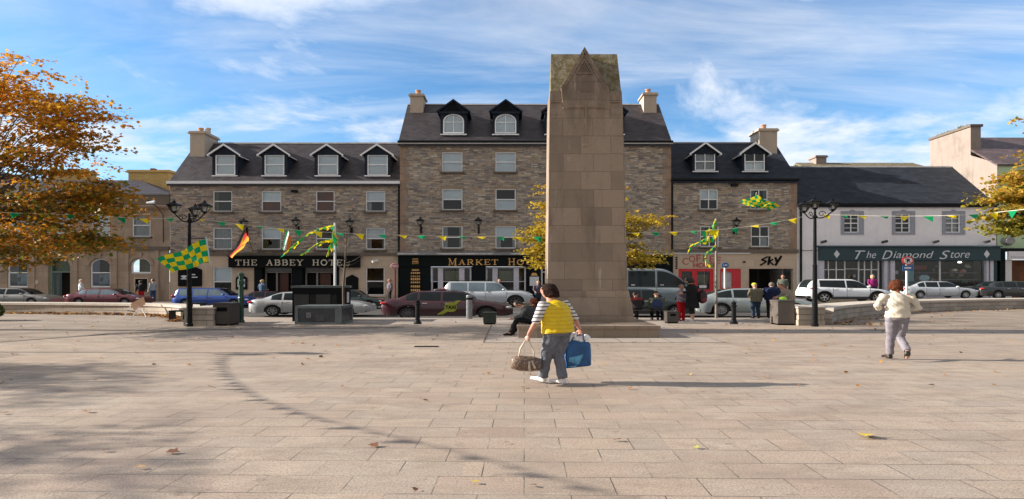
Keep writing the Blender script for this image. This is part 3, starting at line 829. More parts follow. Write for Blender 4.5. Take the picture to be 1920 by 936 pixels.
MB().box(x0 - .05, x1 - .03, FY - .16, FY + .1, g1 + .003, fz(474.5)).build('string_course', M['darktrim'], bw)
MB().box(x0 - .15, x1 + .0, FY - .26, FY + .02, fz(345.5), fz(340.5)).build('fascia_board', M['white'], bw)
window(bw, *gops[0], FY + .12, 'sash', 'blind_top', sillmat=M['cream'])
window(bw, *gops[2], FY + .12, 'sash', 'dark', sillmat=M['cream'])
rz = lambda Y: fz(343) + (Y - FY) * 1.0
rf = roof_gable(bw, M['slate'], x0 - .12, x1, FY - .1, fz(343.5), FY + 4.0, fz(343.5) + 4.05)
for cpx, wx in ((422, (404, 441)), (515, (496, 533)), (614, (596, 634)), (708, (689, 727))):
    gable_dormer(bw, rz, cpx, 271, wx, (290, 328), PX(cpx + 24, 45.6) - PX(cpx, 45.6), 45.6, M['white'], 'sash', 'blind_full', eave_py=291)
chimney(bw, PX(365, 48.2), PX(392, 48.2), 47.5, 49.7, rz(47.5) - .2, PZ(250, 48.2), M['chim'], 2)
# sign and entrance
MB().box(fx(433), fx(676), FY - .42, FY - .03, fz(502), fz(482)).build('sign_fascia', M['black'], bw)
MB().box(fx(431), fx(678), FY - .5, FY - .03, fz(482) + .003, fz(480)).build('sign_cornice', M['shopblack'], bw)
serif_text('THE ABBEY HOTEL', fx(446), fx(660), fz(498), fz(487.5), FY - .425, 'lettering', M['letter'], bw, space=1.1)
for a, b in ((478, 492), (548, 568), (628, 636)): MB().box(fx(a), fx(b), FY - .14, FY + .25, g0, fz(502)).build('pilaster', M['shopblack'], bw)
MB().box(fx(478), fx(636), FY + 1.2, FY + 1.3, g0, fz(495)).build('porch_back', M['dark'], bw)
for a, b in ((494, 546), (570, 626)):
    d_ = MB(); xa, xb = fx(a), fx(b)
    d_.box(xa, xb, FY + .3, FY + .38, fz(511.5), fz(509.5)); d_.box(xa, xa + .12, FY + .3, FY + .38, g0, fz(501)); d_.box(xa + .85, xa + .98, FY + .3, FY + .38, g0, fz(511.5)); d_.box(xb - .1, xb, FY + .3, FY + .38, g0, fz(501))
    do = d_.build('door_frame', pm("grey_door_frame", (.22, .21, .20), .5), bw)
    MB().box(xa + .12, xb - .1, FY + .32, FY + .34, fz(509), fz(501.5)).build('fanlight', pm("grey_fanlight_glass", (.10, .11, .12), .2), do)
    MB().box(xa + 1.05, xb - .4, FY + .5, FY + .56, g0, fz(512)).build('door', pm("brown_timber_door", (.075, .022, .012), .5, 0, .4), do)
for k, (a, b) in enumerate(((443, 464), (649, 672))): pent_board(bw, a, b, 515, 543, FY - .03, inner=M['shopwhite'] if k == 0 else None)
pent_board(bw, 335, 379, 497, 537, FY - .03, inner=None)
MB().lathe((fx(347), FY - .15, fz(519)), [(.12, -.01), (.12, .01)], 12, K, 'y').build('sign_emblem', M['letterlt'], bw)
for k, (a, b, zz) in enumerate(((341, 356, 517), (341, 352, 522), (360, 368, 514), (360, 372, 519))):
    MB().box(fx(a), fx(b), FY - .145, FY - .135, fz(zz + 2), fz(zz)).build('sign_text', M['letterlt'], bw)
MB().box(fx(548), fx(559), FY - .3, FY, fz(361), fz(357)).build('security_box', M['iron'], bw)
MB().tube([(fx(748.6), FY - .09, g0), (fx(748.6), FY - .09, fz(345))], .06, 8, kx=K).build('drainpipe', M['iron'], bw)
MB().tube([(fx(708), FY - .02, fz(489)), (fx(702), FY - .6, fz(491))], .1, 8).build('wall_light', M['white'], bw)

# ------------------------------------------------------------------ hotel, tall middle block
bmid = thing("hotel_building", "tall four storey stone block behind the monument with arched dormers and dark shopfront", "building", (fx(1004), FY, .05), "stone hotel and shop terrace")
x0, x1 = fx(751), fx(1257); YM = FY - .12
def m(p): return PX(p, YM)
def mz(p): return PZ(p, YM)
cols = ((829, 867), (929, 967), (1030, 1067), (1122, 1158))
wins = [(a, b, c, d) for a, b in cols for c, d in ((285, 322.5), (354, 394), (424, 466))]
ops = [(m(a), m(b), mz(d), mz(c)) for a, b, c, d in wins]
mb = MB(); openings_wall(mb, x0, x1, mz(473), mz(271), YM, ops, .2)
for xx in (x0, x1):
    mb.quad((xx, YM, 0), (xx, YM + 9, 0), (xx, YM + 9, mz(271)), (xx, YM, mz(271)))
mb.prism([(YM, mz(271)), (YM + 4.1, mz(271) + 4.0), (YM + 8.2, mz(271))], x0, x0 + .3, 'x')
mb.prism([(YM, mz(271)), (YM + 4.1, mz(271) + 4.0), (YM + 8.2, mz(271))], x1 - .3, x1, 'x')
mb.build('stone_wall', M['rubble'], bmid, fix=False)
for side in (0, 1):
    q = MB()
    for k in range(15):
        w = .42 if k % 2 else .62
        za = mz(473) + k * .55 + .01
        if za + .5 > mz(271): continue
        if side: q.box(x1 - w, x1 + .02, YM - .02, YM + .01, za, za + .52)
        else: q.box(x0 - .02, x0 + w, YM - .02, YM + .01, za, za + .52)
    q.build('corner_stones', pm("warm_quoin_stone", (.30, .205, .145), .85, 0, .3, 1.5, .3), bmid)
inn = ['blind_full', 'blind_top', 'dark sides', 'blind_full', 'blind_low', 'blind_top sides'] + ['blind_full', 'dark', 'net'] * 2
for w, o, k in zip(wins, ops, inn): window(bmid, *o, YM + .12, 'sash', k, sillmat=M['darktrim'])
M['lintel'] = pm("warm_lintel_stone", (.30, .22, .15), .85, 0, .2, 2)
for o in ops: MB().box(o[0] - .12, o[1] + .12, YM - .015, YM + .005, o[3] + .003, o[3] + .17).build('lintel', M['lintel'], bmid)
MB().box(x0 - .15, x1 + .1, YM - .28, YM + .02, mz(271), mz(267)).build('fascia_board', M['white'], bmid)
MB().box(x0 - .15, x1 + .1, YM - .36, YM - .283, mz(269.5), mz(265.5)).build('gutter', M['iron'], bmid)
rzm = lambda Y: mz(268.5) + (Y - YM)
roof_gable(bmid, M['slate'], x0 - .15, x1 + .1, YM - .1, mz(269), YM + 4.1, mz(269) + 4.25)
for cpx, wx in ((850.5, (831, 870)), (948.5, (928, 968)), (1046, (1026, 1066)), (1146, (1126, 1166))):
    gable_dormer(bmid, rzm, cpx, 188, wx, (214, 250.5), PX(cpx + 24.5, 45.5) - PX(cpx, 45.5), 45.5, M['darkframe'], eave_py=210, arched=True)
chimney(bmid, PX(770, 48.2), PX(794, 48.2), 48.0, 49.6, rzm(48.2) - .6, PZ(177, 48.2), M['chim'], 1)
chimney(bmid, PX(1206, 48.2), PX(1230, 48.2), 48.0, 49.6, rzm(48.2) - .6, PZ(175, 48.2), M['chim'], 1)
# shopfront
YS = YM - .35
MB().box(m(751), m(1256), YS, YM - .01, mz(500), mz(479)).build('sign_fascia', M['shopblack'], bmid)
MB().prism([(YS - .32, mz(479)), (YM - .01, mz(479)), (YM - .01, mz(472)), (YS - .12, mz(476.5)), (YS - .32, mz(477.5))], m(747), m(1258), 'x').build('lead_cornice', M['lead'], bmid)
serif_text('MARKET HOUSE', m(841), m(1028), mz(497), mz(487), YS - .003, 'lettering', M['gold'], bmid, space=1.15, big_first=True)
sf = MB()
for a, b in ((751, 808), (886, 911), (989, 1014), (1100, 1256)): sf.box(m(a), m(b), YM - .28, YM + .1, mz(566), mz(500) - .003)
sf.box(m(808), m(1100), YM - .25, YM + .1, mz(566), mz(546))
sf.build('shopfront', M['shopblack'], bmid)
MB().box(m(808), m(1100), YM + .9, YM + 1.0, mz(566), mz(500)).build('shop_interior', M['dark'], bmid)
for a in (809, 911):
    w = MB()
    for u, v in ((0, 3), (12.5, 22), (52, 62), (72, 75)): w.box(m(a + u), m(a + v), YM - .12, YM + .0, mz(546), mz(500.5))
    w.box(m(a) + .13, m(a + 75) - .13, YM - .11, YM - .01, mz(503), mz(500.6)); w.box(m(a + 3), m(a + 72), YM - .1, YM - .02, mz(528.6), mz(527.4))
    ww = w.build('shop_window', M['shopwhite'], bmid)
    MB().quad((m(a), YM - .05, mz(546)), (m(a + 75), YM - .05, mz(546)), (m(a + 75), YM - .05, mz(501)), (m(a), YM - .05, mz(501))).build('pane', M['glass'], ww, fix=False)
    MB().box(m(a + 24), m(a + 51), YM + .3, YM + .32, mz(526), mz(508)).build('blind', M['olive'], ww)
w = MB(); w.box(m(1014), m(1017), YM - .2, YM - .1, mz(560), mz(500.5)); w.box(m(1017), m(1100), YM - .2, YM - .1, mz(511), mz(509.4)); w.build('shop_window', M['whitewood'], bmid)
MB().box(m(993), m(1010), YM - .33, YM - .285, mz(536), mz(519)).build('menu_board', M['letterlt'], bmid)
MB().prism([(m(995), mz(517)), (m(1008), mz(517)), (m(1005), mz(512)), (m(998), mz(512))], YM - .31, YM - .285).build('sign_emblem', M['gold'], bmid)
tb = MB()      # tall narrow board of stacked orange words: only their outline can be read
tb.box(m(770), m(791), YM - .3, YM - .285, mz(556), mz(503)); tb.box(m(771), m(790), YM - .37, YM - .355, mz(496), mz(483))
tb.build('side_board', M['shopblack'], bmid)
tl = MB(); random.seed(3)
for r, (ya, yb) in enumerate(((485, 487.2), (489, 492.5), (494, 495.2), (505, 508), (510.5, 513.6), (517, 519), (521, 525.4), (528, 531), (535, 539), (542, 546), (549, 552))):
    yy = YM - .372 if ya < 500 else YM - .302
    n = 5; wid = 16 - 6 * abs(r - 3 - 2) / 6 if ya < 500 or r < 4 else 18
    for k in range(n):
        c0 = 780.5 - wid / 2 + wid * k / n
        tl.prism([(m(c0), mz(yb + (k % 2) * .3)), (m(c0 + wid / n * .74), mz(yb)), (m(c0 + wid / n * .74), mz(ya + (k + 1) % 2 * .4)), (m(c0 + .3), mz(ya))], yy - .006, yy)
tl.build('sign_text', M['gold'], bmid)

# ------------------------------------------------------------------ east wing (coffee shop and travel shop)
be = thing("shop_building", "stone building right of the tall block with two white gabled dormers and red shopfront", "building", (fx(1375), FY, .1), "stone hotel and shop terrace")
x0, x1 = fx(1257.5), fx(1494)
wins = ((1312, 1346.5, 355, 393), (1407, 1440, 355, 393), (1313, 1348, 424, 463), (1408, 1443, 424, 463))
mb = MB(); openings_wall(mb, x0, x1, fz(468), fz(339), FY, [wrect(*w) for w in wins], .2)
mb.quad((x1, FY, 0), (x1, FY, fz(339)), (x1, FY + 9, fz(339)), (x1, FY + 9, 0))
mb.prism([(FY, fz(339)), (FY + 4.0, fz(339) + 3.7), (FY + 8.0, fz(339))], x1 - .3, x1, 'x')
mb.build('stone_wall', M['rubble'], be, fix=False)
for w, k in zip(wins, ('blind_top', 'olive', 'olive', 'dark ghost')): window(be, *wrect(*w), FY + .12, 'four', k, sillmat=M['darktrim'])
q = MB()
for k in range(10):
    w = .42 if k % 2 else .62; za = fz(467) + k * .52 + .01
    if za + .5 < fz(339): q.box(x1 - w, x1 + .02, FY - .02, FY + .01, za, za + .49)
q.build('corner_stones', pm("warm_quoin_stone", (.30, .20, .14), .85, 0, .3, 1.5, .3), be)
MB().box(x0 + .01, x1 + .08, FY - .3, FY + .02, fz(339.5), fz(336)).build('gutter', M['iron'], be)
MB().box(x0 + .01, x1 + .05, FY - .2, FY + .1, fz(474.5), fz(468) - .003).build('string_course', M['darktrim'], be)
g0 = fz(566) + .1
ops = [(fx(1272), fx(1338), g0 - .4, fz(504)), (fx(1350), fx(1389), g0 - .4, fz(504)), (fx(1404), fx(1487), g0 - .4, fz(504))]
mb = MB(); openings_wall(mb, x0, x1, g0 - .4, fz(475), FY - .02, ops, .35); mb.build('ground_floor_wall', M['cream'], be, fix=False)
rze = lambda Y: fz(338) + (Y - FY) * .97
roof_gable(be, M['slate_new'], x0 + .05, x1 + .1, FY - .1, fz(338), FY + 4.0, fz(338) + 3.85)
for cpx, wx in ((1321.5, (1303, 1341)), (1414.5, (1396, 1434))):
    gable_dormer(be, rze, cpx, 268, wx, (286, 320), PX(1321.5 + 23, 45.6) - PX(1321.5, 45.6), 45.6, M['white'], 'four', 'net' if cpx < 1400 else 'blind_low', eave_py=289)
chimney(be, PX(1417, 48.4), PX(1450, 48.4), 47.7, 49.5, rze(47.7) - .2, PZ(245, 48.4), M['chim'], 1)
MB().tube([(fx(1259.5), FY - .1, g0), (fx(1259.5), FY - .1, fz(340))], .06, 8, kx=K).build('drainpipe', M['iron'], be)
# coffee shop
r = MB(); a, b = fx(1272), fx(1338)
r.box(a, a + .25, FY + .02, FY + .2, g0, fz(504)); r.box(b - .3, b, FY + .02, FY + .2, g0, fz(504)); r.box(a + .25, b - .3, FY + .02, FY + .2, fz(509), fz(504))
r.box(a + 1.05, a + 1.45, FY + .02, FY + .2, g0, fz(509)); r.box(a + .25, a + 1.05, FY + .03, FY + .19, g0, fz(535)); r.box(a + 1.45, b - .3, FY + .03, FY + .19, g0, fz(543))
so = r.build('red_shopfront', M['shopred'], be)
MB().quad((a + .2, FY + .1, g0), (b - .2, FY + .1, g0), (b - .2, FY + .1, fz(505)), (a + .2, FY + .1, fz(505))).build('pane', M['glass'], so, fix=False)
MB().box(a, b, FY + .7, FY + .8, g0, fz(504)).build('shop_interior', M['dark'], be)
MB().box(a + 1.5, b - .35, FY + .35, FY + .37, fz(538), fz(515)).build('blind', M['olive'], be)
MB().box(a + 1.62, b - .55, FY + .0, FY + .02, fz(540), fz(535)).build('notice', M['letterlt'], be)
r = MB(); a, b = fx(1350), fx(1389)
r.box(a + .95, b, FY + .02, FY + .2, g0, fz(504)); r.box(a, a + .12, FY + .02, FY + .2, g0, fz(504)); r.prism([(a + .12, fz(504)), (a + .95, fz(504)), (a + .95, fz(512)), (a + .5, fz(508)), (a + .12, fz(510))], FY + .03, FY + .2); r.box(a + .12, a + .95, FY + .03, FY + .19, g0, fz(540))
r.build('red_shopfront', M['shopred'], be)
MB().box(a + .12, a + .95, FY + .12, FY + .14, fz(540), fz(506)).build('notice', M['curtain'], be)
# arched red letters
for i, ch in enumerate('COFFEE'):
    t_ = (i - 2.5) / 2.5
    px = 1316 + 31 * t_; py = 488 - 3.5 * (1 - t_ * t_) + (2.5 if i == 0 else 0)
    font_text(ch, fx(px), fz(py), .34 if i > 1 else .46, .50, FY - .02, 'letter', M['redlet'], be, 0., -.004, rot=-8 * t_)
font_text('HOUSE', fx(1321), fz(497.5), 1.75, .36, FY - .02, 'lettering', M['redlet'], be, 0, .02)
sg = MB()
for k in range(6): sg.box(fx(1266.5), fx(1270), FY - .05, FY - .022, fz(482 + k * 4 + 2.6), fz(482 + k * 4))
sg.build('vertical_sign', M['shopblack'], be)
# travel shop: brushed black letters over a dark recess
kk = MB()
S_ = [(.30, .86, .02, .62), (.02, .62, .30, .46), (.30, .46, .02, .14), (.30, .86, .36, .92), (-.06, .10, .02, .14)]
K_ = [(.48, .95, .40, .12), (.66, .66, .44, .44), (.46, .46, .70, .10)]
Y_ = [(.80, .86, .88, .44), (1.14, .98, .80, .06)]
for seg in S_ + K_ + Y_:
    strokes(kk, [(*seg, .15)], fx(1427), fz(499), 1.36, .78, FY - .02)
kk.build('lettering', M['black'], be)
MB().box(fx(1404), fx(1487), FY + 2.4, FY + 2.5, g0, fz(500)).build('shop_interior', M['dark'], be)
MB().box(fx(1470), fx(1472), FY + .35, FY + 2.4, g0, fz(504)).build('recess_side', M['pinkgrey'], be)
sh = MB(); sh.box(fx(1404), fx(1462), FY + .32, FY + .4, fz(506), fz(504)); sh.box(fx(1424), fx(1426), FY + .33, FY + .39, g0, fz(506)); sh.box(fx(1446), fx(1448), FY + .33, FY + .39, g0, fz(506))
sh.build('shop_window', M['black'], be)
MB().box(fx(1393), fx(1396), FY - .22, FY - .02, fz(493), fz(490)).build('security_camera', M['iron'], be)
MB().box(fx(1370), fx(1382), FY - .28, FY, fz(350), fz(346)).build('security_box', M['iron'], be)

# ------------------------------------------------------------------ lilac shop
bd = thing("shop_building", "lilac white two storey shop with smooth blue slate roof and grey green sign", "building", (fx(1680), FY, .2))
x0, x1 = fx(1494.5), fx(1869)
wins = ((1583, 1611, 401, 436), (1679, 1707, 401, 436), (1773, 1801, 401, 436))
mb = MB(); openings_wall(mb, x0, x1, fz(489), fz(384), FY + .05, [wrect(*w) for w in wins], .2)
mb.quad((x0, FY + .05, 0), (x0, FY + 9, 0), (x0, FY + 9, fz(384)), (x0, FY + .05, fz(384)))
mb.build('wall', M['lilac'], bd, fix=False)
for w in wins:
    window(bd, *wrect(*w), FY + .16, 'six', 'dark net' if w[0] > 1700 else 'dark', sill=False, fw=.06)
    a, b, c, d = wrect(w[0] - 6, w[1] + 9, w[2] - 5, w[3] + 4); a2, b2, c2, d2 = wrect(*w)
    s = MB(); yy = (FY - .01, FY + .047)
    s.box(a, a2 - .003, *yy, c, d); s.box(b2 + .003, b, *yy, c, d); s.box(a2 - .003, b2 + .003, *yy, c, c2 - .003); s.box(a2 - .003, b2 + .003, *yy, d2 + .003, d)
    s.prism([((a + b) / 2 - .25, d + .001), ((a + b) / 2 + .25, d + .001), ((a + b) / 2 + .1, d + .1), ((a + b) / 2 - .1, d + .1)], *yy)
    s.build('window_surround', M['surround'], bd)
roof_gable(bd, M['slate_new'], x0 + .12, x1 - .05, FY, fz(383.5), FY + 4.6, PZ(312.5, FY + 4.6))
MB().box(x0, x1, FY - .22, FY - .1, fz(386), fz(382)).build('gutter', M['iron'], bd)
MB().box(fx(1534), fx(1869), FY - .35, FY + .04, fz(489), fz(464)).build('sign_fascia', M['shopgreen'], bd)
MB().prism([(FY - .5, fz(463.9)), (FY + .04, fz(463.9)), (FY + .04, fz(460.5)), (FY - .45, fz(462))], fx(1532), fx(1871), 'x').build('sign_cornice', M['shopgreen'], bd)
YT = FY - .353
for word, ca, cb, big, small in (('The', 1598, 1637, 1.5, .60), ('Diamond', 1648, 1744, 1.5, .60), ('Store', 1755, 1811, 1.5, .56)):
    w0 = (cb - ca) * .33 / len(word)
    font_text(word[0], fx(ca + 9.5), fz(478.4), .80, .66, YT, 'letter', M['letterlt'], bd, .40, -.004)
    a0, b0 = fx(ca + 21), fx(cb)
    font_text(word[1:], (a0 + b0) / 2, fz(479.6) + (.07 if word != 'Store' else .05), b0 - a0, .54 if word != 'Store' else .46, YT, 'lettering', M['letterlt'], bd, .30, -.006)
for p in (1564, 1843):
    MB().prism([(fx(p - 5.5), fz(477)), (fx(p), fz(484.5)), (fx(p + 5.5), fz(477)), (fx(p), fz(469.5))], YT - .02, YT).build('diamond_mark', M['letterlt'], bd)
for p in (1538, 1651, 1746, 1841):
    s = MB(); s.tube([(fx(p + 4), FY + .04, fz(453)), (fx(p), FY - .45, fz(452.5))], .03, 6); s.tube([(fx(p - 5), FY - .52, fz(455.5)), (fx(p + 5), FY - .5, fz(453))], .1, 8)
    s.build('sign_lamp', M['plastic'], bd)
g0 = fz(562) + .2
p_ = MB()
for a, b in ((1534, 1543), (1655, 1661), (1667, 1675), (1846, 1850), (1853, 1859)): p_.box(fx(a), fx(b), FY - .2, FY + .2, g0 - .3, fz(489) - .003)
p_.box(fx(1543), fx(1655), FY - .02, FY + .2, g0 - .3, fz(556)); p_.box(fx(1675), fx(1846), FY - .02, FY + .2, g0 - .3, fz(548))
p_.build('shopfront', M['shopwhite'], bd)
MB().box(fx(1661.2), fx(1666.8), FY - .1, FY + .2, g0, fz(490)).build('pilaster', M['surround'], bd)
MB().box(fx(1859.2), fx(1868), FY - .1, FY + .2, g0, fz(490)).build('pilaster', M['shopgreen'], bd)
MB().box(x0, fx(1534) - .003, FY + .02, FY + .3, g0 - .3, fz(489)).build('side_wall', M['lilac'], bd)
mu = MB()
for a in (1543.5, 1552, 1567, 1583, 1609, 1620, 1633, 1646): mu.box(fx(a), fx(a + 1.8), FY - .02, FY + .1, fz(556), fz(489.5))
for a, b in ((1543.5, 1582.8), (1611, 1646)): mu.box(fx(a), fx(b), FY + .0, FY + .08, fz(506.5), fz(505))
mu.box(fx(1585), fx(1609), FY + .01, FY + .08, fz(505), fz(504)); mu.box(fx(1552), fx(1554), FY - .03, FY + .1, fz(556), fz(505))
sw = mu.build('shop_window', M['whitewood'], bd)
MB().quad((fx(1543), FY + .05, g0), (fx(1655), FY + .05, g0), (fx(1655), FY + .05, fz(490)), (fx(1543), FY + .05, fz(490))).build('pane', M['glass'], sw, fix=False)
MB().quad((fx(1675), FY + .05, g0), (fx(1846), FY + .05, g0), (fx(1846), FY + .05, fz(490)), (fx(1675), FY + .05, fz(490))).build('pane', M['glass'], sw, fix=False)
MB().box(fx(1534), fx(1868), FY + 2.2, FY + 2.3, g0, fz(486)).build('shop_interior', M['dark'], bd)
w = MB(); w.box(fx(1761), fx(1763.4), FY - .02, FY + .1, fz(548), fz(489.5)); w.build('shop_window', M['whitewood'], bd)
MB().box(fx(1703), fx(1715), FY + .08, FY + .16, fz(548), fz(490)).build('door_frame', pm("pale_teal_paint", (.22, .42, .46), .5), bd)
# things on show behind the glass
random.seed(11)
dcol = [pm("display_" + n, c, .6) for n, c in (("red", (.30, .03, .03)), ("cream", (.5, .46, .38)), ("brown", (.16, .09, .05)), ("grey", (.25, .26, .27)), ("green", (.06, .16, .10)), ("wine", (.14, .01, .05)))]
for k in range(44):
    px = random.uniform(1718, 1842); py = random.uniform(500, 546); yy = FY + random.uniform(.5, 1.6)
    s = MB(); w_, h_ = random.uniform(.08, .22), random.uniform(.10, .3)
    s.lathe((fx(px), yy, fz(py)), [(w_ * .6, 0), (w_, h_ * .4), (w_ * .5, h_ * .8), (w_ * .6, h_)], 10, K)
    s.build('shop_display', dcol[random.randrange(6)] if random.random() < .8 else dcol[1], bd)
for k in range(3):
    MB().box(fx(1718), fx(1844), FY + .45, FY + 1.7, fz(512 + 13 * k), fz(511.2 + 13 * k)).build('shop_display', M['surround'], bd)
MB().ball((fx(1738), FY + .4, fz(522)), (.62, .05, .36), 24, 10).build('mirror_rim', M['plastic'], bd, smooth=True)
MB().ball((fx(1739), FY + .33, fz(521.5)), (.42, .03, .25), 24, 10).build('oval_mirror', pm("pale_blue_mirror", (.5, .72, .82), .3), bd, smooth=True)
MB().box(fx(1725), fx(1758), FY + 1.2, FY + 1.24, fz(505), fz(497)).build('shop_display', dcol[0], bd)
for px in (1680, 1809): MB().ball((fx(px), FY + .5, fz(491.5)), (.14, .1, .05), 12, 6).build('spotlight', (lambda t: (t.set((.9, .85, .7), .5), t.val(t.b.inputs['Emission Color'], (1, .9, .7)), t.val(t.b.inputs['Emission Strength'], 6.), t.mat)[-1])(NT("lit_spotlight")), bd)
for pa, pb, pc in ((1680, 508, 6), (1690, 525, 8), (1601, 515, 5), (1635, 513, 5)):
    MB().box(fx(pa), fx(pa + pc), FY + .1, FY + .12, fz(pb + pc), fz(pb)).build('notice', M['curtain'], bd)
MB().tube([(fx(1501), FY - .08, g0), (fx(1501), FY - .08, fz(384))], .065, 8, kx=K).build('drainpipe', M['iron'], bd)
cb = MB(); cb.tube([(fx(1501), FY - .05, fz(470)), (fx(1534), FY - .05, fz(470))], .02, 6); cb.build('cable', M['iron'], bd)

# ------------------------------------------------------------------ roof of a house behind
bb = thing("back_house", "old slate roofed house with a stub chimney showing just above the blue slate roof", "building", (PX(1640, 60), 60, 0))
MB().box(PX(1530, 58), PX(1752, 58), 58, 66, 0, PZ(318, 58)).build('wall', M['pinkgrey'], bb)
roof_gable(bb, M['moss'], PX(1528, 58), PX(1765, 58), 58, PZ(320, 58), 62, PZ(306, 62))
chimney(bb, PX(1524, 62), PX(1543, 62), 61.3, 62.7, 10, PZ(294, 62), M['pinkgrey'], 0)

# ------------------------------------------------------------------ green house with big pinkish gable
bg_ = thing("green_house", "pale green house with pinkish gable wall and a broad weed topped chimney", "building", (fx(1900), FY, .2))
XG = fx(1869.6)
ze, zr = fz(306), PZ(258, 49.8)
g = MB()
prof = [(FY, -.3), (FY + 9.4, -.3), (FY + 9.4, ze), (52.2, zr - 2.5), (52.2, zr + .3), (47.6, zr + .3), (47.6, zr - 2.0), (FY, ze)]
g.add([(XG, y, z) for y, z in prof], [tuple(range(len(prof)))])
g.build('gable_wall', M['pinkgrey'], bg_, fix=False)
MB().box(XG + .004, XG + .85, 47.62, 52.2, zr - 2.2, PZ(238, 47.6)).build('chimney', M['pinkgrey'], bg_)
cpz = PZ(238, 47.6)
cc = MB().box(XG - .1, XG + .95, 47.5, 52.3, cpz + .003, cpz + .2).build('chimney_coping', M['darktrim'], bg_)
random.seed(5); wd_ = MB()
for k in range(150):
    c = (XG + random.uniform(-.12, .5), random.choice([random.gauss(50.4, .5), random.gauss(48.6, .25)]), cpz + .15); h = random.uniform(.1, .32); a = random.uniform(0, 6.28)
    wd_.add([(c[0], c[1], c[2]), (c[0] + .08 * math.cos(a), c[1] + .08 * math.sin(a), c[2]), (c[0] + .15 * math.cos(a + .4), c[1] + .15 * math.sin(a), c[2] + h)], [(0, 1, 2)])
wd_.build('weeds', pm("chimney_weeds", (.12, .13, .04), .9), bg_, fix=False)
MB().box(XG + .003, XG + 16, FY, FY + .3, fz(472), ze).build('front_wall', M['green_r'], bg_)
mb = MB()
mb.prism([(FY - .12, ze - .1), (FY + 4.8, zr), (FY + 9.6, ze - .1), (FY + 9.6, ze - .25), (FY + 4.8, zr - .2), (FY - .12, ze - .25)], XG + .86, XG + 16, 'x')
mb.prism([(FY - .12, ze - .1), (47.5, ze - .1 + (47.5 - FY + .12) * (zr - ze + .1) / 4.92), (47.5, ze - .25 + (47.5 - FY + .12) * (zr - ze + .1) / 4.92), (FY - .12, ze - .25)], XG - .08, XG + .858, 'x')
mb.build('roof', M['slate_old'], bg_)
MB().box(XG + .02, XG + 16, FY - .3, FY - .003, fz(472), fz(466)).build('sign_fascia', M['shopblack'], bg_)
MB().box(fx(1882), XG + 16, FY - .45, FY - .303, fz(487), fz(472)).build('awning_box', M['whitewood'], bg_)
MB().box(XG + .02, fx(1880), FY - .25, FY + .1, -.2, fz(472) - .003).build('shop_pillar', M['shopblack'], bg_)
MB().box(fx(1880), fx(1894), FY - .15, FY + .1, -.2, fz(487)).build('shop_pillar', M['whitewood'], bg_)
MB().box(fx(1894), XG + 16, FY + .8, FY + .9, -.2, fz(487)).build('shop_interior', M['brownint'], bg_)
for k in range(8): MB().box(fx(1886 + k * 4), fx(1888.6 + k * 4), FY - .46, FY - .452, fz(483.4), fz(481.6)).build('sign_text', M['surround'], bg_)
MB().lathe((fx(1888), FY - .06, fz(452)), [(.25, -.3), (.36, -.05), (.36, 0)], 14, K, 'y').build('wall_light', M['lead'], bg_)

# ------------------------------------------------------------------ bank
bk = thing("bank_building", "beige stone bank with arched ground floor windows and heavy cornice behind the tree", "building", (fx(100), FY, .05))
x0, x1 = fx(-260), fx(319) - .004
upw = [(a, a + 34, 401, 444) for a in (248, 172, 96, 20, -60, -140)]
arches = [(15, 53, 485, 539), (170, 208, 485, 539), (-80, -42, 485, 539)]
atm_arch = (246, 284, 484, 513)
door = (91, 133, 484, 566)
mb = MB(); openings_wall(mb, x0, x1, fz(463), fz(392), FY, [wrect(*w) for w in upw], .2); mb.build('upper_wall', M['bankstone'], bk, fix=False)
mb = MB(); openings_wall(mb, x0, x1, fz(566) - .1, fz(469.5), FY - .08, [wrect(*w) for w in arches + [atm_arch]] + [(fx(91), fx(133), fz(566) - .1, fz(484)), wrect(255, 278, 523, 547)], .3)
mb.build('ground_floor_wall', M['bankstone'], bk, fix=False)
for w in upw: window(bk, *wrect(*w), FY + .1, 'sash', 'net' if w[0] == 248 else 'blind_full', sillmat=M['darktrim'], frame=M['white'])
MB().box(x0, x1 - .01, FY - .2, FY + .1, fz(469.5) + .003, fz(463) - .003).build('string_course', M['darktrim'], bk)
co = MB(); co.box(x0, x1 - .01, FY - .35, FY + .1, fz(392) + .003, fz(389)); co.box(x0, x1 - .01, FY - .5, FY + .1, fz(389) + .003, fz(386)); co.build('cornice', M['bankstone'], bk)
MB().box(x0, x1 - .01, FY - .12, FY + .3, fz(386) + .003, fz(366)).build('parapet', M['darktrim'], bk)
MB().box(x0, x1 - .01, FY - .2, FY + .36, fz(366) + .003, fz(363.5)).build('parapet_coping', M['lead'], bk)
def arch_parts(a, b, c, d, Y, frac=.55):
    """closes the upper corners of a rectangular opening into an arch, returns arch outline"""
    r = (b - a) / 2; xc = (a + b) / 2; h = min(r * .72 * 1.0, (d - c) * .8); zc = d - h; n = 14
    out = [(xc + r * math.cos(math.pi * k / n), zc + h * math.sin(math.pi * k / n)) for k in range(n + 1)]
    sp = MB()
    for k in range(n):
        p0, p1 = out[k], out[k + 1]
        sp.prism([p0, p1, (p1[0], d + .001), (p0[0], d + .001)], Y - .002, Y + .2)
    return out, sp, (xc, zc, r, h)
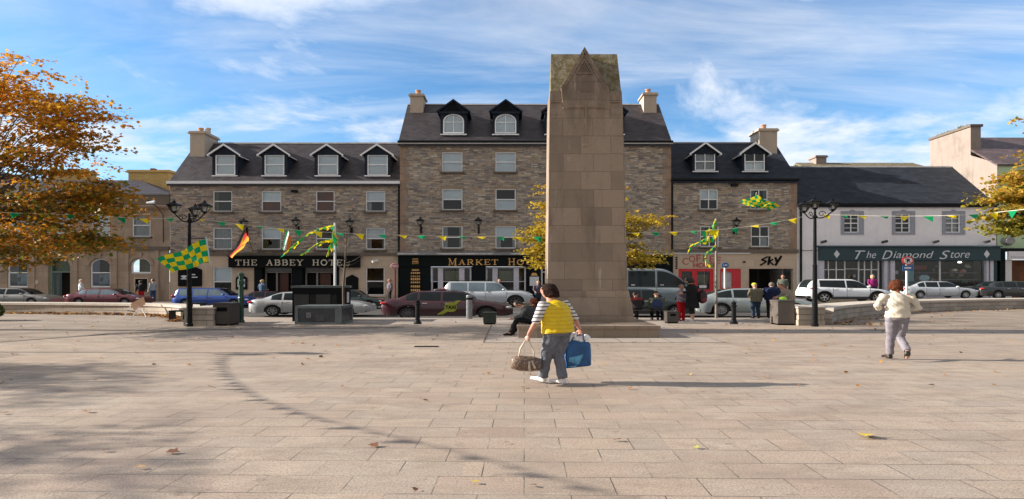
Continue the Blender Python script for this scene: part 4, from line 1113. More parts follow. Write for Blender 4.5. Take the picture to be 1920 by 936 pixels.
for i, wv in enumerate(arches + [atm_arch, door]):
    a, b, c, d = wrect(*wv)
    out, sp, (xc, zc, r_, h) = arch_parts(a, b, c, d, FY - .08)
    sp.build('arch_spandrel', M['bankstone'], bk)
    ho = MB(); n = 14
    o2 = [(xc + (r_ + .28) * math.cos(math.pi * k / n), zc + (h + .22) * math.sin(math.pi * k / n)) for k in range(n + 1)]
    o3 = [(xc + (r_ + .03) * math.cos(math.pi * k / n), zc + (h + .03) * math.sin(math.pi * k / n)) for k in range(n + 1)]
    for k in range(n): ho.prism([o3[k], o3[k + 1], o2[k + 1], o2[k]], FY - .16, FY - .085)
    ho.prism([(xc - .12, d + .02), (xc + .12, d + .02), (xc + .16, d + .42), (xc - .16, d + .42)], FY - .2, FY - .161)
    ho.build('arch_moulding', M['bankstone'], bk)
    if i < 4:
        w = MB(); fwd = .1
        inn_ = [(xc + (r_ - fwd) * math.cos(math.pi * k / n), zc + (h - fwd * .75) * math.sin(math.pi * k / n)) for k in range(n + 1)]
        for k in range(n): w.prism([out[k], out[k + 1], inn_[k + 1], inn_[k]], FY + .03, FY + .12)
        w.box(a, a + fwd, FY + .03, FY + .12, c, zc - .001); w.box(b - fwd, b, FY + .03, FY + .12, c, zc - .001); w.box(a + fwd, b - fwd, FY + .03, FY + .12, c, c + .12)
        if i < 3: w.box(a + fwd, b - fwd, FY + .02, FY + .1, fz(512.4), fz(510.6))
        wo_ = w.build('arched_window', M['white'], bk)
        MB().add([(q[0], FY + .08, q[1]) for q in [(a + .05, c + .05), (b - .05, c + .05)] + inn_], [tuple(range(n + 3))]).build('pane', M['glass'], wo_, fix=False)
        MB().box(a, b, FY + 1.0, FY + 1.05, c, d).build('interior', M['dark'] if i < 3 else M['olive'], wo_)
        if i < 3: MB().box(fx(wv[0] + 13), fx(wv[0] + 35), FY + .2, FY + .22, fz(534), fz(514)).build('poster', pm("pale_blue_poster", (.28, .36, .42), .6, 0, .35, 5), wo_)
        if i < 3: MB().box(fx(wv[0] + 14), fx(wv[0] + 20), FY + .18, FY + .195, fz(528), fz(520)).build('poster', pm("dark_poster_mark", (.08, .12, .18), .6), wo_)
dr = MB(); dr.box(fx(91), fx(95.5), FY + .1, FY + .3, fz(566), fz(486)); dr.box(fx(95.5), fx(133), FY + .1, FY + .2, fz(511), fz(509))
dr.build('door_frame', pm("pale_green_door_frame", (.17, .24, .17), .5), bk)
MB().box(fx(91), fx(133), FY + .35, FY + .4, fz(511), fz(484)).build('fanlight', pm("dull_green_fanlight", (.07, .11, .08), .3), bk)
MB().box(fx(99), fx(133), FY + .9, FY + .95, fz(566), fz(511)).build('door', M['dark'], bk)
MB().box(fx(100), fx(106), FY + .3, FY + .36, fz(566), fz(512)).build('door', pm("green_door_leaf", (.08, .12, .09), .5), bk)
MB().box(fx(255), fx(278), FY + .05, FY + .1, fz(547), fz(523)).build('cash_machine', M['black'], bk)
cs = MB(); cs.box(fx(253), fx(255), FY - .13, FY + .05, fz(549), fz(521)); cs.box(fx(278), fx(280), FY - .13, FY + .05, fz(549), fz(521)); cs.box(fx(255), fx(278), FY - .13, FY + .05, fz(523), fz(521)); cs.build('cash_machine_surround', M['cream'], bk)
pil = MB()
for a in (60, 140, 214, 236, 292): pil.box(fx(a), fx(a + 8), FY - .2, FY - .083, fz(566), fz(470) - .003)
pil.build('pilasters', M['bankstone'], bk)
for p in (68, 149): MB().lathe((fx(p), FY - .11, fz(529)), [(.11, 0), (.18, -.03), (.18, .03)], 14, K, 'y').build('wall_plaque', M['letter'], bk)
rfm = MB()
za, zb = fz(364), fz(340)
yr = FY + 4.5
zr_ = PZ(338, yr)
rfm.add([(x0, FY + .2, za), (fx(318), FY + .2, za), (fx(318), FY + 9, za), (x0, FY + 9, za), (x0, yr, zr_), (PX(262, yr), yr, zr_)],
        [(0, 1, 5, 4), (1, 2, 5), (2, 3, 4, 5), (3, 0, 4), (0, 3, 2, 1)])
rfm.build('roof', M['slate'], bk)
for a, b in ((104, 172), (252, 327)):
    chimney(bk, PX(a, 51), PX(b, 51), 50.2, 51.6, zr_ - 3, PZ(322, 51), M['yellowbrick'], 0, capw=.2)
    MB().box(PX((a + b) / 2 - 4, 51), PX((a + b) / 2 + 4, 51), 50.7, 51.1, PZ(322, 51), PZ(317, 51)).build('chimney_pot', pm("dark_red_pot", (.16, .05, .04), .8), bk)

# dark clad building beyond the bank
bs = thing("clad_building", "dark grey clad building with a sloping roofline seen through the left tree", "building", (PX(20, 62), 62, 0))
MB().prism([(PX(-200, 62), 0), (PX(92, 62), 0), (PX(92, 62), PZ(344, 62)), (PX(10, 62), PZ(324, 62)), (PX(-200, 62), PZ(322, 62))], 62, 70).build('wall', pm("dark_grey_cladding", (.05, .055, .065), .6, 0, .3, 1), bs)
MB().box(PX(-200, 62), PX(10, 62), 61.8, 61.99, PZ(327, 62), PZ(322.5, 62)).build('roof_edge', M['lead'], bs)

# ================================================================== monument
mo = thing("stone_monument", "tall tapering brown stone obelisk with a mossy saddle top and carved cross", "monument", (2.45, 18.75, 0))
m_ = MB(); X0, X1 = .18, 4.35
m_.box(X0, X1, 17.2, 21.6, 0, .27)
m_.box(X0 - .03, X1 + .03, 17.16, 21.64, .272, .36)
m_.build('stepped_base', M['monument'], mo)
jn = MB()
for px in (1154,): jn.box(PX(px, 17.16) - .012, PX(px, 17.16) + .012, 17.152, 18.7, .28, .364)
jn.build('base_joint', M['darktrim'], mo)
def ring(xa, xb, ya, yb, z): return [(xa, ya, z), (xb, ya, z), (xb, yb, z), (xa, yb, z)]
Yf = 18.75
p = MB()
p.box(PX(1010, 18.6), PX(1192, 18.6), 18.6, 20.55, .362, .44)
p.loft([ring(PX(1012, 18.62), PX(1190, 18.62), 18.62, 20.5, .442), ring(PX(1023, 18.72), PX(1179, 18.72), 18.72, 20.42, PZ(545.5, 18.72))])
p.build('pedestal', M['monument'], mo)
s = MB()
zt = PZ(168, Yf)
s.loft([ring(PX(1027, Yf), PX(1177.5, Yf), Yf + .05, 20.36, PZ(545.5, Yf) + .003), ring(PX(1030.5, 18.85), PX(1168, 18.85), 18.87, 20.25, PZ(203, 18.87))])
s.loft([ring(PX(1030.5, 18.85), PX(1168, 18.85), 18.90, 20.22, PZ(203, 18.87) + .003), ring(PX(1031.5, 18.88), PX(1166, 18.88), 18.92, 20.2, zt)])
s.build('shaft', M['monument'], mo)
# saddle roof with ridge across, a steep gable on the front
xa, xb = PX(1033, 18.95), PX(1165, 18.95); yc = 19.55
zrd = PZ(102.5, yc)
mt = MB()
mt.loft([ring(xa, xb, 18.98, 20.15, zt + .003), [(PX(1033, yc), yc - .04, zrd), (PX(1156.5, yc), yc - .04, zrd), (PX(1156.5, yc), yc + .04, zrd), (PX(1033, yc), yc + .04, zrd)]])
mt.build('saddle_top', M['moss'], mo)
g = MB()
gp = [(PX(1056, 18.86), PZ(204, 18.86)), (PX(1145, 18.86), PZ(204, 18.86)), (PX(1141, 18.86), PZ(163, 18.86)), (PX(1096, 18.86), PZ(88, 18.86)), (PX(1062, 18.86), PZ(150, 18.86)), (PX(1052, 18.86), PZ(164, 18.86))]
g.prism(gp, 18.845, yc)
g.build('front_gable', M['monument'], mo)
# low relief carving
cv = MB(); yv = 18.80
def vv(px, py): return (PX(px, yv), PZ(py, yv))
def bar(x0_, y0_, x1_, y1_, y_=None, t=.03):
    a, b = vv(x0_, y1_), vv(x1_, y0_); yy = y_ if y_ is not None else 18.868
    cv.box(a[0], b[0], yy - t, yy + .06, a[1], b[1])
bar(1097, 178, 1101, 266, 18.87); bar(1069, 197, 1096, 201, 18.85); bar(1102, 197, 1130, 201, 18.85); bar(1089, 167.5, 1109, 171, 18.86); bar(1093, 266.5, 1104, 274, 18.86)
for a, b, c, d in ((1033, 189, 1051, 190.5), (1033, 213, 1051, 214.5), (1147, 189, 1164, 190.5), (1147, 213, 1164, 214.5), (1081, 158, 1116, 158.8)): bar(a, b, c, d, 18.885)
tri = [(1096, 110), (1112, 137), (1080, 137)]
for i in range(3):
    a, b = Vector(vv(*tri[i])), Vector(vv(*tri[(i + 1) % 3])); d = (b - a).normalized(); n = Vector((-d.y, d.x)) * .025
    cv.prism([tuple(a - n), tuple(b - n), tuple(b + n), tuple(a + n)], 18.815 - .002 * i, 18.842)
for i in range(7):
    for j in range(i + 1):
        x, y = vv(1096 - 2.0 * i + 4.0 * j, 113.5 + i * 3.5); cv.prism([(x - .025, y), (x, y - .04), (x + .025, y), (x, y + .04)], 18.822, 18.842)
for sx in (-1, 1):
    a, b = Vector(vv(1096, 92)), Vector(vv(1096 + sx * 42, 162)); d = (b - a).normalized(); n = Vector((-d.y, d.x)) * .02
    off = Vector((-sx * .06, -.06)); a += off; b += off
    cv.prism([tuple(a - n), tuple(b - n), tuple(b + n), tuple(a + n)], 18.82, 18.842)
cv.build('carved_relief', M['monument'], mo)

# ================================================================== seat walls
def seat_wall(name, label, path, width, top, cat='wall'):
    t = thing(name, label, cat, (*path[0], 0))
    P = [Vector(p) for p in path]
    def offs(d):
        out = []
        for i, p in enumerate(P):
            tt = (P[min(i + 1, len(P) - 1)] - P[max(i - 1, 0)]).normalized(); out.append(p + Vector((-tt.y, tt.x)) * d)
        return out
    for nm, w0, w1, z0, z1, mat in (('block_wall', 0, width, -.3, top - .11, M['wallblock']), ('coping', -.06, width + .06, top - .107, top, M['cap'])):
        A, B = offs(w0), offs(w1)
        MB().loft([[(a.x, a.y, z0), (b.x, b.y, z0), (b.x, b.y, z1), (a.x, a.y, z1)] for a, b in zip(A, B)]).build(nm, mat, t)
    return t
def smooth_path(pts, n=8):
    out = []
    P = [Vector(p) for p in pts]
    for i in range(len(P) - 1):
        p0, p1, p2, p3 = P[max(i - 1, 0)], P[i], P[i + 1], P[min(i + 2, len(P) - 1)]
        for k in range(n):
            t = k / n
            out.append(.5 * ((2 * p1) + (p2 - p0) * t + (2 * p0 - 5 * p1 + 4 * p2 - p3) * t * t + (3 * p1 - p0 - 3 * p2 + p3) * t ** 3))
    out.append(P[-1]); return out
lw = seat_wall("seat_wall", "long pale curving block wall on the left with leaves along its foot", smooth_path([(-45, 30.6), (-34, 30.4), (-26.4, 29.9), (-21.5, 29.2), (-17.6, 28.2), (-15.0, 26.3), (-13.6, 23.9)]), .95, .56)
rw = seat_wall("seat_wall", "long pale curving block wall sweeping away on the right of the square", smooth_path([(12.3, 22.4), (13.5, 24.3), (16.0, 27.0), (20.8, 30.8), (27, 33.8), (34, 35.8), (46, 37.5)]), 1.3, .60)
def pier(name, label, x0, x1, y0, y1, h, rot=0):
    t = thing(name, label, "pier", ((x0 + x1) / 2, y0, 0))
    MB().box(x0, x1, y0, y1, 0, h * .31).build('block_course', M['wallblock'], t)
    MB().box(x0 + .02, x1 - .02, y0 + .02, y1, h * .315, h * .64).build('block_course', M['wallblock'], t)
    MB().box(x0, x1, y0, y1, h * .645, h * .985).build('block_course', M['wallblock'], t)
    MB().box(x0 - .03, x1 + .03, y0 - .03, y1 + .03, h * .988, h * 1.08).build('coping', M['cap'], t)
pier("wall_pier", "rough stone pier ending the left wall beside the lamp post", PX(344, 21.7), PX(400, 21.7), 21.7, 23.9, .64)
pier("wall_pier", "rough pale stone pier ending the right wall beside the lamp post", PX(1497, 21.9), PX(1547, 21.9), 21.9, 24.2, .66)
# steel seats fixed on the left pier
def rail_seat(px, py, Y, label):
    x, z = PX(px, Y), PZ(py, Y)
    t = thing("rail_seat", label, "seat", (x, Y, z), "metal perch seats on the left wall")
    MB().box(x - .3, x + .3, Y - .2, Y + .25, z - .03, z + .02).build('seat', M['iron'], t)
    MB().box(x - .29, x - .24, Y - .18, Y + .2, z - .32, z - .031).build('leg', M['iron'], t)
    MB().box(x + .24, x + .29, Y - .18, Y + .2, z - .32, z - .031).build('leg', M['iron'], t)
rail_seat(336, 583, 22.3, "low black metal perch on the pavement side of the left pier")
rail_seat(368, 569, 23.4, "black metal perch on top of the left pier behind the lamp post")
# ================================================================== trees
LEAF8 = np.array([(0, -.5), (.22, -.18), (.52, -.12), (.30, .12), (.34, .40), (0, .55), (-.34, .40), (-.30, .12), (-.52, -.12), (-.22, -.18)])
LEAF4 = np.array([(0, -.5), (.38, -.02), (0, .55), (-.38, -.02)])
def leaf_mesh(name, centers, size, rs, shape=LEAF8, flat=.6, kx=K):
    n = len(centers); m_ = len(shape)
    nrm = rs.normal(size=(n, 3)) * np.array([1, 1, 1]); nrm[:, 2] += flat * 2; nrm /= np.linalg.norm(nrm, axis=1)[:, None]
    u = np.cross(nrm, rs.normal(size=(n, 3))); u /= np.linalg.norm(u, axis=1)[:, None]; v = np.cross(nrm, u)
    s = size * rs.uniform(.6, 1.25, n)
    P = shape[None, :, 0, None] * u[:, None] + shape[None, :, 1, None] * v[:, None]
    P += nrm[:, None] * (np.abs(shape[None, :, 0, None]) * .35)
    P *= s[:, None, None]; P[:, :, 0] *= kx; P += centers[:, None]
    me = bpy.data.meshes.new(name)
    me.vertices.add(n * m_); me.vertices.foreach_set('co', P.reshape(-1))
    me.loops.add(n * m_); me.loops.foreach_set('vertex_index', np.arange(n * m_, dtype=np.int32))
    me.polygons.add(n); me.polygons.foreach_set('loop_start', np.arange(n, dtype=np.int32) * m_); me.polygons.foreach_set('loop_total', np.full(n, m_, np.int32))
    me.update(calc_edges=True)
    return me
def tree(name, label, base, trunk_h, trunk_r, lobes, per, leaf, mat, seed, shape=LEAF8, group=None, spray=.62, fork=None, lean=(0, 0)):
    """lobes: (cx,cy,cz, rx,ry,rz, n_sprays) in world coordinates; each spray is a flat twig of leaves at the end of a limb"""
    rs = np.random.default_rng(seed); rd = random.Random(seed)
    t = thing(name, label, "tree", base, group)
    B = Vector(base); top = B + Vector((lean[0], lean[1], trunk_h))
    tr = MB()
    tr.tube([B + Vector((0, 0, -.05)), B + Vector((0, 0, .25)), B.lerp(top, .45) + Vector((.04, .03, 0)), top], [trunk_r * 1.5, trunk_r * 1.05, trunk_r * .85, trunk_r * .62], 12, kx=1.2)
    cents = []; limbs = MB()
    for (cx, cy, cz, rx, ry, rz, ns) in lobes:
        C = Vector((cx, cy, cz))
        mids = [top.lerp(C, .55) + Vector((rd.uniform(-.4, .4), rd.uniform(-.4, .4), rd.uniform(-.2, .3))) for _ in range(2)]
        for q in mids:
            h = top.lerp(q, .5) + Vector((0, 0, .25)); limbs.tube([top, h, q], [trunk_r * .5, trunk_r * .36, trunk_r * .22], 7, kx=1.2)
        for k in range(ns):
            d = rs.normal(size=3); d /= np.linalg.norm(d); r_ = rs.uniform(.12, 1.25) ** .5
            sc = Vector((cx + d[0] * rx * r_, cy + d[1] * ry * r_, cz + d[2] * rz * r_))
            q = rd.choice(mids)
            mid = q.lerp(sc, .55) + Vector((rd.uniform(-.2, .2), rd.uniform(-.2, .2), rd.uniform(0, .25)))
            if k % 3 == 0: limbs.tube([q, mid, sc], [trunk_r * .09, trunk_r * .05, .008], 5, cap=False)
            out = Vector((sc.x - cx, sc.y - cy, 0)); out = out.normalized() if out.length > .01 else Vector((1, 0, 0))
            n = int(per * rs.uniform(.5, 1.3))
            a = np.clip(rs.normal(size=(n, 3)), -1.7, 1.7) * np.array([spray * .85, spray * .38, spray * .12])
            rad = np.hypot(a[:, 0], a[:, 1])
            along = a[:, 0:1] * np.array([[out.x, out.y, 0]]); across = a[:, 1:2] * np.array([[-out.y, out.x, 0]])
            p = np.array([[sc.x, sc.y, sc.z]]) + along * np.array([[K, 1, 1]]) + across * np.array([[K, 1, 1]])
            p[:, 2] += a[:, 2] - .22 * rad ** 2 + a[:, 0] * rs.uniform(-.2, .25)
            cents.append(p)
            if k % 3 == 0:
                for _ in range(3):
                    e = p[rs.integers(n)]; limbs.tube([sc, Vector(e)], [.012, .005], 4, cap=False)
    tr.build('trunk', M['bark'], t, smooth=True)
    limbs.build('branches', M['bark'], t, fix=False)
    cents = np.concatenate(cents)
    me = leaf_mesh('crown', cents - np.array(base), leaf, rs, shape)
    me.materials.append(mat)
    link('crown', me, t)
    return t
AUT = [(0., (.06, .10, .015)), (.22, (.15, .17, .02)), (.36, (.30, .19, .02)), (.5, (.46, .19, .018)), (.66, (.68, .29, .022)), (.82, (.82, .43, .03)), (1., (.86, .62, .06))]
GOLD = [(0., (.12, .13, .02)), (.25, (.30, .24, .03)), (.5, (.52, .36, .03)), (.75, (.66, .46, .05)), (1., (.50, .22, .03))]
MIXR = [(0., (.08, .10, .015)), (.3, (.22, .22, .03)), (.5, (.42, .32, .04)), (.7, (.52, .30, .04)), (1., (.50, .17, .04))]
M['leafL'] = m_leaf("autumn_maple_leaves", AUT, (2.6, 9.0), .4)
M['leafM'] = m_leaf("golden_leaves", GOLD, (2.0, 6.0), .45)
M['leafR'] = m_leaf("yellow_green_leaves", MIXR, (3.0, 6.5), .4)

Yt = 20.0
def lob(px, py, rpx, rpy, ry, n, Y=Yt):
    return (PX(px, Y), Y, PZ(py, Y), rpx / F * Y, ry, rpy / F * Y, n)
lobesL = [lob(22, 152, 82, 48, 1.9, 26), lob(78, 202, 86, 42, 2.0, 28), lob(135, 204, 52, 18, 1.0, 12), lob(45, 258, 100, 44, 2.2, 28), lob(120, 252, 62, 20, 1.1, 14), lob(160, 276, 30, 12, .7, 4),
          lob(60, 306, 80, 20, 1.4, 24), lob(55, 372, 130, 38, 2.0, 48), lob(160, 378, 62, 30, 1.4, 26), lob(190, 352, 36, 14, .8, 9), lob(65, 440, 120, 34, 2.0, 42), lob(150, 452, 70, 16, 1.2, 20), lob(22, 478, 60, 20, 1.4, 14),
          lob(-120, 200, 150, 110, 2.6, 60), lob(-120, 390, 150, 90, 2.6, 60)]
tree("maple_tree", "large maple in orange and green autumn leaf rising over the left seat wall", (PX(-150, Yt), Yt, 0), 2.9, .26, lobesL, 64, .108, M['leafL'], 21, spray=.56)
lobesM = [lob(1020, 452, 32, 34, 1.0, 56, 24.5), lob(1022, 395, 14, 32, .6, 9, 24.5), lob(1012, 488, 24, 18, .8, 16, 24.5), lob(1100, 420, 80, 70, 1.5, 70, 24.5), lob(1196, 420, 38, 26, 1.0, 24, 24.5), lob(1228, 412, 20, 7, .5, 5, 24.5), lob(1192, 482, 40, 22, 1.0, 26, 24.5), lob(1020, 358, 12, 20, .4, 3, 24.5)]
tree("golden_tree", "small golden yellow tree mostly hidden behind the stone monument", (PX(1104, 24.5), 24.5, 0), 1.4, .13, lobesM, 44, .10, M['leafM'], 33, LEAF8, spray=.34)
lobesR = [lob(1915, 336, 26, 22, .8, 22), lob(1895, 368, 40, 12, .7, 22), lob(1925, 400, 48, 34, 1.0, 42), lob(1875, 400, 18, 14, .5, 7), lob(1905, 426, 28, 10, .6, 10), lob(2010, 350, 75, 100, 1.8, 50), lob(1952, 232, 8, 10, .3, 3)]
tree("maple_tree", "yellow green maple leaning into view above the right seat wall", (PX(2010, Yt), Yt, 0), 2.9, .22, lobesR, 46, .12, M['leafR'], 45, spray=.42)
# two more maples of the same row stand left of the view; the picture shows their shade on the paving
tcp = [o for o in COL.objects if o.name == 'maple_tree'][0]
def shade_tree(loc, rz_, sc, label):
    c = copy_tree(tcp); c.location = loc; c.rotation_euler = (0, 0, rz_); c.scale = (sc, sc, sc); c['label'] = label; c['group'] = "maples along the west side of the square"
    return c
tcp['group'] = "maples along the west side of the square"
shade_tree((-23.4, 9.2, 0), 2.2, .72, "maple out of view on the left whose shade falls mid way across the paving")
shade_tree((-18.9, 6.0, 0), 4.0, .64, "nearest maple out of view on the left shading the near paving")
# clipped bush at the left edge
rs = np.random.default_rng(8)
d = rs.normal(size=(2600, 3)); d /= np.linalg.norm(d, axis=1)[:, None]
bc = d * np.array([.62, .5, .42]) * rs.uniform(.7, 1.0, (2600, 1)) + np.array([0, 0, .42])
me = leaf_mesh('shrub', bc, .07, rs, LEAF4, .2); me.materials.append(m_leaf("shrub_leaves", [(0, (.03, .06, .015)), (.6, (.09, .13, .03)), (1, (.25, .22, .05))], None, .3))
bt = thing("shrub", "small rounded green bush on the paving at the left edge", "shrub", (PX(-24, 24.6), 24.6, 0)); link('foliage', me, bt)
MB().tube([(PX(-24, 24.6), 24.6, 0), (PX(-24, 24.6), 24.6, .4)], .04, 6).build('stem', M['bark'], bt)
# bare sapling beside the cabinet
Ys = 23.6
sp = thing("young_tree", "thin bare sapling rising behind the dark street cabinet", "tree", (PX(646, Ys), Ys, 0))
s = MB(); x = PX(645, Ys)
s.tube([(x, Ys, 0), (x - .03, Ys, 1.3), (x + .06, Ys, 2.6), (x + .10, Ys, 3.75)], [.05, .045, .035, .015], 7)
s.build('trunk', M['bark'], sp)
s = MB(); rd = random.Random(4)
for k in range(14):
    z = 2.0 + k * .13; a = rd.uniform(0, 6.28); L = rd.uniform(.3, .7) * (1.3 - k * .05)
    p0 = Vector((x + .04 + (z - 2.6) * .03, Ys, z)); s.tube([p0, p0 + Vector((math.cos(a) * L * .5 * K, math.sin(a) * L * .5, .12)), p0 + Vector((math.cos(a) * L * K, math.sin(a) * L, .36))], [.014, .009, .004], 4)
s.build('branches', M['bark'], sp)
# ================================================================== cars
def lerp_prof(pts, t):
    for (a, va), (b, vb) in zip(pts, pts[1:]):
        if t <= b:
            u = (t - a) / (b - a) if b > a else 0
            u = max(0, min(1, u)); return va + (vb - va) * u
    return pts[-1][1]
def smooth_prof(pts, t, w=.02):
    return sum(lerp_prof(pts, t + k * w) for k in (-1, -.5, 0, .5, 1)) / 5
CAR = {   # deck: top of the lower body (fraction of height); cab: t0 base rear, t1 roof rear, t2 roof front, t3 base front
 'sedan': dict(deck=[(0, .56), (.02, .665), (.10, .70), (.20, .66), (.5, .635), (.70, .655), (.86, .59), (.96, .50), (1, .36)], cab=(.10, .30, .56, .75), roof=.985, arch=(.205, .80), win=(.19, .70), pil=(.285, .46), tr=.215),
 'fastback': dict(deck=[(0, .50), (.02, .67), (.07, .70), (.2, .66), (.5, .64), (.72, .66), (.88, .57), (.97, .48), (1, .36)], cab=(.05, .34, .54, .76), roof=.985, arch=(.20, .80), win=(.17, .70), pil=(.30, .46), tr=.22),
 'hatch': dict(deck=[(0, .42), (.02, .60), (.5, .60), (.72, .615), (.88, .56), (.97, .46), (1, .34)], cab=(.015, .10, .55, .74), roof=.985, arch=(.19, .81), win=(.10, .70), pil=(.27, .465), tr=.205),
 'suv': dict(deck=[(0, .40), (.015, .60), (.5, .585), (.70, .62), (.88, .595), (.97, .52), (1, .34)], cab=(.01, .085, .56, .72), roof=.985, arch=(.19, .80), win=(.09, .69), pil=(.28, .47), tr=.215),
 'cross': dict(deck=[(0, .42), (.02, .66), (.2, .645), (.5, .60), (.72, .60), (.88, .55), (.97, .47), (1, .34)], cab=(.02, .13, .52, .76), roof=.985, arch=(.20, .81), win=(.155, .72), pil=(.0, .46), tr=.215),
 'van': dict(deck=[(0, .40), (.01, .52), (.6, .50), (.80, .50), (.90, .46), (.98, .36), (1, .24)], cab=(.005, .03, .62, .885), roof=.985, arch=(.20, .83), win=(.03, .86), pil=(.36, .60), tr=.16),
}
def make_car(kind, label, x0, x1, Yc, H, paint, z=None, width=1.78, glass=None, rim=None, group=None, clad=None, flare=None, name='parked_car', cat='car', seed=1, nspoke=7):
    C = CAR[kind]; L = x1 - x0; Kc = L / (4.6 if kind != 'van' else 5.6); w = width / 2
    z = road_z((x0 + x1) / 2, Yc) if z is None else z
    t_ = thing(name, label, cat, ((x0 + x1) / 2, Yc, z), group)
    glass = glass or M['cglass']
    X = lambda t: x0 + L * t
    Rw = C['tr'] * H; Ra = Rw * 1.17; sill = .135 * H
    def wid(t):
        e = min(t, 1 - t); return w * (1 - .22 * max(0, 1 - e / .09) ** 2.2)
    def bottom(t):
        b = sill + .05 * H * max(0, 1 - min(t, 1 - t) / .05)
        for a in C['arch']:
            dx = (X(t) - X(a)) / Kc
            if abs(dx) < Ra: b = max(b, Rw + math.sqrt(Ra * Ra - dx * dx) * .98)
        return b
    ts = sorted(set([round(i / 70, 4) for i in range(71)] + [a + s * Ra * Kc / L * q for a in C['arch'] for s in (-1, 1) for q in (1.0, .985, .93, .8, .6)]))
    rings = []
    for t in ts:
        zt = smooth_prof(C['deck'], t) * H; zb = bottom(t); wd = wid(t)
        zl = min(zt - .03, max(zb + .01, .36 * H))
        half = [(wd * .955, zb), (wd * .985, (zb + zl) / 2 if zb < zl else zl), (wd, zl), (wd * 1.0, zl + (zt - zl) * .35), (wd * .965, zl + (zt - zl) * .72), (wd * .915, zt - .012 * H), (wd * .80, zt + .002 * H), (wd * .45, zt + .018 * H), (0, zt + .022 * H)]
        pts = half + [(-y, zz) for y, zz in reversed(half[:-1])]
        rings.append([(X(t), Yc - y, z + zz) for y, zz in pts])
    body = MB().loft(rings, cap=False, closed=False)
    n = len(rings[0])
    body.f.append(list(range(n))); body.m.append(0); body.f.append([(len(rings) - 1) * n + i for i in range(n)]); body.m.append(0)
    bo = body.build('body', paint, t_, smooth=True)
    for p_ in bo.data.polygons:
        if len(p_.vertices) > 6: p_.use_smooth = False
    # dark underside and wheel housings
    ub = MB().box(X(.03), X(.97), Yc - w * .9, Yc + w * .9, z + .17 * H, z + .40 * H); ub.build('underbody', M['black'], t_)
    # cabin
    c0, c1, c2, c3 = C['cab']; rt = C['roof'] * H
    def roofz(t):
        if t < c1: u = (t - c0) / (c1 - c0); s_ = max(0, math.sin(u * math.pi / 2)) ** (1.15 if kind in ('sedan', 'fastback') else .8)
        elif t > c2: u = (c3 - t) / (c3 - c2); s_ = max(0, math.sin(u * math.pi / 2)) ** (1.05 if kind != 'van' else .9)
        else: s_ = 1 + .012 * math.sin((t - c1) / (c2 - c1) * math.pi)
        d = smooth_prof(C['deck'], t) * H
        return d + (rt - d) * max(0, s_)
    cts = sorted(set([c0 + (c3 - c0) * i / 44 for i in range(45)] + [C['win'][0], C['win'][1]] + [p + q for p in C['pil'] if p for q in (-.008, .008)]))
    vs = (0, .05, .30, .6, .86, .93)
    def sec(t, off=0.):
        d = smooth_prof(C['deck'], t) * H - .012 * H; rz_ = roofz(t); h = max(rz_ - d, .002)
        wb = wid(t) * .915 + off; wr = w * (.70 if kind != 'van' else .84)
        pts = []
        for v in vs: pts.append((wb + (min(wb, wr) - wb) * (v ** 1.25), d + h * v))
        pts += [(min(wb, wr) * .90, d + h * .985 + off), (min(wb, wr) * .5, d + h * 1.0 + off), (0, d + h * 1.01 + off)]
        return pts
    cab, scr, rear = MB(), MB(), MB(); gls = {}
    secs = [sec(t) for t in cts]
    for i in range(len(cts) - 1):
        tm = (cts[i] + cts[i + 1]) / 2
        inwin = C['win'][0] < tm < C['win'][1] and roofz(tm) - smooth_prof(C['deck'], tm) * H > .12 * H
        ispil = any(p and p - .009 < tm < p + .009 for p in C['pil'])
        for j in range(len(secs[0]) - 1):
            for sgn in (-1, 1):
                q = [(X(cts[i]), Yc + sgn * secs[i][j][0], z + secs[i][j][1]), (X(cts[i + 1]), Yc + sgn * secs[i + 1][j][0], z + secs[i + 1][j][1]), (X(cts[i + 1]), Yc + sgn * secs[i + 1][j + 1][0], z + secs[i + 1][j + 1][1]), (X(cts[i]), Yc + sgn * secs[i][j + 1][0], z + secs[i][j + 1][1])]
                if 1 <= j <= 3 and inwin and not ispil: gls.setdefault((sgn, sum(tm > p for p in C['pil'] if p)), MB()).quad(*q)
                elif j >= 6 and tm > c2 + .012 and tm < c3 - .004: scr.quad(*q)
                elif j >= 6 and tm < c1 - .01 and kind in ('sedan', 'fastback', 'cross', 'hatch', 'suv') and tm > c0 + .004: rear.quad(*q)
                else: cab.quad(*q)
    cab.build('roof', paint, t_, smooth=True); [gl.build('side_window', glass, t_, smooth=True) for gl in gls.values()]; scr.build('windscreen', M['cglass'], t_, smooth=True)
    if rear.f: rear.build('rear_window', M['cglass'], t_, smooth=True)
    # trim: sills, handles, mirror, door lines
    hd = MB()
    for p in (C['pil'][0] + .03 if C['pil'][0] else .33, C['pil'][1] + .03):
        hd.box(X(p), X(p) + .17 * Kc, Yc - w * 1.012, Yc - w * .99, z + .555 * H, z + .58 * H)
    hd.build('door_handle', M['chrome'] if kind != 'suv' else M['plastic'], t_)
    mi = MB().ball((X(C['win'][1] - .015), Yc - w * 1.06, z + .665 * H), (.10 * Kc, .10, .07)); mi.build('mirror', paint, t_, smooth=True)
    mi = MB().ball((X(C['win'][1] - .015), Yc + w * 1.06, z + .665 * H), (.10 * Kc, .10, .07)); mi.build('mirror', paint, t_, smooth=True)
    dl = MB()
    for p in (C['pil'][0] or .30, C['pil'][1], C['win'][1] + .01):
        dl.box(X(p) - .006 * Kc, X(p) + .006 * Kc, Yc - w * 1.003, Yc - w * .96, z + .2 * H, z + .60 * H)
    dl.box(X(.29), X(.71), Yc - w * 1.006, Yc - w * .94, z + .128 * H, z + .155 * H)
    dl.build('door_seams', M['plastic'], t_)
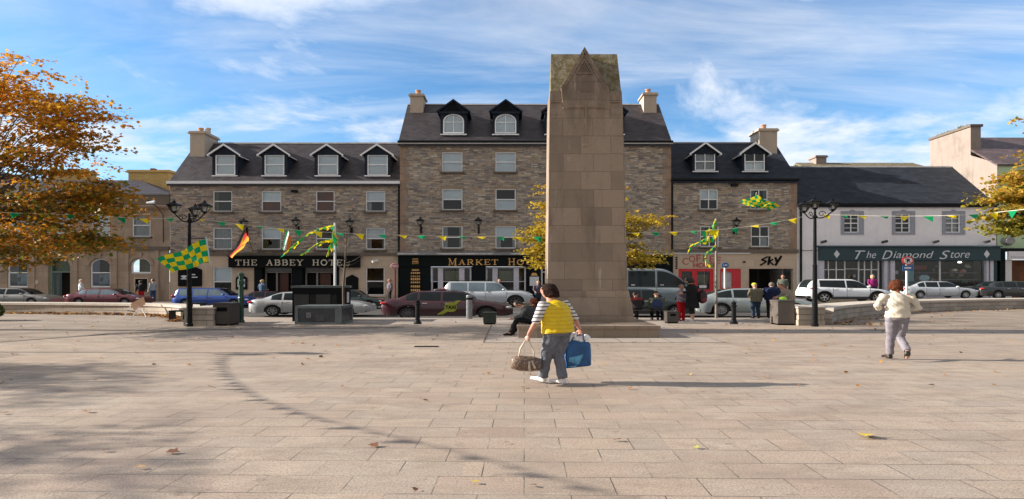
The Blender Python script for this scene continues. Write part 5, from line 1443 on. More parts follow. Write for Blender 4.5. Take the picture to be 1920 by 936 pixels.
    if clad:
        cl = MB()
        for a in C['arch']:
            ra0, ra1 = Ra * 1.0, Ra * 1.14; m_ = 16
            for k in range(m_):
                a0, a1 = math.pi * (k / m_), math.pi * ((k + 1) / m_)
                q = [(X(a) + ra * math.cos(an) * Kc, z + Rw + ra * math.sin(an) * .98) for ra, an in ((ra0, a0), (ra1, a0), (ra1, a1), (ra0, a1))]
                cl.prism(q, Yc - w * 1.03, Yc - w * .95)
        if clad is not paint: cl.box(X(.28), X(.72), Yc - w * 1.02, Yc - w * .93, z + .13 * H, z + .24 * H); cl.box(X(.0), X(.11), Yc - w * .93, Yc + w * .93, z + .17 * H, z + .27 * H)
        cl.build('wheel_arch_trim', clad, t_)
    # tail and head lights
    tl = MB(); zt0 = smooth_prof(C['deck'], .03) * H
    if kind == 'cross': tl.ball((X(.075), Yc - w * .96, z + .60 * H), (.055 * L, .05, .026 * H), 14, 8)
    elif kind in ('hatch', 'suv', 'van'):
        tl.ball((X(.018), Yc - w * .86, z + (.58 if kind != 'suv' else .66) * H), (.022 * L, .08, .085 * H), 12, 8)
    else: tl.ball((X(.022), Yc - w * .85, z + zt0 - .095 * H), (.030 * L, .12, .052 * H), 14, 8)
    tl.build('taillight', M['tail'], t_, smooth=True)
    hl = MB().ball((X(.955), Yc - w * .86, z + smooth_prof(C['deck'], .955) * H - .07 * H), (.035 * L, .10, .045 * H), 14, 8); hl.build('headlight', M['lens'], t_, smooth=True)
    hl = MB().ball((X(.955), Yc + w * .86, z + smooth_prof(C['deck'], .955) * H - .07 * H), (.035 * L, .10, .045 * H), 14, 8); hl.build('headlight', M['lens'], t_, smooth=True)
    # wheels
    for a in C['arch']:
        for sgn in (-1, 1):
            cy = Yc + sgn * w * .86; c = (X(a), cy, z + Rw)
            ty = MB().lathe(c, [(Rw * .62, -.10), (Rw * .95, -.105), (Rw, -.07), (Rw, .07), (Rw * .95, .105), (Rw * .62, .10)], 28, Kc, 'y', cap=False)
            wo_ = ty.build('wheel', M['tyre'], t_, smooth=False)
            rm = MB(); yo = cy + sgn * .088
            rm.lathe((c[0], yo, c[2]), [(Rw * .60, -.02), (Rw * .66, -.025), (Rw * .66, .02), (Rw * .58, .02), (Rw * .60, -.02)], 24, Kc, 'y', cap=False)
            for k in range(nspoke):
                an = 2 * math.pi * k / nspoke + .3 + seed; ca, sa = math.cos(an), math.sin(an); wd2 = Rw * .085
                q = [(.06 * Rw, wd2 * 1.3), (Rw * .62, wd2 * .75), (Rw * .62, -wd2 * .75), (.06 * Rw, -wd2 * 1.3)]
                rm.prism([(c[0] + (u * ca - v * sa) * Kc, c[2] + u * sa + v * ca) for u, v in q], yo - .015, yo + .015)
            rm.lathe((c[0], yo, c[2]), [(.01, -.02 * 1), (Rw * .17, -.02), (Rw * .17, .02), (.01, .02)], 12, Kc, 'y')
            rm.build('rim', rim or M['alloy'], wo_)
            MB().lathe((c[0], cy + sgn * .03, c[2]), [(.01, -.01), (Rw * .62, -.01), (Rw * .62, .01), (.01, .01)], 20, Kc, 'y').build('brake_disc', M['black'], wo_)
    if kind == 'suv':
        rr = MB()
        for sgn in (-1, 1): rr.tube([(X(.14), Yc + sgn * w * .62, z + .99 * H), (X(.16), Yc + sgn * w * .62, z + 1.015 * H), (X(.52), Yc + sgn * w * .62, z + 1.015 * H), (X(.54), Yc + sgn * w * .62, z + .99 * H)], .02, 6)
        rr.build('roof_rail', M['iron'], t_)
    return t_, X, Yc - w, z

P_ = {}
P_['maroon'] = m_paint("dark_maroon_paint", (.045, .005, .013), .1)
P_['silver'] = m_paint("silver_paint", (.50, .52, .53), .45, .32)
P_['silver2'] = m_paint("pale_silver_paint", (.56, .60, .64), .35, .32)
P_['teal'] = m_paint("silver_green_paint", (.36, .42, .43), .45, .32)
P_['white'] = m_paint("white_paint", (.76, .80, .84), 0, .3)
P_['blue'] = m_paint("bright_blue_paint", (.008, .06, .32), .15)
P_['red'] = m_paint("dark_red_paint", (.13, .008, .022), .1)
P_['black'] = m_paint("black_car_paint", (.012, .016, .02), .1)
P_['dkgreen'] = m_paint("dark_green_paint", (.012, .03, .032), .2)
P_['grey'] = m_paint("warm_grey_paint", (.28, .27, .25), .4)

def car_px(kind, label, pa, pb, Y, proof, pbase, paint, **kw):
    """side of the car faces us at depth Y; roof row and wheel base row give its height"""
    w = kw.get('width', 1.78) / 2
    H = (pbase - proof) / F * (Y) ; z = PZ(pbase, Y)
    return make_car(kind, label, PX(pa, Y), PX(pb, Y), Y + w, H, paint, z=z, **kw)
# near lane
tx, X, ys, zz = car_px('sedan', "dark maroon taxi saloon with yellow green door sign parked by the square", 713, 962, 28.6, 545, 600, P_['maroon'], rim=pm("grey_rim", (.16, .15, .15), .35, .5), nspoke=9, seed=.2)
# door sign: two tone splash with the word
sg = MB(); cx_t, cz_t = PX(845, ys), PZ(576, ys)
yy = ys - .012
pts = [(cx_t + .34 * 1.0 * math.cos(a) * (1 - .10 * math.cos(2 * a)), cz_t + .235 * math.sin(a)) for a in [2 * math.pi * k / 22 for k in range(22)]]
sg.prism(pts, yy, yy + .02)
sg.prism([(cx_t + .14, cz_t + .2), (cx_t + .30, cz_t + .14), (cx_t + .50, cz_t + .33), (cx_t + .26, cz_t + .32)], yy + .002, yy + .02)
sg.prism([(cx_t - .28, cz_t - .10), (cx_t - .12, cz_t - .2), (cx_t - .36, cz_t - .35), (cx_t - .66, cz_t - .38), (cx_t - .64, cz_t - .34)], yy + .003, yy + .02)
sgn_ = sg.build('door_sign', pm("yellow_green_film", (.36, .40, .03), .4, 0, .15), tx)
font_text('TAXI', cx_t, cz_t, .52, .17, yy - .002, 'lettering', M['black'], tx, 0, .02)
r_ = MB().ball((X(.43), (ys + .89), zz + 1.455), (.24 * K, .13, .07)); r_.build('roof_sign', pm("dark_roof_sign", (.05, .04, .035), .4), tx, smooth=True)
car_px('sedan', "silver saloon parked between the green post and the dark street cabinet", 463, 693, 30.6, 547, 593, P_['silver'], rim=M['alloy'], seed=.9)
car_px('fastback', "silver green saloon parked behind the three men by the big bin", 1307, 1536, 29.6, 540.5, 593, P_['teal'], seed=.1, nspoke=10)
car_px('hatch', "dark green black hatchback parked just right of the monument", 1120, 1300, 30.0, 541, 596, P_['dkgreen'], glass=M['cglass'])
# far lane
car_px('suv', "silver off road estate car with pale side windows parked outside the dark shopfront", 829, 1001, 39.8, 527, 575, P_['silver2'], width=1.9, glass=M['cglass_pale'], clad=P_['silver2'], seed=.5, nspoke=6, rim=pm("dull_rim", (.14, .13, .13), .4, .5))
car_px('hatch', "bright blue estate car parked behind the left lamp post", 319, 466, 38.6, 540, 577, P_['blue'], rim=M['alloy'], glass=M['cglass_pale'])
car_px('sedan', "dark red saloon parked in front of the bank behind the long wall", 117, 262, 39.5, 541, 574, P_['red'], glass=M['cglass_pale'])
car_px('sedan', "warm grey car at the left edge behind the long wall", -62, 88, 39.0, 540, 574, P_['grey'])
car_px('hatch', "very dark green hatchback parked behind the street cabinet", 585, 717, 37.5, 543, 580, P_['dkgreen'])
car_px('sedan', "dark purple saloon mostly hidden between the blue estate and the silver saloon", 440, 560, 40.5, 546, 577, m_paint("dark_purple_paint", (.05, .008, .03), .2))
car_px('cross', "white crossover car with sloping rear parked outside the lilac shop", 1514, 1676, 38.6, 523, 567, P_['white'], width=1.84, clad=M['plastic'], seed=.6, nspoke=5)
car_px('sedan', "pale silver saloon parked behind the right wall near the oval mirror window", 1697, 1840, 39.6, 527, 560, P_['silver2'])
car_px('sedan', "black saloon at the right edge behind the wall", 1842, 1990, 39.4, 527, 560, P_['black'])
car_px('van', "silver minibus with dark windows parked behind the monument", 1095, 1322, 36.0, 502, 577, m_paint('blue_grey_van_paint', (.26, .31, .34), .4, .32), width=2.0, name='minibus', cat='minibus')
# ================================================================== street furniture
def lantern(parent, c, s=1.0, name='lantern', lit=False):
    """four sided glazed lantern, c = underside centre"""
    x, y, z = c; k = K
    fr = MB()
    def sq(r, zz): return [(x - r * k * s, y - r * s, z + zz * s), (x + r * k * s, y - r * s, z + zz * s), (x + r * k * s, y + r * s, z + zz * s), (x - r * k * s, y + r * s, z + zz * s)]
    fr.loft([sq(.03, -.08), sq(.07, -.02), sq(.09, .0), sq(.09, .03)])
    a, b = sq(.09, .03), sq(.19, .33)
    for i in range(4): fr.tube([a[i], b[i]], .013 * s, 5)
    for i in range(4): fr.tube([b[i], b[(i + 1) % 4]], .018 * s, 5)
    fr.loft([sq(.23, .335), sq(.21, .37), sq(.10, .47), sq(.045, .50), sq(.045, .53), sq(.07, .54), sq(.02, .58), sq(.008, .66)])
    o = fr.build(name, M['iron'], parent)
    MB().loft([sq(.085, .035), sq(.18, .325)], cap=False).build('lantern_glass', M['glass'], o, fix=False)
    MB().lathe((x, y, z), [(.03 * s, .03 * s), (.05 * s, .10 * s), (.045 * s, .2 * s), (.02 * s, .25 * s)], 10, K).build('bulb', M['lens'], o, smooth=True)
    return o
def scroll(mb, p0, p1, drop, r, n=14):
    pts = []
    a, b = Vector(p0), Vector(p1)
    for i in range(n + 1):
        t = i / n; q = a.lerp(b, t); q.z += -drop * math.sin(t * math.pi * 1.15) * (1 if t < .87 else .6); pts.append(q)
    mb.tube(pts, r, 6)
    d = b - a; c = a + d * .38 + Vector((0, 0, .05)); R0 = .11
    sp = [c + Vector((d.x, d.y, 0)).normalized() * math.cos(u) * R0 * (1 - u / 9) * 1.2 + Vector((0, 0, math.sin(u) * R0 * (1 - u / 9))) for u in [k * .45 for k in range(16)]]
    mb.tube(sp, r * .7, 5)
def street_lamp(label, x, y, ztop, heads, group=None):
    t = thing("street_lamp", label, "street lamp", (x, y, 0), group)
    p = MB()
    p.lathe((x, y, 0), [(.095, 0), (.095, .10), (.08, .13), (.075, .75), (.075, .85), (.066, .95), (.06, 2.2), (.066, 2.25), (.05, 2.3), (.042, ztop - .35), (.07, ztop - .33), (.07, ztop - .27), (.035, ztop - .22), (.03, ztop)], 14, K)
    p.build('pole', M['iron'], t)
    for (dx, dy, dz) in heads:
        if dx or dy:
            arm = MB(); scroll(arm, (x, y, ztop - .30), (x + dx, y + dy, ztop + dz - .08), .10, .022)
            arm.build('arm', M['iron'], t)
        lantern(t, (x + dx, y + dy, ztop + dz), .70)
    return t
YL = 21.45
street_lamp("black cast iron lamp post with three lanterns by the left pier and chequered flag", PX(355, YL), YL, PZ(400, YL), [(PX(334, YL) - PX(355, YL), -.25, .02), (PX(351, YL) - PX(355, YL), .55, -.02), (PX(388, YL) - PX(355, YL), -.15, .02)], "cast iron lamp posts round the square")
YR = 21.5
rl = street_lamp("black cast iron lamp post with three lanterns by the right pier", PX(1528, YR), YR, PZ(392, YR), [(PX(1499, YR) - PX(1528, YR), -.35, -.14), (0, 0, .02), (PX(1556, YR) - PX(1528, YR), -.2, -.06)], "cast iron lamp posts round the square")
c = copy_tree(rl); c.location = (-16.7, 13.9, 0); c['label'] = "lamp post out of view on the left holding the overhead bunting"
c = copy_tree(rl); c.location = (-8.4, 3.7, 0); c['label'] = "lamp post beside the viewer at the near end of the overhead bunting"
# lanterns on the walls
def wall_lantern(px, py, label, s=1.0):
    Y = FY - .55; x = PX(px, Y); z = PZ(py, Y)
    t = thing("wall_lantern", label, "wall lantern", (x, FY, z), "black lanterns on the stone facades")
    lantern(t, (x, Y, z), 1.0 * s)
    b = MB(); b.tube([(x, Y, z - .08), (x, Y, z - .32), (x, Y + .2, z - .5), (x, FY - .03, z - .42)], .03, 6); b.tube([(x, Y, z - .2), (x, FY - .03, z - .15)], .02, 6); b.tube([(x, Y, z - .3), (x, Y + .02, z - .75)], [.05, .015], 6); b.box(x - .08, x + .08, FY - .06, FY - .025 if px < 745 or px > 1260 else FY - .123, z - .6, z - .05)
    b.build('bracket', M['iron'], t)
for px, py, lb in ((457, 424, "wall lantern just right of the window above the german flag"), (555, 422, "wall lantern above the word between the irish flag and the tall pole"), (656, 424, "wall lantern beside the top of the bare sapling"), (788, 422, "wall lantern left of the first window column on the tall block"), (897, 422, "wall lantern between the two window columns of the tall block"), (1381, 423, "wall lantern between the windows above the travel shop")):
    wall_lantern(px, py, lb)
# gooseneck flood lamp on the bank
t = thing("wall_floodlight", "pale flood lamp on a curved arm at the right end of the bank", "floodlight", (fx(308), FY, fz(400)))
b = MB(); b.tube([(fx(308), FY - .1, fz(455)), (fx(308), FY - .15, fz(403)), (fx(304), FY - .5, fz(392)), (fx(294), FY - .9, fz(380)), (fx(290), FY - 1., fz(379))], .03, 6); b.build('arm', M['iron'], t)
b = MB(); b.tube([(PX(290, 44), 44, PZ(379, 44)), (PX(276, 44), 43.9, PZ(381, 44))], [.18, .1], 8, flat=.5); b.build('lamp_head', M['letterlt'], t)

# post, bins, bollards
def green_post(px, Y, ztop):
    x = PX(px, Y); t = thing("fluted_post", "dark green cast iron water pump post standing right of the litter bin", "post", (x, Y, 0))
    MB().lathe((x, Y, 0), [(.11, 0), (.11, .07), (.085, .10), (.08, .9), (.09, .93), (.09, 1.0), (.078, 1.03), (.075, ztop - .5), (.10, ztop - .48), (.10, ztop - .35), (.07, ztop - .32), (.07, ztop - .12), (.10, ztop - .1), (.10, ztop - .06), (.04, ztop)], 10, K).build('post', M['iron2'], t)
    MB().box(x + .1, x + .2, Y - .04, Y + .03, ztop - .45, ztop - .40).build('spout', M['iron2'], t)
M['iron2'] = pm("dark_green_cast_iron", (.012, .055, .035), .4, .1, .3, 5)
green_post(452, 23.6, PZ(511, 23.6))
def litter_bin(px0, px1, pyt, pyb, depth, label, mat, slot=True, lid=True):
    Y = GY(pyb); x0, x1 = PX(px0, Y), PX(px1, Y); h = PZ(pyt, Y)
    t = thing("litter_bin", label, "litter bin", ((x0 + x1) / 2, Y, 0))
    MB().box(x0 + .03, x1 - .03, Y + .03, Y + depth - .03, .0, .06).build('foot', M['black'], t)
    b = MB(); ops = [(x0 + .12, x1 - .12, h * .62, h * .80)] if slot else []
    openings_wall(b, x0, x1, .06, h * .94, Y, ops, .06)
    b.quad((x0, Y, .06), (x0, Y + depth, .06), (x0, Y + depth, h * .94), (x0, Y, h * .94)); b.quad((x1, Y, .06), (x1, Y + depth, .06), (x1, Y + depth, h * .94), (x1, Y, h * .94)); b.quad((x0, Y + depth, .06), (x1, Y + depth, .06), (x1, Y + depth, h * .94), (x0, Y + depth, h * .94))
    b.build('housing', mat, t, fix=False)
    if slot: MB().box(x0 + .05, x1 - .05, Y + .065, Y + .10, h * .58, h * .84).build('liner', M['black'], t)
    MB().prism([(x0 - .02, h * .943), (x1 + .02, h * .943), (x1 + .02, h * .97), (x1 - .05, h), (x0 + .05, h), (x0 - .02, h * .97)], Y - .02, Y + depth + .02).build('lid', mat, t)
    for xx in (x0 + .06, x1 - .06): pass
    return t
M['binb'] = pm("brown_black_plastic", (.045, .038, .033), .5, 0, .25, 3)
litter_bin(399, 432, 568, 611, .75, "dark brown litter bin against the left pier", M['binb'])
litter_bin(1459, 1490, 563, 610, .7, "tall brown grey litter bin the bald man leans over", pm("brown_grey_bin", (.10, .085, .075), .5, 0, .2, 3), slot=False)
litter_bin(906, 930, 586, 609, .5, "small dark green bin in front of the taxi bonnet", pm("dark_green_bin", (.018, .03, .02), .5, 0, .3, 5), slot=False)
litter_bin(1251, 1273, 584, 607, .5, "small grey brown bin beside the person in red trousers", pm("grey_brown_bin", (.05, .045, .04), .5, 0, .3, 5))
def bollard(px, pyt, pyb, label, r, mat, kind):
    Y = GY(pyb); x = PX(px, Y); h = PZ(pyt, Y); t = thing("bollard", label, "bollard", (x, Y, 0))
    if kind: prof = [(r * 1.7, 0), (r * 1.7, .05), (r * 1.2, .12), (r, .16), (r * .92, h - .22), (r * 1.25, h - .2), (r * 1.25, h - .16), (r * .9, h - .14), (r * 1.1, h - .05), (r * .3, h)]
    else: prof = [(r, 0), (r, h - .12), (r * 1.02, h - .12), (r * 1.02, h - .05), (r * .9, h - .02), (r * .5, h)]
    MB().lathe((x, Y, 0), prof, 16, K).build('post', mat, t, smooth=False)
    if not kind: MB().lathe((x, Y, h - .12), [(r * 1.03, -.10), (r * 1.03, -.005)], 16, K).build('band', M['black'], t)
bollard(783, 562, 608, "black cast iron bollard in front of the taxi's rear door", .068, M['iron'], 1)
bollard(1376, 565, 608, "black bollard in front of the silver green saloon's wheel", .068, M['iron'], 1)
bollard(880, 553, 598, "smooth grey steel bollard in front of the taxi", .10, pm("grey_steel", (.22, .23, .25), .35, .5, .15), 0)

# street cabinet and planter box
t = thing("street_cabinet", "tall black equipment cabinet standing behind the grey glazed box", "cabinet", (PX(600, 24.1), 24.1, 0))
xa, xb = PX(548, 24.1), PX(640, 24.1) ; h = PZ(536, 24.1)
MB().box(xa, xb, 24.1, 25.5, 0, h - .09).build('body', M['black'], t)
MB().box(xa - .05, xb + .05, 24.05, 25.55, h - .087, h).build('lid', pm("grey_green_lid", (.07, .085, .085), .4, 0, .2), t)
for u in (.36, .80): MB().box(xa + (xb - xa) * u, xa + (xb - xa) * u + .22, 24.085, 24.098, .7, 1.1).build('slot', pm("deep_black", (.004, .004, .004), .8), t)
for u, v in ((.04, .34), (.48, .78)): MB().box(xa + (xb - xa) * u, xa + (xb - xa) * v, 24.08, 24.098, .65, 1.12).build('door_panel', pm("worn_black_panel", (.03, .028, .026), .6, 0, .4, 3), t)
MB().box(xb + .001, xb + .012, 24.9, 25.2, .75, 1.2).build('notice', M['letterlt'], t)
t = thing("display_box", "low grey green framed box in front of the black cabinet", "display box", (PX(600, 22.4), 22.4, 0))
xa, xb = PX(553, 22.4), PX(640, 22.4); h = PZ(574, 22.4); g = pm("grey_green_metal", (.13, .155, .16), .4, .2, .15, 3)
MB().box(xa + .03, xb - .03, 22.43, 23.95, .03, h - .03).build('body', pm("dark_blue_grey_panel", (.045, .05, .058), .35, 0, .3, 2), t)
f = MB()
for a, b in ((xa, xa + .12), (xb - .12, xb)): f.box(a, b, 22.38, 22.5, 0, h)
f.box(xa + .12, xb - .12, 22.38, 22.5, h - .09, h); f.box(xa + .12, xb - .12, 22.38, 22.5, 0, .09); f.box(xb - .05, xb + .02, 22.5, 23.98, h - .1, h); f.box(xb - .05, xb + .02, 22.5, 23.98, 0, .1); f.box(xb - .05, xb + .02, 23.85, 23.98, .1, h - .1)
f.box(xa, xb, 22.5, 23.98, h - .028, h); f.build('frame', g, t)
MB().box(xb - .24, xb - .13, 22.39, 22.428, .1, h - .1).build('door_strip', g, t)
for u, v, a, b in ((.24, .34, .26, .47), (.44, .62, .12, .38)): MB().box(xa + (xb - xa) * u, xa + (xb - xa) * v, 22.41, 22.428, a, b).build('notice', pm("faded_notice", (.16, .17, .17) if u < .3 else (.07, .07, .075), .6, 0, .5, 12), t)

# sign poles
def sign_pole(px, Y, pyt, pyb, label, r, mat, cat='sign', name='sign_post'):
    x = PX(px, Y); zb = road_z(x, Y) if Y > 27 else 0
    zb = max(zb, 0) if Y < 27 else (zb + .2 if Y > 42.4 else zb)
    t = thing(name, label, cat, (x, Y, zb)); MB().tube([(x, Y, zb), (x, Y, PZ(pyt, Y))], r, 10, kx=K).build('pole', mat, t); return t, x
t, x = sign_pole(1359, 42.9, 500, 560, "round blue road sign on a pale pole in front of the red shopfront", .055, M['letterlt'])
zc = PZ(497.5, 42.9); MB().lathe((x, 42.8, zc), [(.18 * 1.0, -.02), (.19, -.015), (.19, .02), (.0, .02)], 24, K, 'y').build('sign_disc', pm("blue_sign", (.015, .10, .30), .4), t)
a = MB(); a.prism([(x - .16, zc + .03), (x + .02, zc + .03), (x + .02, zc + .08), (x + .17, zc), (x + .02, zc - .08), (x + .02, zc - .03), (x - .16, zc - .03)], 42.765, 42.779); a.build('sign_mark', M['letterlt'], t)
t, x = sign_pole(1700, 36.5, 488, 560, "no parking sign with red ring above a small blue plate beside the lilac shop", .05, M['letterlt'])
zc = PZ(489, 36.5); MB().lathe((x, 36.4, zc), [(.26, -.02), (.27, -.015), (.27, .02), (.0, .02)], 26, K, 'y').build('sign_disc', pm("red_sign_ring", (.45, .03, .03), .4), t)
MB().lathe((x, 36.36, zc), [(.0, -.005), (.195, -.005), (.195, .005)], 24, K, 'y').build('sign_face', M['letterlt'], t)
font_text('P', x, zc, .17, .24, 36.35, 'sign_letter', M['black'], t, 0, .02)
a, b = Vector((x - .2, zc + .14)), Vector((x + .2, zc - .14)); MB().prism([(a.x, a.y - .02), (b.x, b.y - .02), (b.x, b.y + .025), (a.x, a.y + .025)], 36.325, 36.337).build('sign_bar', pm("red_sign_bar", (.45, .03, .03), .4), t)
MB().box(x - .33, x + .33, 36.38, 36.4, PZ(508, 36.4), PZ(497.5, 36.4)).build('sign_plate', pm("blue_plate", (.02, .09, .28), .4), t)
MB().box(x - .2, x + .2, 36.37, 36.379, PZ(504, 36.4), PZ(501, 36.4)).build('sign_mark', M['letterlt'], t)
t, x = sign_pole(740.5, 42.9, 500, 558, "thin dark post with a pinkish red round top outside the hotel", .05, pm("dark_red_post", (.12, .02, .02), .5))
zc = PZ(499, 42.9)
MB().lathe((x, 42.8, zc), [(.2, -.03), (.22, 0), (.2, .03)], 18, K, 'y').build('sign_disc', pm("faded_pink_sign", (.50, .20, .20), .6, 0, .4, 9), t)
MB().box(x - .17, x + .17, 42.755, 42.769, zc - .045, zc + .045).build('sign_mark', M['letterlt'], t)
# folding board tipped against the left wall
Yb = 26.9; t = thing("folding_stand", "small tilted wooden board on white legs leaning against the left seat wall", "folding stand", (PX(250, Yb), Yb, 0))
def q3(px, py, Y): return Vector((PX(px, Y), Y, PZ(py, Y)))
A, B, C_, D = q3(244.5, 570, 27.0), q3(267.5, 557, 27.6), q3(271, 570, 27.4), q3(251, 582, 26.8)
th = Vector((.02, .05, -.02)); MB().add([A, B, C_, D, A + th, B + th, C_ + th, D + th], [(0, 1, 2, 3), (7, 6, 5, 4), (0, 4, 5, 1), (1, 5, 6, 2), (2, 6, 7, 3), (3, 7, 4, 0)]).build('board', pm("plywood_board", (.62, .36, .20), .6, 0, .2, 2), t)
for (a, b) in (((245, 574), (231.5, 592)), ((260, 577), (247, 593.5))):
    bb_ = Vector((PX(b[0], 26.3), 26.3, .01)); MB().tube([q3(*a, 27.0), bb_], .028, 6).build('leg', M['whitewood'], t)
MB().tube([q3(238.5, 582.5, 26.65), q3(253, 584.5, 26.65)], .02, 6).build('stretcher', M['iron'], t)
MB().tube([q3(266, 579, 27.2), Vector((PX(274, 27.0), 27.0, .01))], .02, 6).build('leg', M['whitewood'], t)
# drain cover
t = MB().box(PX(778, 15), PX(822, 15), 14.85, 15.05, .001, .012).build('drain_cover', M['iron'], None, "narrow rusty drain cover set in the paving left of the woman in yellow", "drain cover")

# ================================================================== flags
def cloth(name, corners, nx, ny, wave, mats, matfn, parent, amp=.12, seed=0, ph=0.):
    """corners: top-left, top-right, bottom-right, bottom-left in space; matfn(i,j)->material index"""
    a, b, c, d = [Vector(p) for p in corners]; sub = 3; NX, NY = nx * sub, ny * sub
    nrm = (b - a).cross(d - a).normalized(); mb = MB(); vs = []
    for j in range(NY + 1):
        for i in range(NX + 1):
            u, v = i / NX, j / NY
            p = a.lerp(b, u).lerp(d.lerp(c, u), v)
            p = p + nrm * amp * math.sin(u * wave + v * 1.7 + ph) * (.35 + u if amp > 0 else 1) + Vector((0, 0, .03 * math.sin(u * 9 + ph)))
            vs.append(p)
    fs, ms = [], []
    for j in range(NY):
        for i in range(NX):
            fs.append((j * (NX + 1) + i, j * (NX + 1) + i + 1, (j + 1) * (NX + 1) + i + 1, (j + 1) * (NX + 1) + i)); ms.append(matfn(i // sub, j // sub))
    mb.v = [tuple(v) for v in vs]; mb.f = [list(f) for f in fs]; mb.m = ms
    return mb.build(name, mats, parent, smooth=True, fix=False)
# chequered flag beside the left lamp, sleeve on the right
Yg = 21.1
t = thing("chequered_flag", "large green and yellow chequered flag flying left from the lamp post", "flag", (PX(388, Yg), Yg, PZ(470, Yg)))
cloth('cloth', [q3(387, 448, Yg), q3(298, 486, Yg + .3), q3(320, 513, Yg + .3), q3(393, 491, Yg)], 7, 4, 8.5, [M['wgreen'], M['wyellow']], lambda i, j: (i + j) % 2, t, .10)
MB().tube([q3(386.5, 445, Yg), q3(393.5, 494, Yg)], .028, 8).build('sleeve', pm("pale_blue_sleeve", (.45, .6, .68), .7), t)
MB().tube([q3(356, 447, YL), q3(387, 447, Yg)], .018, 6).build('bracket', M['iron'], t)
MB().tube([q3(356, 492, YL), q3(393, 492, Yg)], .012, 6).build('bracket', M['iron'], t)
# hanging national flags on poles from the hotel wall
def wall_flag(name, label, root, tip, corners, cols, vertical=False):
    t = thing(name, label, "flag", root)
    MB().tube([root, tip], .03, 7).build('flagpole', pm("flag_pole_wood", (.25, .2, .15), .6), t)
    cloth('cloth', corners, 3 if vertical else 6, 6 if vertical else 3, 5.5, cols, (lambda i, j: i) if vertical else (lambda i, j: j), t, .10, ph=1.0)
cb_, cr, cg = pm("black_cloth", (.006, .005, .005), .9, spec=.05), pm("red_cloth", (.45, .008, .012), .7, spec=.1), pm("gold_cloth", (.70, .32, .006), .7, spec=.1)
Yw = 43.4
wall_flag("hanging_flag", "black red and gold striped flag drooping from the hotel wall", (fx(474), FY, fz(472)), q3(459, 430, Yw), [q3(459, 431, Yw), q3(430, 479, Yw + .3), q3(438, 484, Yw - .2), q3(467, 449, Yw - .3)], [cb_, cr, cg])
t = [o for o in COL.objects if o.name == 'hanging_flag'][0]
cloth('cloth', [q3(459, 434, Yw - .1), q3(466, 441, Yw - .2), q3(468, 452, Yw - .3), q3(449, 463, Yw - .1)], 2, 3, 3, [cr, cg], lambda i, j: 0 if j == 0 else 1, t, .06)
cw, co_ = pm("white_cloth", (.75, .75, .72), .7), pm("orange_cloth", (.80, .22, .02), .7)
wall_flag("hanging_flag", "green white and orange flag drooping in front of the hotel windows", (fx(548), FY, fz(462)), q3(538, 426, Yw), [q3(538, 427, Yw), q3(546, 444, Yw - .1), q3(540, 470, Yw), q3(529, 468, Yw + .1)], [M['wgreen'], cw, co_], True)
t = [o for o in COL.objects if o.name.startswith('hanging_flag')][-1]
# second chequered flag streaming from a wall pole
Yh = 40.0
t = thing("chequered_flag", "green and yellow chequered flag spread like a tent above the travel shop", "flag", (fx(1421), FY, fz(392)))
MB().tube([(fx(1416), FY, fz(394)), q3(1418, 362, Yh - .1)], .03, 7).build('flagpole', M['letterlt'], t)
cloth('cloth', [q3(1419, 366, Yh), q3(1386, 379, Yh), q3(1398, 385, Yh + .5), q3(1430, 391, Yh + .5)], 5, 4, 7, [M['wgreen'], M['wyellow']], lambda i, j: (i + j) % 2, t, .15)
cloth('cloth', [q3(1419, 366, Yh + .02), q3(1463, 387, Yh + .02), q3(1440, 391, Yh + .5), q3(1422, 390, Yh + .5)], 5, 4, 7, [M['wyellow'], M['wgreen']], lambda i, j: (i + j) % 2, t, .15, ph=2.)

# ================================================================== bunting
def catmull(pts, n): return smooth_path3(pts, n)
def smooth_path3(pts, n=8):
    out = []; P = [Vector(p) for p in pts]
    for i in range(len(P) - 1):
        p0, p1, p2, p3 = P[max(i - 1, 0)], P[i], P[i + 1], P[min(i + 2, len(P) - 1)]
        for k in range(n):
            t = k / n; out.append(.5 * ((2 * p1) + (p2 - p0) * t + (2 * p0 - 5 * p1 + 4 * p2 - p3) * t * t + (3 * p1 - p0 - 3 * p2 + p3) * t ** 3))
    out.append(P[-1]); return out
def bunting(label, pts, step, w, h, seed, wind=.7, name='bunting', r=.009):
    rd = random.Random(seed); path = smooth_path3(pts, 10)
    t = thing(name, label, "bunting", tuple(path[0]))
    MB().tube(path, r, 4).build('cord', M['rope'], t, fix=False)
    d = 0; nxt = step * .5; k = 0
    for a, b in zip(path, path[1:]):
        L = (b - a).length
        while d + L > nxt:
            p = a.lerp(b, (nxt - d) / L); e = (b - a).normalized()
            ww = w * rd.uniform(.85, 1.1); blow = Vector((rd.uniform(.2, 1.0) * wind * h, rd.uniform(-.6, .6) * h, -h * rd.uniform(.35, 1.0)))
            q0, q1 = p - e * ww / 2, p + e * ww / 2; tip = p + blow; mid = (q0 + q1 + tip) / 3 + Vector((0, rd.uniform(-.06, .06), 0))
            MB().add([q0, q1, tip, mid], [(0, 1, 3), (1, 2, 3), (2, 0, 3)]).build('pennant', M['wgreen'] if k % 2 else M['wyellow'], t, fix=False, smooth=False)
            nxt += step * rd.uniform(.9, 1.1); k += 1
        d += L
    return t
bunting("bunting string of green and yellow pennants crossing the left maple to the left lamp post", [q3(-160, 385, 16.5), q3(0, 398, 18.6), q3(150, 403.5, 19.8), q3(270, 410, 20.8), q3(353, 408, YL)], .72, .34, .27, 1)
bunting("bunting string sagging behind the monument between the two lamp posts", [q3(357, 408, YL), q3(480, 424, YL), q3(620, 436, 21.6), q3(800, 442, 21.8), q3(1000, 444, 22.2), q3(1180, 437, 22.2), q3(1330, 432, 22), q3(1440, 419, 21.7), q3(1526, 402, YR)], .74, .36, .25, 2)
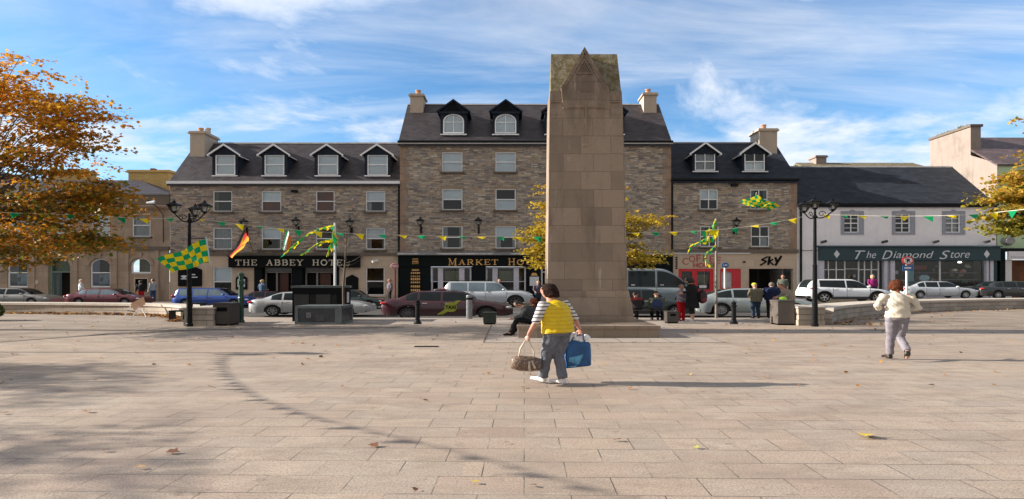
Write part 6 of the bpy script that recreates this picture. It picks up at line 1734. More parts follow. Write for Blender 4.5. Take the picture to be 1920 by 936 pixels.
bunting("bunting string of pennants running from the right lamp post across the lilac shop", [q3(1530, 402, YR), q3(1640, 405, 20.8), q3(1740, 405, 20.2), q3(1830, 402, 19.2), q3(1920, 393, 17.6), q3(2050, 385, 15.5)], .62, .32, .25, 3)
bunting("bunting string overhead left of the viewer whose shadow crosses the paving", [(-16.7, 13.95, 4.15), (-16.4, 13.4, 3.95), (-15.1, 11.5, 3.75), (-13.3, 9.1, 3.65), (-11.8, 7.6, 3.6), (-10.8, 6.7, 3.65), (-10.0, 5.8, 3.8), (-9.0, 4.5, 4.0), (-8.4, 3.75, 4.15)], .38, .24, .22, 4)
def streamer(t, pts, seed, n=26, w=.14):
    rd = random.Random(seed); P = smooth_path3(pts, 8); tot = len(P)
    for k in range(n):
        u = k / n * (tot - 1.01); i = int(u); p = P[i].lerp(P[i + 1], u - i); e = (P[i + 1] - P[i]).normalized()
        L = rd.uniform(.14, .30); s_ = Vector((rd.uniform(-.05, .05), rd.uniform(-.1, .1), rd.uniform(-w, w * .3)))
        MB().add([p, p + e * L, p + e * L * .6 + s_ * 1.2, p + s_], [(0, 1, 2), (0, 2, 3)]).build('pennant', M['wgreen'] if k % 2 else M['wyellow'], t, fix=False)
Yp = 25.4
t = thing("flag_pole", "thin grey pole with twisted green and yellow streamers behind the street cabinet", "pole", (PX(628, Yp), Yp, 0))
MB().tube([(PX(628, Yp), Yp, 0), (PX(628, Yp), Yp, PZ(418, Yp))], [.045, .035], 8, kx=K).build('pole', M['letterlt'], t)
streamer(t, [q3(627, 421, Yp), q3(600, 428, Yp - .2), q3(575, 440, Yp - .3), q3(552, 458, Yp - .3), q3(533, 476, Yp - .4)], 1, 30)
streamer(t, [q3(626, 447, Yp), q3(604, 453, Yp - .2), q3(588, 462, Yp - .3), q3(566, 477, Yp - .4)], 2, 20)
streamer(t, [q3(626, 424, Yp), q3(624, 436, Yp - .1), q3(629, 447, Yp - .1), q3(620, 458, Yp - .1), q3(614, 474, Yp - .1)], 3, 26, .3)
Yq = 26.0
t = thing("flag_pole", "thin grey pole with tangled green and yellow streamers before the coffee shop", "pole", (PX(1343, Yq), Yq, 0))
MB().tube([(PX(1343, Yq), Yq, 0), (PX(1343, Yq), Yq, PZ(410, Yq))], [.045, .035], 8, kx=K).build('pole', pm("brown_grey_pole", (.20, .17, .15), .5, .3, .2), t)
streamer(t, [q3(1341, 412, Yq), q3(1338, 424, Yq - .1), q3(1342, 432, Yq - .1), q3(1322, 434, Yq - .1)], 5, 24, .3)
streamer(t, [q3(1341, 430, Yq), q3(1325, 445, Yq - .1), q3(1300, 459, Yq - .2), q3(1292, 470, Yq - .2)], 6, 15, .2)
streamer(t, [q3(1341, 440, Yq), q3(1330, 450, Yq - .1), q3(1316, 452, Yq - .1)], 7, 12, .2)
streamer(t, [q3(1341, 460, Yq), q3(1328, 472, Yq - .1), q3(1322, 485, Yq - .1), q3(1332, 498, Yq - .1)], 8, 12, .2)

# ================================================================== fallen leaves
rs = np.random.default_rng(77)
def litter(name, label, pts, size, mat, flat=1.6):
    me = leaf_mesh(name, pts, size, rs, LEAF8, flat); me.materials.append(mat); o = link(name, me, None); o['kind'] = 'stuff'; o['label'] = label
    return o
M['litter'] = m_leaf("dry_fallen_leaves", [(0, (.10, .05, .02)), (.4, (.24, .10, .03)), (.7, (.42, .20, .04)), (1, (.45, .33, .06))], None, .1)
pp = []
wp = [Vector(p) for p in smooth_path([(-34, 30.4), (-26.4, 29.9), (-21.5, 29.2), (-17.6, 28.2), (-15.0, 26.3), (-13.6, 23.9)])]
for k in range(1300):
    i = rs.integers(len(wp) - 1); p = wp[i].lerp(wp[i + 1], rs.random()); dd = abs(rs.normal()) * .20
    tt = (wp[i + 1] - wp[i]).normalized(); pp.append((p.x + tt.y * (.06 + dd), p.y - tt.x * (.06 + dd), .03 + rs.random() * .10 * math.exp(-dd * 4)))
wp = [Vector(p) for p in smooth_path([(12.3, 22.4), (13.5, 24.3), (16.0, 27.0), (20.8, 30.8), (27, 33.8), (34, 35.8)])]
for k in range(260):
    i = rs.integers(len(wp) - 1); p = wp[i].lerp(wp[i + 1], rs.random()); dd = abs(rs.normal()) * .8
    tt = (wp[i + 1] - wp[i]).normalized(); pp.append((p.x + tt.y * (.06 + dd), p.y - tt.x * (.06 + dd), .02))
litter('fallen_leaves', "drift of dry brown leaves along the foot of the seat walls", np.array(pp), .11, M['litter'])
n = 900; Yv = 8 + 22 * rs.random(n) ** .8; Xv = (rs.random(n) * 2 - 1) * .9 * Yv
keep = (rs.random(n) < np.where(Yv > 15, .9, .35)) & ~((Xv > 0) & (Xv < 4.5) & (Yv > 17) & (Yv < 21.8)) & (Yv < 25)
litter('fallen_leaves', "scattered small dry leaves over the paving", np.stack([Xv[keep], Yv[keep], np.full(keep.sum(), .02)], 1), .062, M['litter'])
leafcol = {'brown': pm("brown_leaf", (.17, .07, .03), .7), 'tan': pm("tan_leaf", (.50, .30, .14), .7), 'yellow': pm("yellow_leaf", (.62, .45, .02), .6), 'green': pm("yellow_green_leaf", (.42, .42, .03), .6)}
for px, py, s_, cn, lb in ((1628, 820, .20, 'yellow', "largest bright yellow leaf lying on the paving at lower right"), (1306, 842, .09, 'green', "small yellow green leaf on the paving left of the largest leaf"),
        (163, 774, .11, 'tan', "pale tan curled leaf on the left paving between two tree shadows"), (262, 880, .09, 'tan', "pale tan leaf on the paving at lower left"), (10, 777, .12, 'brown', "orange brown leaf at the left edge of the paving"),
        (394, 727, .10, 'brown', "brown leaf beside the upper tree shadow"), (197, 848, .09, 'brown', "dark brown leaf lying in the lower tree shadow"), (326, 851, .11, 'brown', "ragged dark brown leaf right of the lower tree shadow"),
        (700, 838, .10, 'brown', "reddish brown leaf under the bunting shadow"), (778, 921, .10, 'brown', "dark reddish leaf near the bottom of the paving left of the yellow scrap"), (893, 908, .10, 'yellow', "yellow brown leaf at the bottom centre of the paving"),
        (1040, 768, .07, 'tan', "small orange leaf on the paving below the woman in yellow"), (950, 833, .05, 'brown', "small dark leaf by a crack below the handbag"), (1157, 828, .07, 'brown', "long dark twig like leaf right of centre on the paving"), (1000, 914, .06, 'brown', "small crumpled leaf lying on a paving joint at bottom centre")):
    Y = GY(py); me = leaf_mesh('fallen_leaf', np.array([(0, 0, .02)]), s_ * .8, rs, LEAF8, 3.0); me.materials.append(leafcol[cn])
    link('fallen_leaf', me, None, lb, "leaf", "fallen leaves on the near paving", None, (PX(px, Y), Y, 0))
# ================================================================== people
def remesh(mb, voxel, smooth=3):
    me = mb.mesh('tmp', (0, 0, 0)); bm = bmesh.new(); bm.from_mesh(me); bmesh.ops.recalc_face_normals(bm, faces=bm.faces); bm.to_mesh(me); bm.free()
    o = bpy.data.objects.new('tmp', me); COL.objects.link(o)
    m_ = o.modifiers.new('r', 'REMESH'); m_.mode = 'VOXEL'; m_.voxel_size = voxel; m_.use_smooth_shade = True
    if smooth: s_ = o.modifiers.new('s', 'SMOOTH'); s_.iterations = smooth; s_.factor = .5
    out = bpy.data.meshes.new_from_object(o.evaluated_get(bpy.context.evaluated_depsgraph_get()))
    bpy.data.objects.remove(o); bpy.data.meshes.remove(me); return out
SKIN = pm("skin", (.52, .30, .21), .5, 0, .12, 6)
SKIN2 = pm("ruddy_skin", (.50, .25, .18), .5, 0, .15, 6)

def mix3(a, b, t): return tuple(x + (y - x) * t for x, y in zip(a, b))
def person(label, loc, heading, H, J=None, top=None, low=None, shoes=None, hair=None, hairkind='short', sleeve='long', hem=.86, stout=1.0, voxel=.014, skin=None, cuff=None, wrinkle=.0, face_tilt=(0, 0), coat_long=None, sl_mat=None, grip=(False, False), group=None):
    """joints in metres for a 1.70 m figure in body axes (forward, right, up)"""
    D = dict(pelvis=(0, 0, .93), waist=(0, 0, 1.06), chest=(.0, 0, 1.27), neck=(.0, 0, 1.43), head=(.02, 0, 1.585),
             hipL=(0, -.085, .90), hipR=(0, .085, .90), kneeL=(.02, -.095, .48), kneeR=(.02, .095, .48), ankL=(-.01, -.10, .085), ankR=(-.01, .10, .085), toeL=(.15, -.12, .03), toeR=(.15, .12, .03),
             shL=(0, -.175, 1.385), shR=(0, .175, 1.385), elL=(-.02, -.235, 1.12), elR=(-.02, .235, 1.12), wrL=(.05, -.245, .88), wrR=(.05, .245, .88), handL=None, handR=None)
    if J: D.update(J)
    s = H / 1.70; a = R(heading); fx_, fy_ = math.cos(a), math.sin(a); rx_, ry_ = fy_, -fx_
    def Wd(p): f, r, u = p[0] * s, p[1] * s, p[2] * s; return Vector(((f * fx_ + r * rx_), f * fy_ + r * ry_, u))
    P = {k: Wd(v) for k, v in D.items() if v is not None}
    side = Vector((rx_, ry_, 0)); fwd = Vector((fx_, fy_, 0))
    t = thing("person", label, "person", loc, group)
    def done(mb, name, mat, vox=None, smooth=3, bumpy=0, parent=None):
        me = remesh(mb, vox or voxel, smooth)
        n = len(me.vertices); co = np.empty(n * 3); me.vertices.foreach_get('co', co); co = co.reshape(-1, 3)
        if bumpy:
            no = np.empty(n * 3); me.vertices.foreach_get('normal', no); no = no.reshape(-1, 3)
            ph = np.sin(co[:, 2] * 38 + np.sin(co[:, 0] * 17 + co[:, 1] * 13) * 2.2) + np.sin(co[:, 0] * 31 + co[:, 2] * 15)
            ph = ph + 1.3 * np.sin(co[:, 2] * 61 + co[:, 0] * 47 + np.sin(co[:, 1] * 40) * 2) * np.sin(co[:, 1] * 53 - co[:, 2] * 22)
            co = co + no * (ph * bumpy)[:, None]
        co[:, 0] *= K; me.vertices.foreach_set('co', co.ravel()); me.update()
        me.materials.append(mat); me.polygons.foreach_set('use_smooth', [True] * len(me.polygons))
        return link(name, me, parent or t)
    S = s
    # ---- body: head, neck, torso core, arms, legs, hands as one surface
    b = MB(); hd = P['head']
    up = (P['head'] - P['neck']).normalized()
    hfwd = (fwd + Vector((0, 0, face_tilt[0]))).normalized() if face_tilt[0] else fwd
    hfwd = (hfwd + side * face_tilt[1]).normalized()
    hs = Vector((0, 0, 1)).cross(hfwd) * -1
    b.tube([hd - up * .12 * S + hfwd * .045 * S, hd - up * .085 * S + hfwd * .03 * S, hd - up * .02 * S + hfwd * .008 * S, hd + up * .05 * S, hd + up * .095 * S, hd + up * .118 * S], [.030 * S, .056 * S, .074 * S, .079 * S, .058 * S, .02 * S], 14, side=hs, flat=1.22)
    b.tube([hd + hfwd * .085 * S + up * .02 * S, hd + hfwd * .112 * S - up * .022 * S, hd + hfwd * .09 * S - up * .035 * S], [.010 * S, .016 * S, .012 * S], 8)   # nose
    b.tube([hd + hfwd * .074 * S - up * .062 * S - hs * .024 * S, hd + hfwd * .084 * S - up * .062 * S, hd + hfwd * .074 * S - up * .062 * S + hs * .024 * S], [.009 * S] * 3, 6)   # lips
    for q in (-1, 1): b.tube([hd + hs * .078 * q * S - up * .03 * S, hd + hs * .088 * q * S + up * .012 * S - hfwd * .01 * S], [.012 * S, .017 * S], 8)   # ears
    nk = P['neck']
    b.tube([nk - up * .06 * S, nk + up * .02 * S, hd - up * .06 * S - hfwd * .012 * S], [.062 * S * stout ** .5, .054 * S * stout ** .5, .052 * S], 12)
    sp = [P['pelvis'] - Vector((0, 0, .06 * S)), P['pelvis'], P['waist'], P['chest'], (P['chest'] + P['neck']) / 2 + (P['neck'] - P['chest']) * .12, P['neck']]
    rad = [.13, .155, .135, .155, .125, .055]
    b.tube(sp, [r * S * stout * .93 for r in rad], 16, side=side, flat=.68)
    for q, Lr in ((-1, 'L'), (1, 'R')):
        sh, el, wr = P['sh' + Lr], P['el' + Lr], P['wr' + Lr]
        b.tube([sh.lerp(P['chest'], .3), sh, sh.lerp(el, .5), el, el.lerp(wr, .4), wr], [.05 * S, .052 * S * stout ** .5, .043 * S * stout ** .5, .036 * S, .036 * S, .024 * S], 10)
        hp, kn, an, to = P['hip' + Lr], P['knee' + Lr], P['ank' + Lr], P['toe' + Lr]
        b.tube([hp, hp.lerp(kn, .4), kn, kn.lerp(an, .35), an], [.085 * S * stout ** .5, .075 * S * stout ** .5, .05 * S, .052 * S, .034 * S], 10)
        b.tube([an, an.lerp(to, .5) - Vector((0, 0, .02 * S)), to], [.034 * S, .034 * S, .022 * S], 8)
        # hand: palm, four fingers and a thumb
        dn = (wr - el).normalized(); hdir = (Wd(D['hand' + Lr]) - wr).normalized() if D.get('hand' + Lr) else (dn * .9 + Vector((0, 0, -.25))).normalized()
        pal = fwd if abs(hdir.dot(fwd)) < .8 else Vector((0, 0, 1))
        across = (pal - hdir * pal.dot(hdir)).normalized(); inn = hdir.cross(across); inn = inn if inn.dot(side * -q) > 0 else -inn
        c0 = wr + hdir * .045 * S
        b.tube([wr, c0, wr + hdir * .085 * S], [.022 * S, .037 * S, .037 * S], 10, side=across, flat=.42)
        gr = grip[0 if q < 0 else 1]
        for k in range(4):
            off = across * (.028 - .0185 * k) * S; L = (.030, .033, .030, .024)[k] * S; base = wr + hdir * .082 * S + off
            cu = inn * (.85 if gr else .35)
            p1 = base + hdir * L * (.6 if gr else 1) + cu * L * .7; p2 = p1 + (hdir * (.15 if gr else .75) + cu).normalized() * L * .85; p3 = p2 + (hdir * (-.7 if gr else .5) + cu).normalized() * L * .7
            b.tube([base, p1, p2, p3], [.0095 * S, .009 * S, .0085 * S, .007 * S], 7)
        tb = wr + hdir * .03 * S + across * .03 * S
        b.tube([tb, tb + (across * .6 + hdir * .8 + inn * .4).normalized() * .035 * S, tb + (across * .5 + hdir + inn * .6).normalized() * .065 * S], [.012 * S, .011 * S, .008 * S], 7)
    done(b, 'body', skin or SKIN, min(voxel, .011), 1)
    for q in (-1, 1):
        e = hd + hfwd * .084 * S + hs * .031 * q * S + up * .008 * S
        MB().ball((0, 0, 0), (.011 * S * K, .011 * S, .009 * S), 8, 6)
        eb = MB().ball((loc[0] + e.x * K, loc[1] + e.y, loc[2] + e.z), (.010 * S * K, .010 * S, .007 * S), 8, 6); eb.build('eye', M['black'], t, smooth=True)
    # ---- lower garment
    if low:
        g = MB(); w_ = stout
        g.tube([P['waist'] * .35 + P['pelvis'] * .65 + Vector((0, 0, .03 * S)), P['pelvis'], P['pelvis'] - Vector((0, 0, .09 * S))], [.150 * S * w_, .170 * S * w_, .150 * S * w_], 16, side=side, flat=.74)
        for Lr in 'LR':
            hp, kn, an = P['hip' + Lr], P['knee' + Lr], P['ank' + Lr]
            end = kn.lerp(an, .97) if low.get('len', 'full') == 'full' else kn.lerp(an, .5)
            g.tube([hp + Vector((0, 0, .02 * S)), hp.lerp(kn, .35), kn, kn.lerp(an, .45), end], [.098 * S * w_ ** .6, .092 * S * w_ ** .6, .068 * S * w_ ** .4, .066 * S, low.get('flare', .062) * S], 12)
        done(g, 'trousers', low['mat'], bumpy=wrinkle)
    # ---- upper garment
    if top:
        g = MB(); w_ = stout * top.get('bulk', 1.0); hemz = hem * S
        base = P['pelvis'].lerp(P['waist'], .0); dz = P['pelvis'].z - hemz
        hpnt = P['pelvis'] + (P['pelvis'] - P['waist']).normalized() * max(dz, -.05)
        g.tube([hpnt, P['pelvis'].lerp(P['waist'], .4), P['waist'], P['chest'], (P['chest'] + P['neck']) / 2 + (P['neck'] - P['chest']) * .12, P['neck'] + up * .0], [.172 * S * w_, .172 * S * w_, .168 * S * w_, .176 * S * w_, .132 * S * w_, .070 * S], 20, side=side, flat=.76)
        if top.get('hood'): g.tube([nk - fwd * .04 * S - side * .07 * S, nk - fwd * .085 * S, nk - fwd * .04 * S + side * .07 * S], [.045 * S] * 3, 8)
        if coat_long: g.tube([hpnt, Vector((P['pelvis'].x, P['pelvis'].y, coat_long * S))], [.172 * S * w_, .205 * S * w_], 16, side=side, flat=.8)
        def sleeves(g2, r0, to, sides='LR'):
            for Lr in sides:
                sh, el, wr = P['sh' + Lr], P['el' + Lr], P['wr' + Lr]
                pts = [sh.lerp(P['chest'], .25), sh, sh.lerp(el, .5)]; rr = [.066 * S, .072 * S, .064 * S]
                if to == 'long': pts += [el, el.lerp(wr, .5), el.lerp(wr, .93)]; rr += [.056 * S, .050 * S, .042 * S]
                elif to == 'elbow': pts += [el, el.lerp(wr, .12)]; rr += [.057 * S, .056 * S]
                elif to == 'short': pts += [sh.lerp(el, .7)]; rr += [.062 * S]
                g2.tube(pts, [q * r0 for q in rr], 12)
        if sl_mat is None: sleeves(g, top.get('arm', 1.0), sleeve)
        done(g, top.get('name', 'jacket'), top['mat'], bumpy=top.get('bumpy', wrinkle))
        if sl_mat is not None:
            for Lr_ in 'LR': g2 = MB(); sleeves(g2, 1.0, sleeve, Lr_); done(g2, 'shirt_sleeve', sl_mat)
    if shoes:
        for Lr in 'LR':
            an, to = P['ank' + Lr], P['toe' + Lr]; f_ = (to - an); f_.z = 0; fl = f_.normalized() if f_.length > 1e-3 else fwd
            g = MB(); heel = an - fl * .035 * S
            heel = Vector((heel.x, heel.y, an.z - .048 * S))
            g.tube([heel, an.lerp(to, .4) - Vector((0, 0, .01 * S)), to + fl * .02 * S + Vector((0, 0, .008 * S))], [.040 * S, .046 * S, .032 * S], 10, side=Vector((0, 0, 1)).cross(fl), flat=.85)
            g.tube([an + Vector((0, 0, .01 * S)), an - Vector((0, 0, .05 * S))], [.040 * S, .044 * S], 10)
            done(g, 'shoe', shoes, .010 if voxel < .015 else .014, 2)
    if hair:
        g = MB(); bk_ = -hfwd
        if hairkind == 'short':
            g.tube([hd + up * .125 * S, hd + up * .08 * S + bk_ * .012 * S, hd + up * .02 * S + bk_ * .028 * S, hd - up * .045 * S + bk_ * .05 * S], [.03 * S, .080 * S, .085 * S, .05 * S], 14, side=hs, flat=1.12)
        elif hairkind in ('bob', 'curly'):
            k_ = 1.12 if hairkind == 'bob' else 1.08
            g.tube([hd + up * .14 * S + bk_ * .02 * S, hd + up * .085 * S + bk_ * .025 * S, hd + up * .02 * S + bk_ * .045 * S, hd - up * .06 * S + bk_ * .05 * S, hd - up * .10 * S + bk_ * .05 * S], [.035 * S, .088 * S * k_, .092 * S * k_, .084 * S * k_, .05 * S], 16, side=hs, flat=1.08)
            for q in range(26):
                an_ = q * 2.4; zz = -.09 + .2 * ((q * .37) % 1); rr = .09
                v_ = hs * math.cos(an_) * .092 + bk_ * abs(math.sin(an_)) * .115 + up * zz
                g.ball(tuple(hd + v_ * S), (.026 * S, .026 * S, .026 * S), 8, 6)
        elif hairkind == 'cap':
            g.tube([hd + up * .145 * S, hd + up * .12 * S, hd + up * .045 * S + bk_ * .005 * S], [.03 * S, .075 * S, .092 * S], 14, side=hs, flat=1.15)
            g.tube([hd + up * .05 * S + hfwd * .06 * S, hd + up * .04 * S + hfwd * .165 * S], [.075 * S, .05 * S], 10, side=hs, flat=.2)
        elif hairkind == 'rim':
            g.tube([hd - up * .0 * S + hs * .078 * S, hd + bk_ * .085 * S - up * .01 * S, hd - hs * .078 * S], [.022 * S, .032 * S, .022 * S], 8)
        done(g, 'hair' if hairkind != 'cap' else 'cap', hair, .010 if voxel < .015 else .013, 2, bumpy=.0045 if hairkind != 'cap' else 0)
    return t, P, (lambda v: Vector((loc[0] + v.x * K, loc[1] + v.y, loc[2] + v.z)))

def cloth_mat(name, col, var=.12, scale=9, rough=.8): return pm(name, col, rough, 0, var, scale, .35, .2, bscale=40)
# --- woman in the yellow gilet
def stripes():
    t = NT("white_striped_jersey")
    z = t.xyz(t.obj)[2]; n = t.noise(t.obj, 6, 3)
    v = t.math('FRACT', t.math('MULTIPLY', t.math('ADD', z, t.math('MULTIPLY', n, .015)), 17.))
    c = t.mix(t.mrange(v, .66, .74), (.62, .60, .58), (.035, .04, .09)); t.set(c, .85, spec=.2); return t.mat
def quilt():
    t = NT("yellow_quilted_nylon")
    z = t.xyz(t.obj)[2]; n = t.noise(t.obj, 3.5, 3)
    v = t.math('PINGPONG', t.math('MULTIPLY', t.math('ADD', z, t.math('MULTIPLY', n, .03)), 16.), .5)
    c = t.mix(t.noise(t.obj, 7, 4), (.60, .40, .004), (.76, .54, .01)); c = t.mix(t.mrange(v, 0., .12, .45, 0), c, (.30, .20, .004)); t.set(c, .5, spec=.4)
    t.bump(t.math('ADD', t.mrange(v, 0, .15), t.math('MULTIPLY', t.noise(t.obj, 22, 4), 1.2)), .4, .015); return t.mat
jean = cloth_mat("grey_denim", (.135, .145, .175), .3, 14); 
w1 = (PX(1046, 9.5), 9.5, 0)
T1, P1, L1 = person("woman in a yellow padded gilet carrying two bags across the paving", w1, 138, 1.65,
    dict(pelvis=(.0, 0, .92), waist=(.01, 0, 1.06), chest=(.06, .0, 1.26), neck=(.10, 0, 1.41), head=(.155, -.0, 1.56),
         hipL=(0, -.09, .90), hipR=(0, .09, .90), kneeR=(.05, .075, .48), ankR=(-.04, .05, .09), toeR=(.14, .05, .035), kneeL=(.13, -.06, .49), ankL=(.20, -.045, .10), toeL=(.37, -.05, .07),
         shL=(.06, -.20, 1.36), shR=(.06, .20, 1.36), elL=(.10, -.29, 1.08), wrL=(.22, -.30, .84), elR=(-.03, .30, 1.10), wrR=(-.06, .36, .92), handL=(.24, -.31, .70), handR=(-.06, .40, .78)),
    top=dict(mat=quilt(), name='gilet', bulk=1.03, bumpy=.0035), low=dict(mat=jean, flare=.066), shoes=pm("white_trainer", (.72, .70, .70), .6, 0, .08), hair=pm("dark_brown_hair", (.022, .010, .007), .8, 0, .5, 25, .6, .15), hairkind='curly', sleeve='elbow', hem=.87, stout=1.30, sl_mat=stripes(), voxel=.011, wrinkle=.0022, grip=(True, True), skin=SKIN2)
# handbag in her left hand
hl = L1(P1['wrL']) + Vector((-.02, 0, -.10))
t = thing("handbag", "brown patterned barrel handbag hanging from the woman's left hand", "handbag", (hl.x, hl.y, hl.z - .5))
def brown_pat():
    t = NT("brown_patterned_leather"); v = t.n('ShaderNodeTexVoronoi'); v.inputs['Scale'].default_value = 42; t.l(t.obj, v.inputs['Vector'])
    t.set(t.mix(t.mrange(v.outputs['Distance'], .2, .6), (.28, .20, .15), (.10, .065, .045)), .45); t.bump(v.outputs['Distance'], .4, .01); return t.mat
g = MB(); bc = Vector((hl.x - .02, hl.y, hl.z - .36)); ax = Vector((.97, .2, -.10)).normalized()
g.tube([bc - ax * .25, bc - ax * .235, bc - ax * .10, bc + ax * .10, bc + ax * .235, bc + ax * .25], [.06, .10, .125, .125, .10, .06], 16, side=(0, 1, 0), flat=1.0)
g.build('bag_body', brown_pat(), t, smooth=True)
for sg_ in (-1, 1):
    g = MB(); o_ = Vector((0, .05 * sg_, 0)); g.tube([bc - ax * .12 + o_ + Vector((0, 0, .10)), bc - ax * .09 + o_ + Vector((0, 0, .24)), hl + Vector((-.03, 0, .01)), hl + Vector((.03, 0, .01)), bc + ax * .13 + o_ + Vector((0, 0, .22)), bc + ax * .14 + o_ + Vector((0, 0, .10))], .011, 7); g.build('handle', pm("cream_leather", (.50, .42, .33), .5), t, smooth=True)
g = MB(); g.tube([bc + ax * .06 + Vector((0, -.115, .06)), bc + ax * .05 + Vector((0, -.14, -.04)), bc + ax * .07 + Vector((0, -.125, -.12))], [.02, .03, .012], 7, flat=.4); g.tube([bc + ax * .10 + Vector((0, -.115, .06)), bc + ax * .15 + Vector((0, -.13, -.05))], [.02, .02], 7, flat=.4); g.build('tassel', pm("cream_leather", (.50, .42, .33), .5), t)
# blue shopping bag in her right hand with a white carrier on top
hr = L1(P1['wrR']) + Vector((.03, 0, -.09))
t = thing("shopping_bag", "large blue woven shopping bag held in the woman's right hand", "shopping bag", (hr.x, hr.y, hr.z - .6))
bx0, bx1 = PX(1059, 9.6), PX(1108, 9.6); zt_, zb_ = PZ(641, 9.6), PZ(692, 9.6)
g = MB(); yb = hr.y
rings = []
for k, (z_, gx, gy) in enumerate(((zb_, .0, .085), (zb_ + .06, -.012, .10), ((zb_ + zt_) / 2, -.005, .085), (zt_ - .05, .0, .06), (zt_, .02, .05))):
    n = 28; ring_ = []
    for i in range(n):
        an = 2 * math.pi * i / n; c_, s_ = math.cos(an), math.sin(an); ex = .38
        x_ = (bx0 + bx1) / 2 + (abs(c_) ** ex * (1 if c_ > 0 else -1)) * ((bx1 - bx0) / 2 - gx) ; y_ = yb + (abs(s_) ** ex * (1 if s_ > 0 else -1)) * gy
        wv_ = .014 * math.sin(an * 5 + k * 1.3) if 0 < k else 0
        ring_.append((x_ + wv_, y_ + wv_, z_ + (.045 * (x_ - bx0) / (bx1 - bx0) if k == 0 else 0) + (.02 * math.sin(x_ * 14) if k == 4 else 0)))
    rings.append(ring_)
g.loft(rings); g.build('bag_body', pm("blue_woven_plastic", (.006, .085, .25), .38, 0, .35, 4, .5), t, smooth=True)
g = MB(); c_ = Vector(((bx0 + bx1) / 2 - .02, yb - .102, (zb_ + zt_) / 2 - .10)); g.prism([(c_.x - .14, c_.z - .09), (c_.x - .12, c_.z + .06), (c_.x + .02, c_.z + .09), (c_.x + .12, c_.z + .12), (c_.x + .05, c_.z - .03), (c_.x - .02, c_.z - .10)], c_.y, c_.y + .03); g.build('print_patch', pm("pale_blue_print", (.08, .30, .50), .4, 0, .5, 9), t)
for sg_ in (-1, 1):
    g = MB(); o_ = .045 * sg_; g.tube([(bx0 + .10, yb + o_, zt_ - .02), (bx0 + .14, yb + o_, zt_ + .05), (hr.x - .02, yb, hr.z), (hr.x + .03, yb, hr.z), (bx1 - .12, yb + o_, zt_ + .05), (bx1 - .08, yb + o_, zt_ - .02)], .011, 7); g.build('handle', pm("blue_strap", (.01, .10, .28), .5), t)
t = thing("carrier_bag", "crumpled white plastic bag bulging from the top of the blue shopping bag", "plastic bag", ((bx0 + bx1) / 2, yb, zt_))
g = MB()
for (u, dz, r_) in ((.08, .02, .06), (.2, .04, .075), (.34, .07, .08), (.5, .035, .055), (.72, .03, .06), (.86, .055, .055), (.6, .0, .07)):
    g.ball((bx0 + (bx1 - bx0) * u, yb, zt_ + dz), (r_ * 1.2, .05, r_), 10, 8)
me = remesh(g, .012, 2); n = len(me.vertices); co = np.empty(n * 3); me.vertices.foreach_get('co', co); co = co.reshape(-1, 3)
co += .008 * np.sin(co[:, [2, 0, 1]] * 70); co -= np.array(ORG[t]); me.vertices.foreach_set('co', co.ravel()); me.materials.append(pm("white_plastic_film", (.74, .74, .76), .35, 0, .06)); link('film', me, t)

# --- woman in the cream jacket
cream_q = cloth_mat("cream_quilted_cloth", (.58, .53, .44), .12, 6)
w2 = (PX(1683, 12.4), 12.4, 0)
person("woman in a cream jacket and lilac grey trousers striding away on the right", w2, 84, 1.72,
    dict(pelvis=(0, 0, .93), waist=(0, 0, 1.06), chest=(.03, 0, 1.27), neck=(.05, 0, 1.42), head=(.09, 0, 1.56),
         kneeL=(.09, -.07, .49), ankL=(.16, -.06, .10), toeL=(.32, -.10, .035), kneeR=(.05, .055, .47), ankR=(-.26, .05, .22), toeR=(-.20, .06, .06),
         shL=(.02, -.20, 1.36), shR=(.02, .20, 1.36), elL=(-.02, -.31, 1.14), elR=(-.02, .31, 1.10), wrL=(.19, -.20, 1.06), wrR=(.19, .22, 1.04), handL=(.28, -.16, 1.08), handR=(.28, .18, 1.06)),
    top=dict(mat=cream_q, bulk=1.06, arm=.86, bumpy=.005), low=dict(mat=cloth_mat("lilac_grey_cloth", (.22, .205, .235)), flare=.058), shoes=pm("black_leather_shoe", (.022, .016, .013), .4, 0, .2), hair=pm("auburn_hair", (.085, .026, .012), .8, 0, .5, 25, .6, .15), hairkind='curly', hem=.90, stout=1.0, voxel=.012, wrinkle=.003)

# --- two people sitting on the monument step, facing left
gry = cloth_mat("dark_grey_cloth", (.045, .047, .052)); blk = cloth_mat("black_cloth_coat", (.012, .012, .014)); SE = dict(pelvis=(0, 0, .49), waist=(.06, 0, .60), chest=(.17, 0, .80), neck=(.30, 0, .92), head=(.40, 0, 1.01),
    hipL=(.05, -.09, .47), hipR=(.05, .09, .47), kneeL=(.46, -.12, .50), kneeR=(.42, .12, .50), ankL=(.58, -.12, .085), ankR=(.52, .12, .085), toeL=(.74, -.14, .03), toeR=(.68, .13, .03),
    shL=(.20, -.18, .87), shR=(.20, .18, .87), elL=(.34, -.22, .62), elR=(.34, .22, .62), wrL=(.52, -.08, .57), wrR=(.50, .06, .57))
person("hunched man in dark grey sitting on the left end of the monument step", (.72, 18.0, 0), 180, 1.62, SE, top=dict(mat=gry, bulk=1.15), low=dict(mat=blk), shoes=blk, hair=pm("dark_grey_hair", (.03, .028, .026), .7), stout=1.15, voxel=.014, wrinkle=.003, hem=.50)
SE2 = dict(SE); SE2.update(head=(.22, 0, 1.12), neck=(.18, 0, .98), chest=(.10, 0, .80))
person("auburn haired person in brown sitting beyond the hunched man", (.95, 19.6, 0), 170, 1.5, SE2, top=dict(mat=cloth_mat("brown_wool", (.10, .04, .02)), bulk=1.1), low=dict(mat=blk), shoes=blk, hair=pm("auburn_short_hair", (.20, .05, .02), .6), hairkind='bob', voxel=.016, hem=.50)

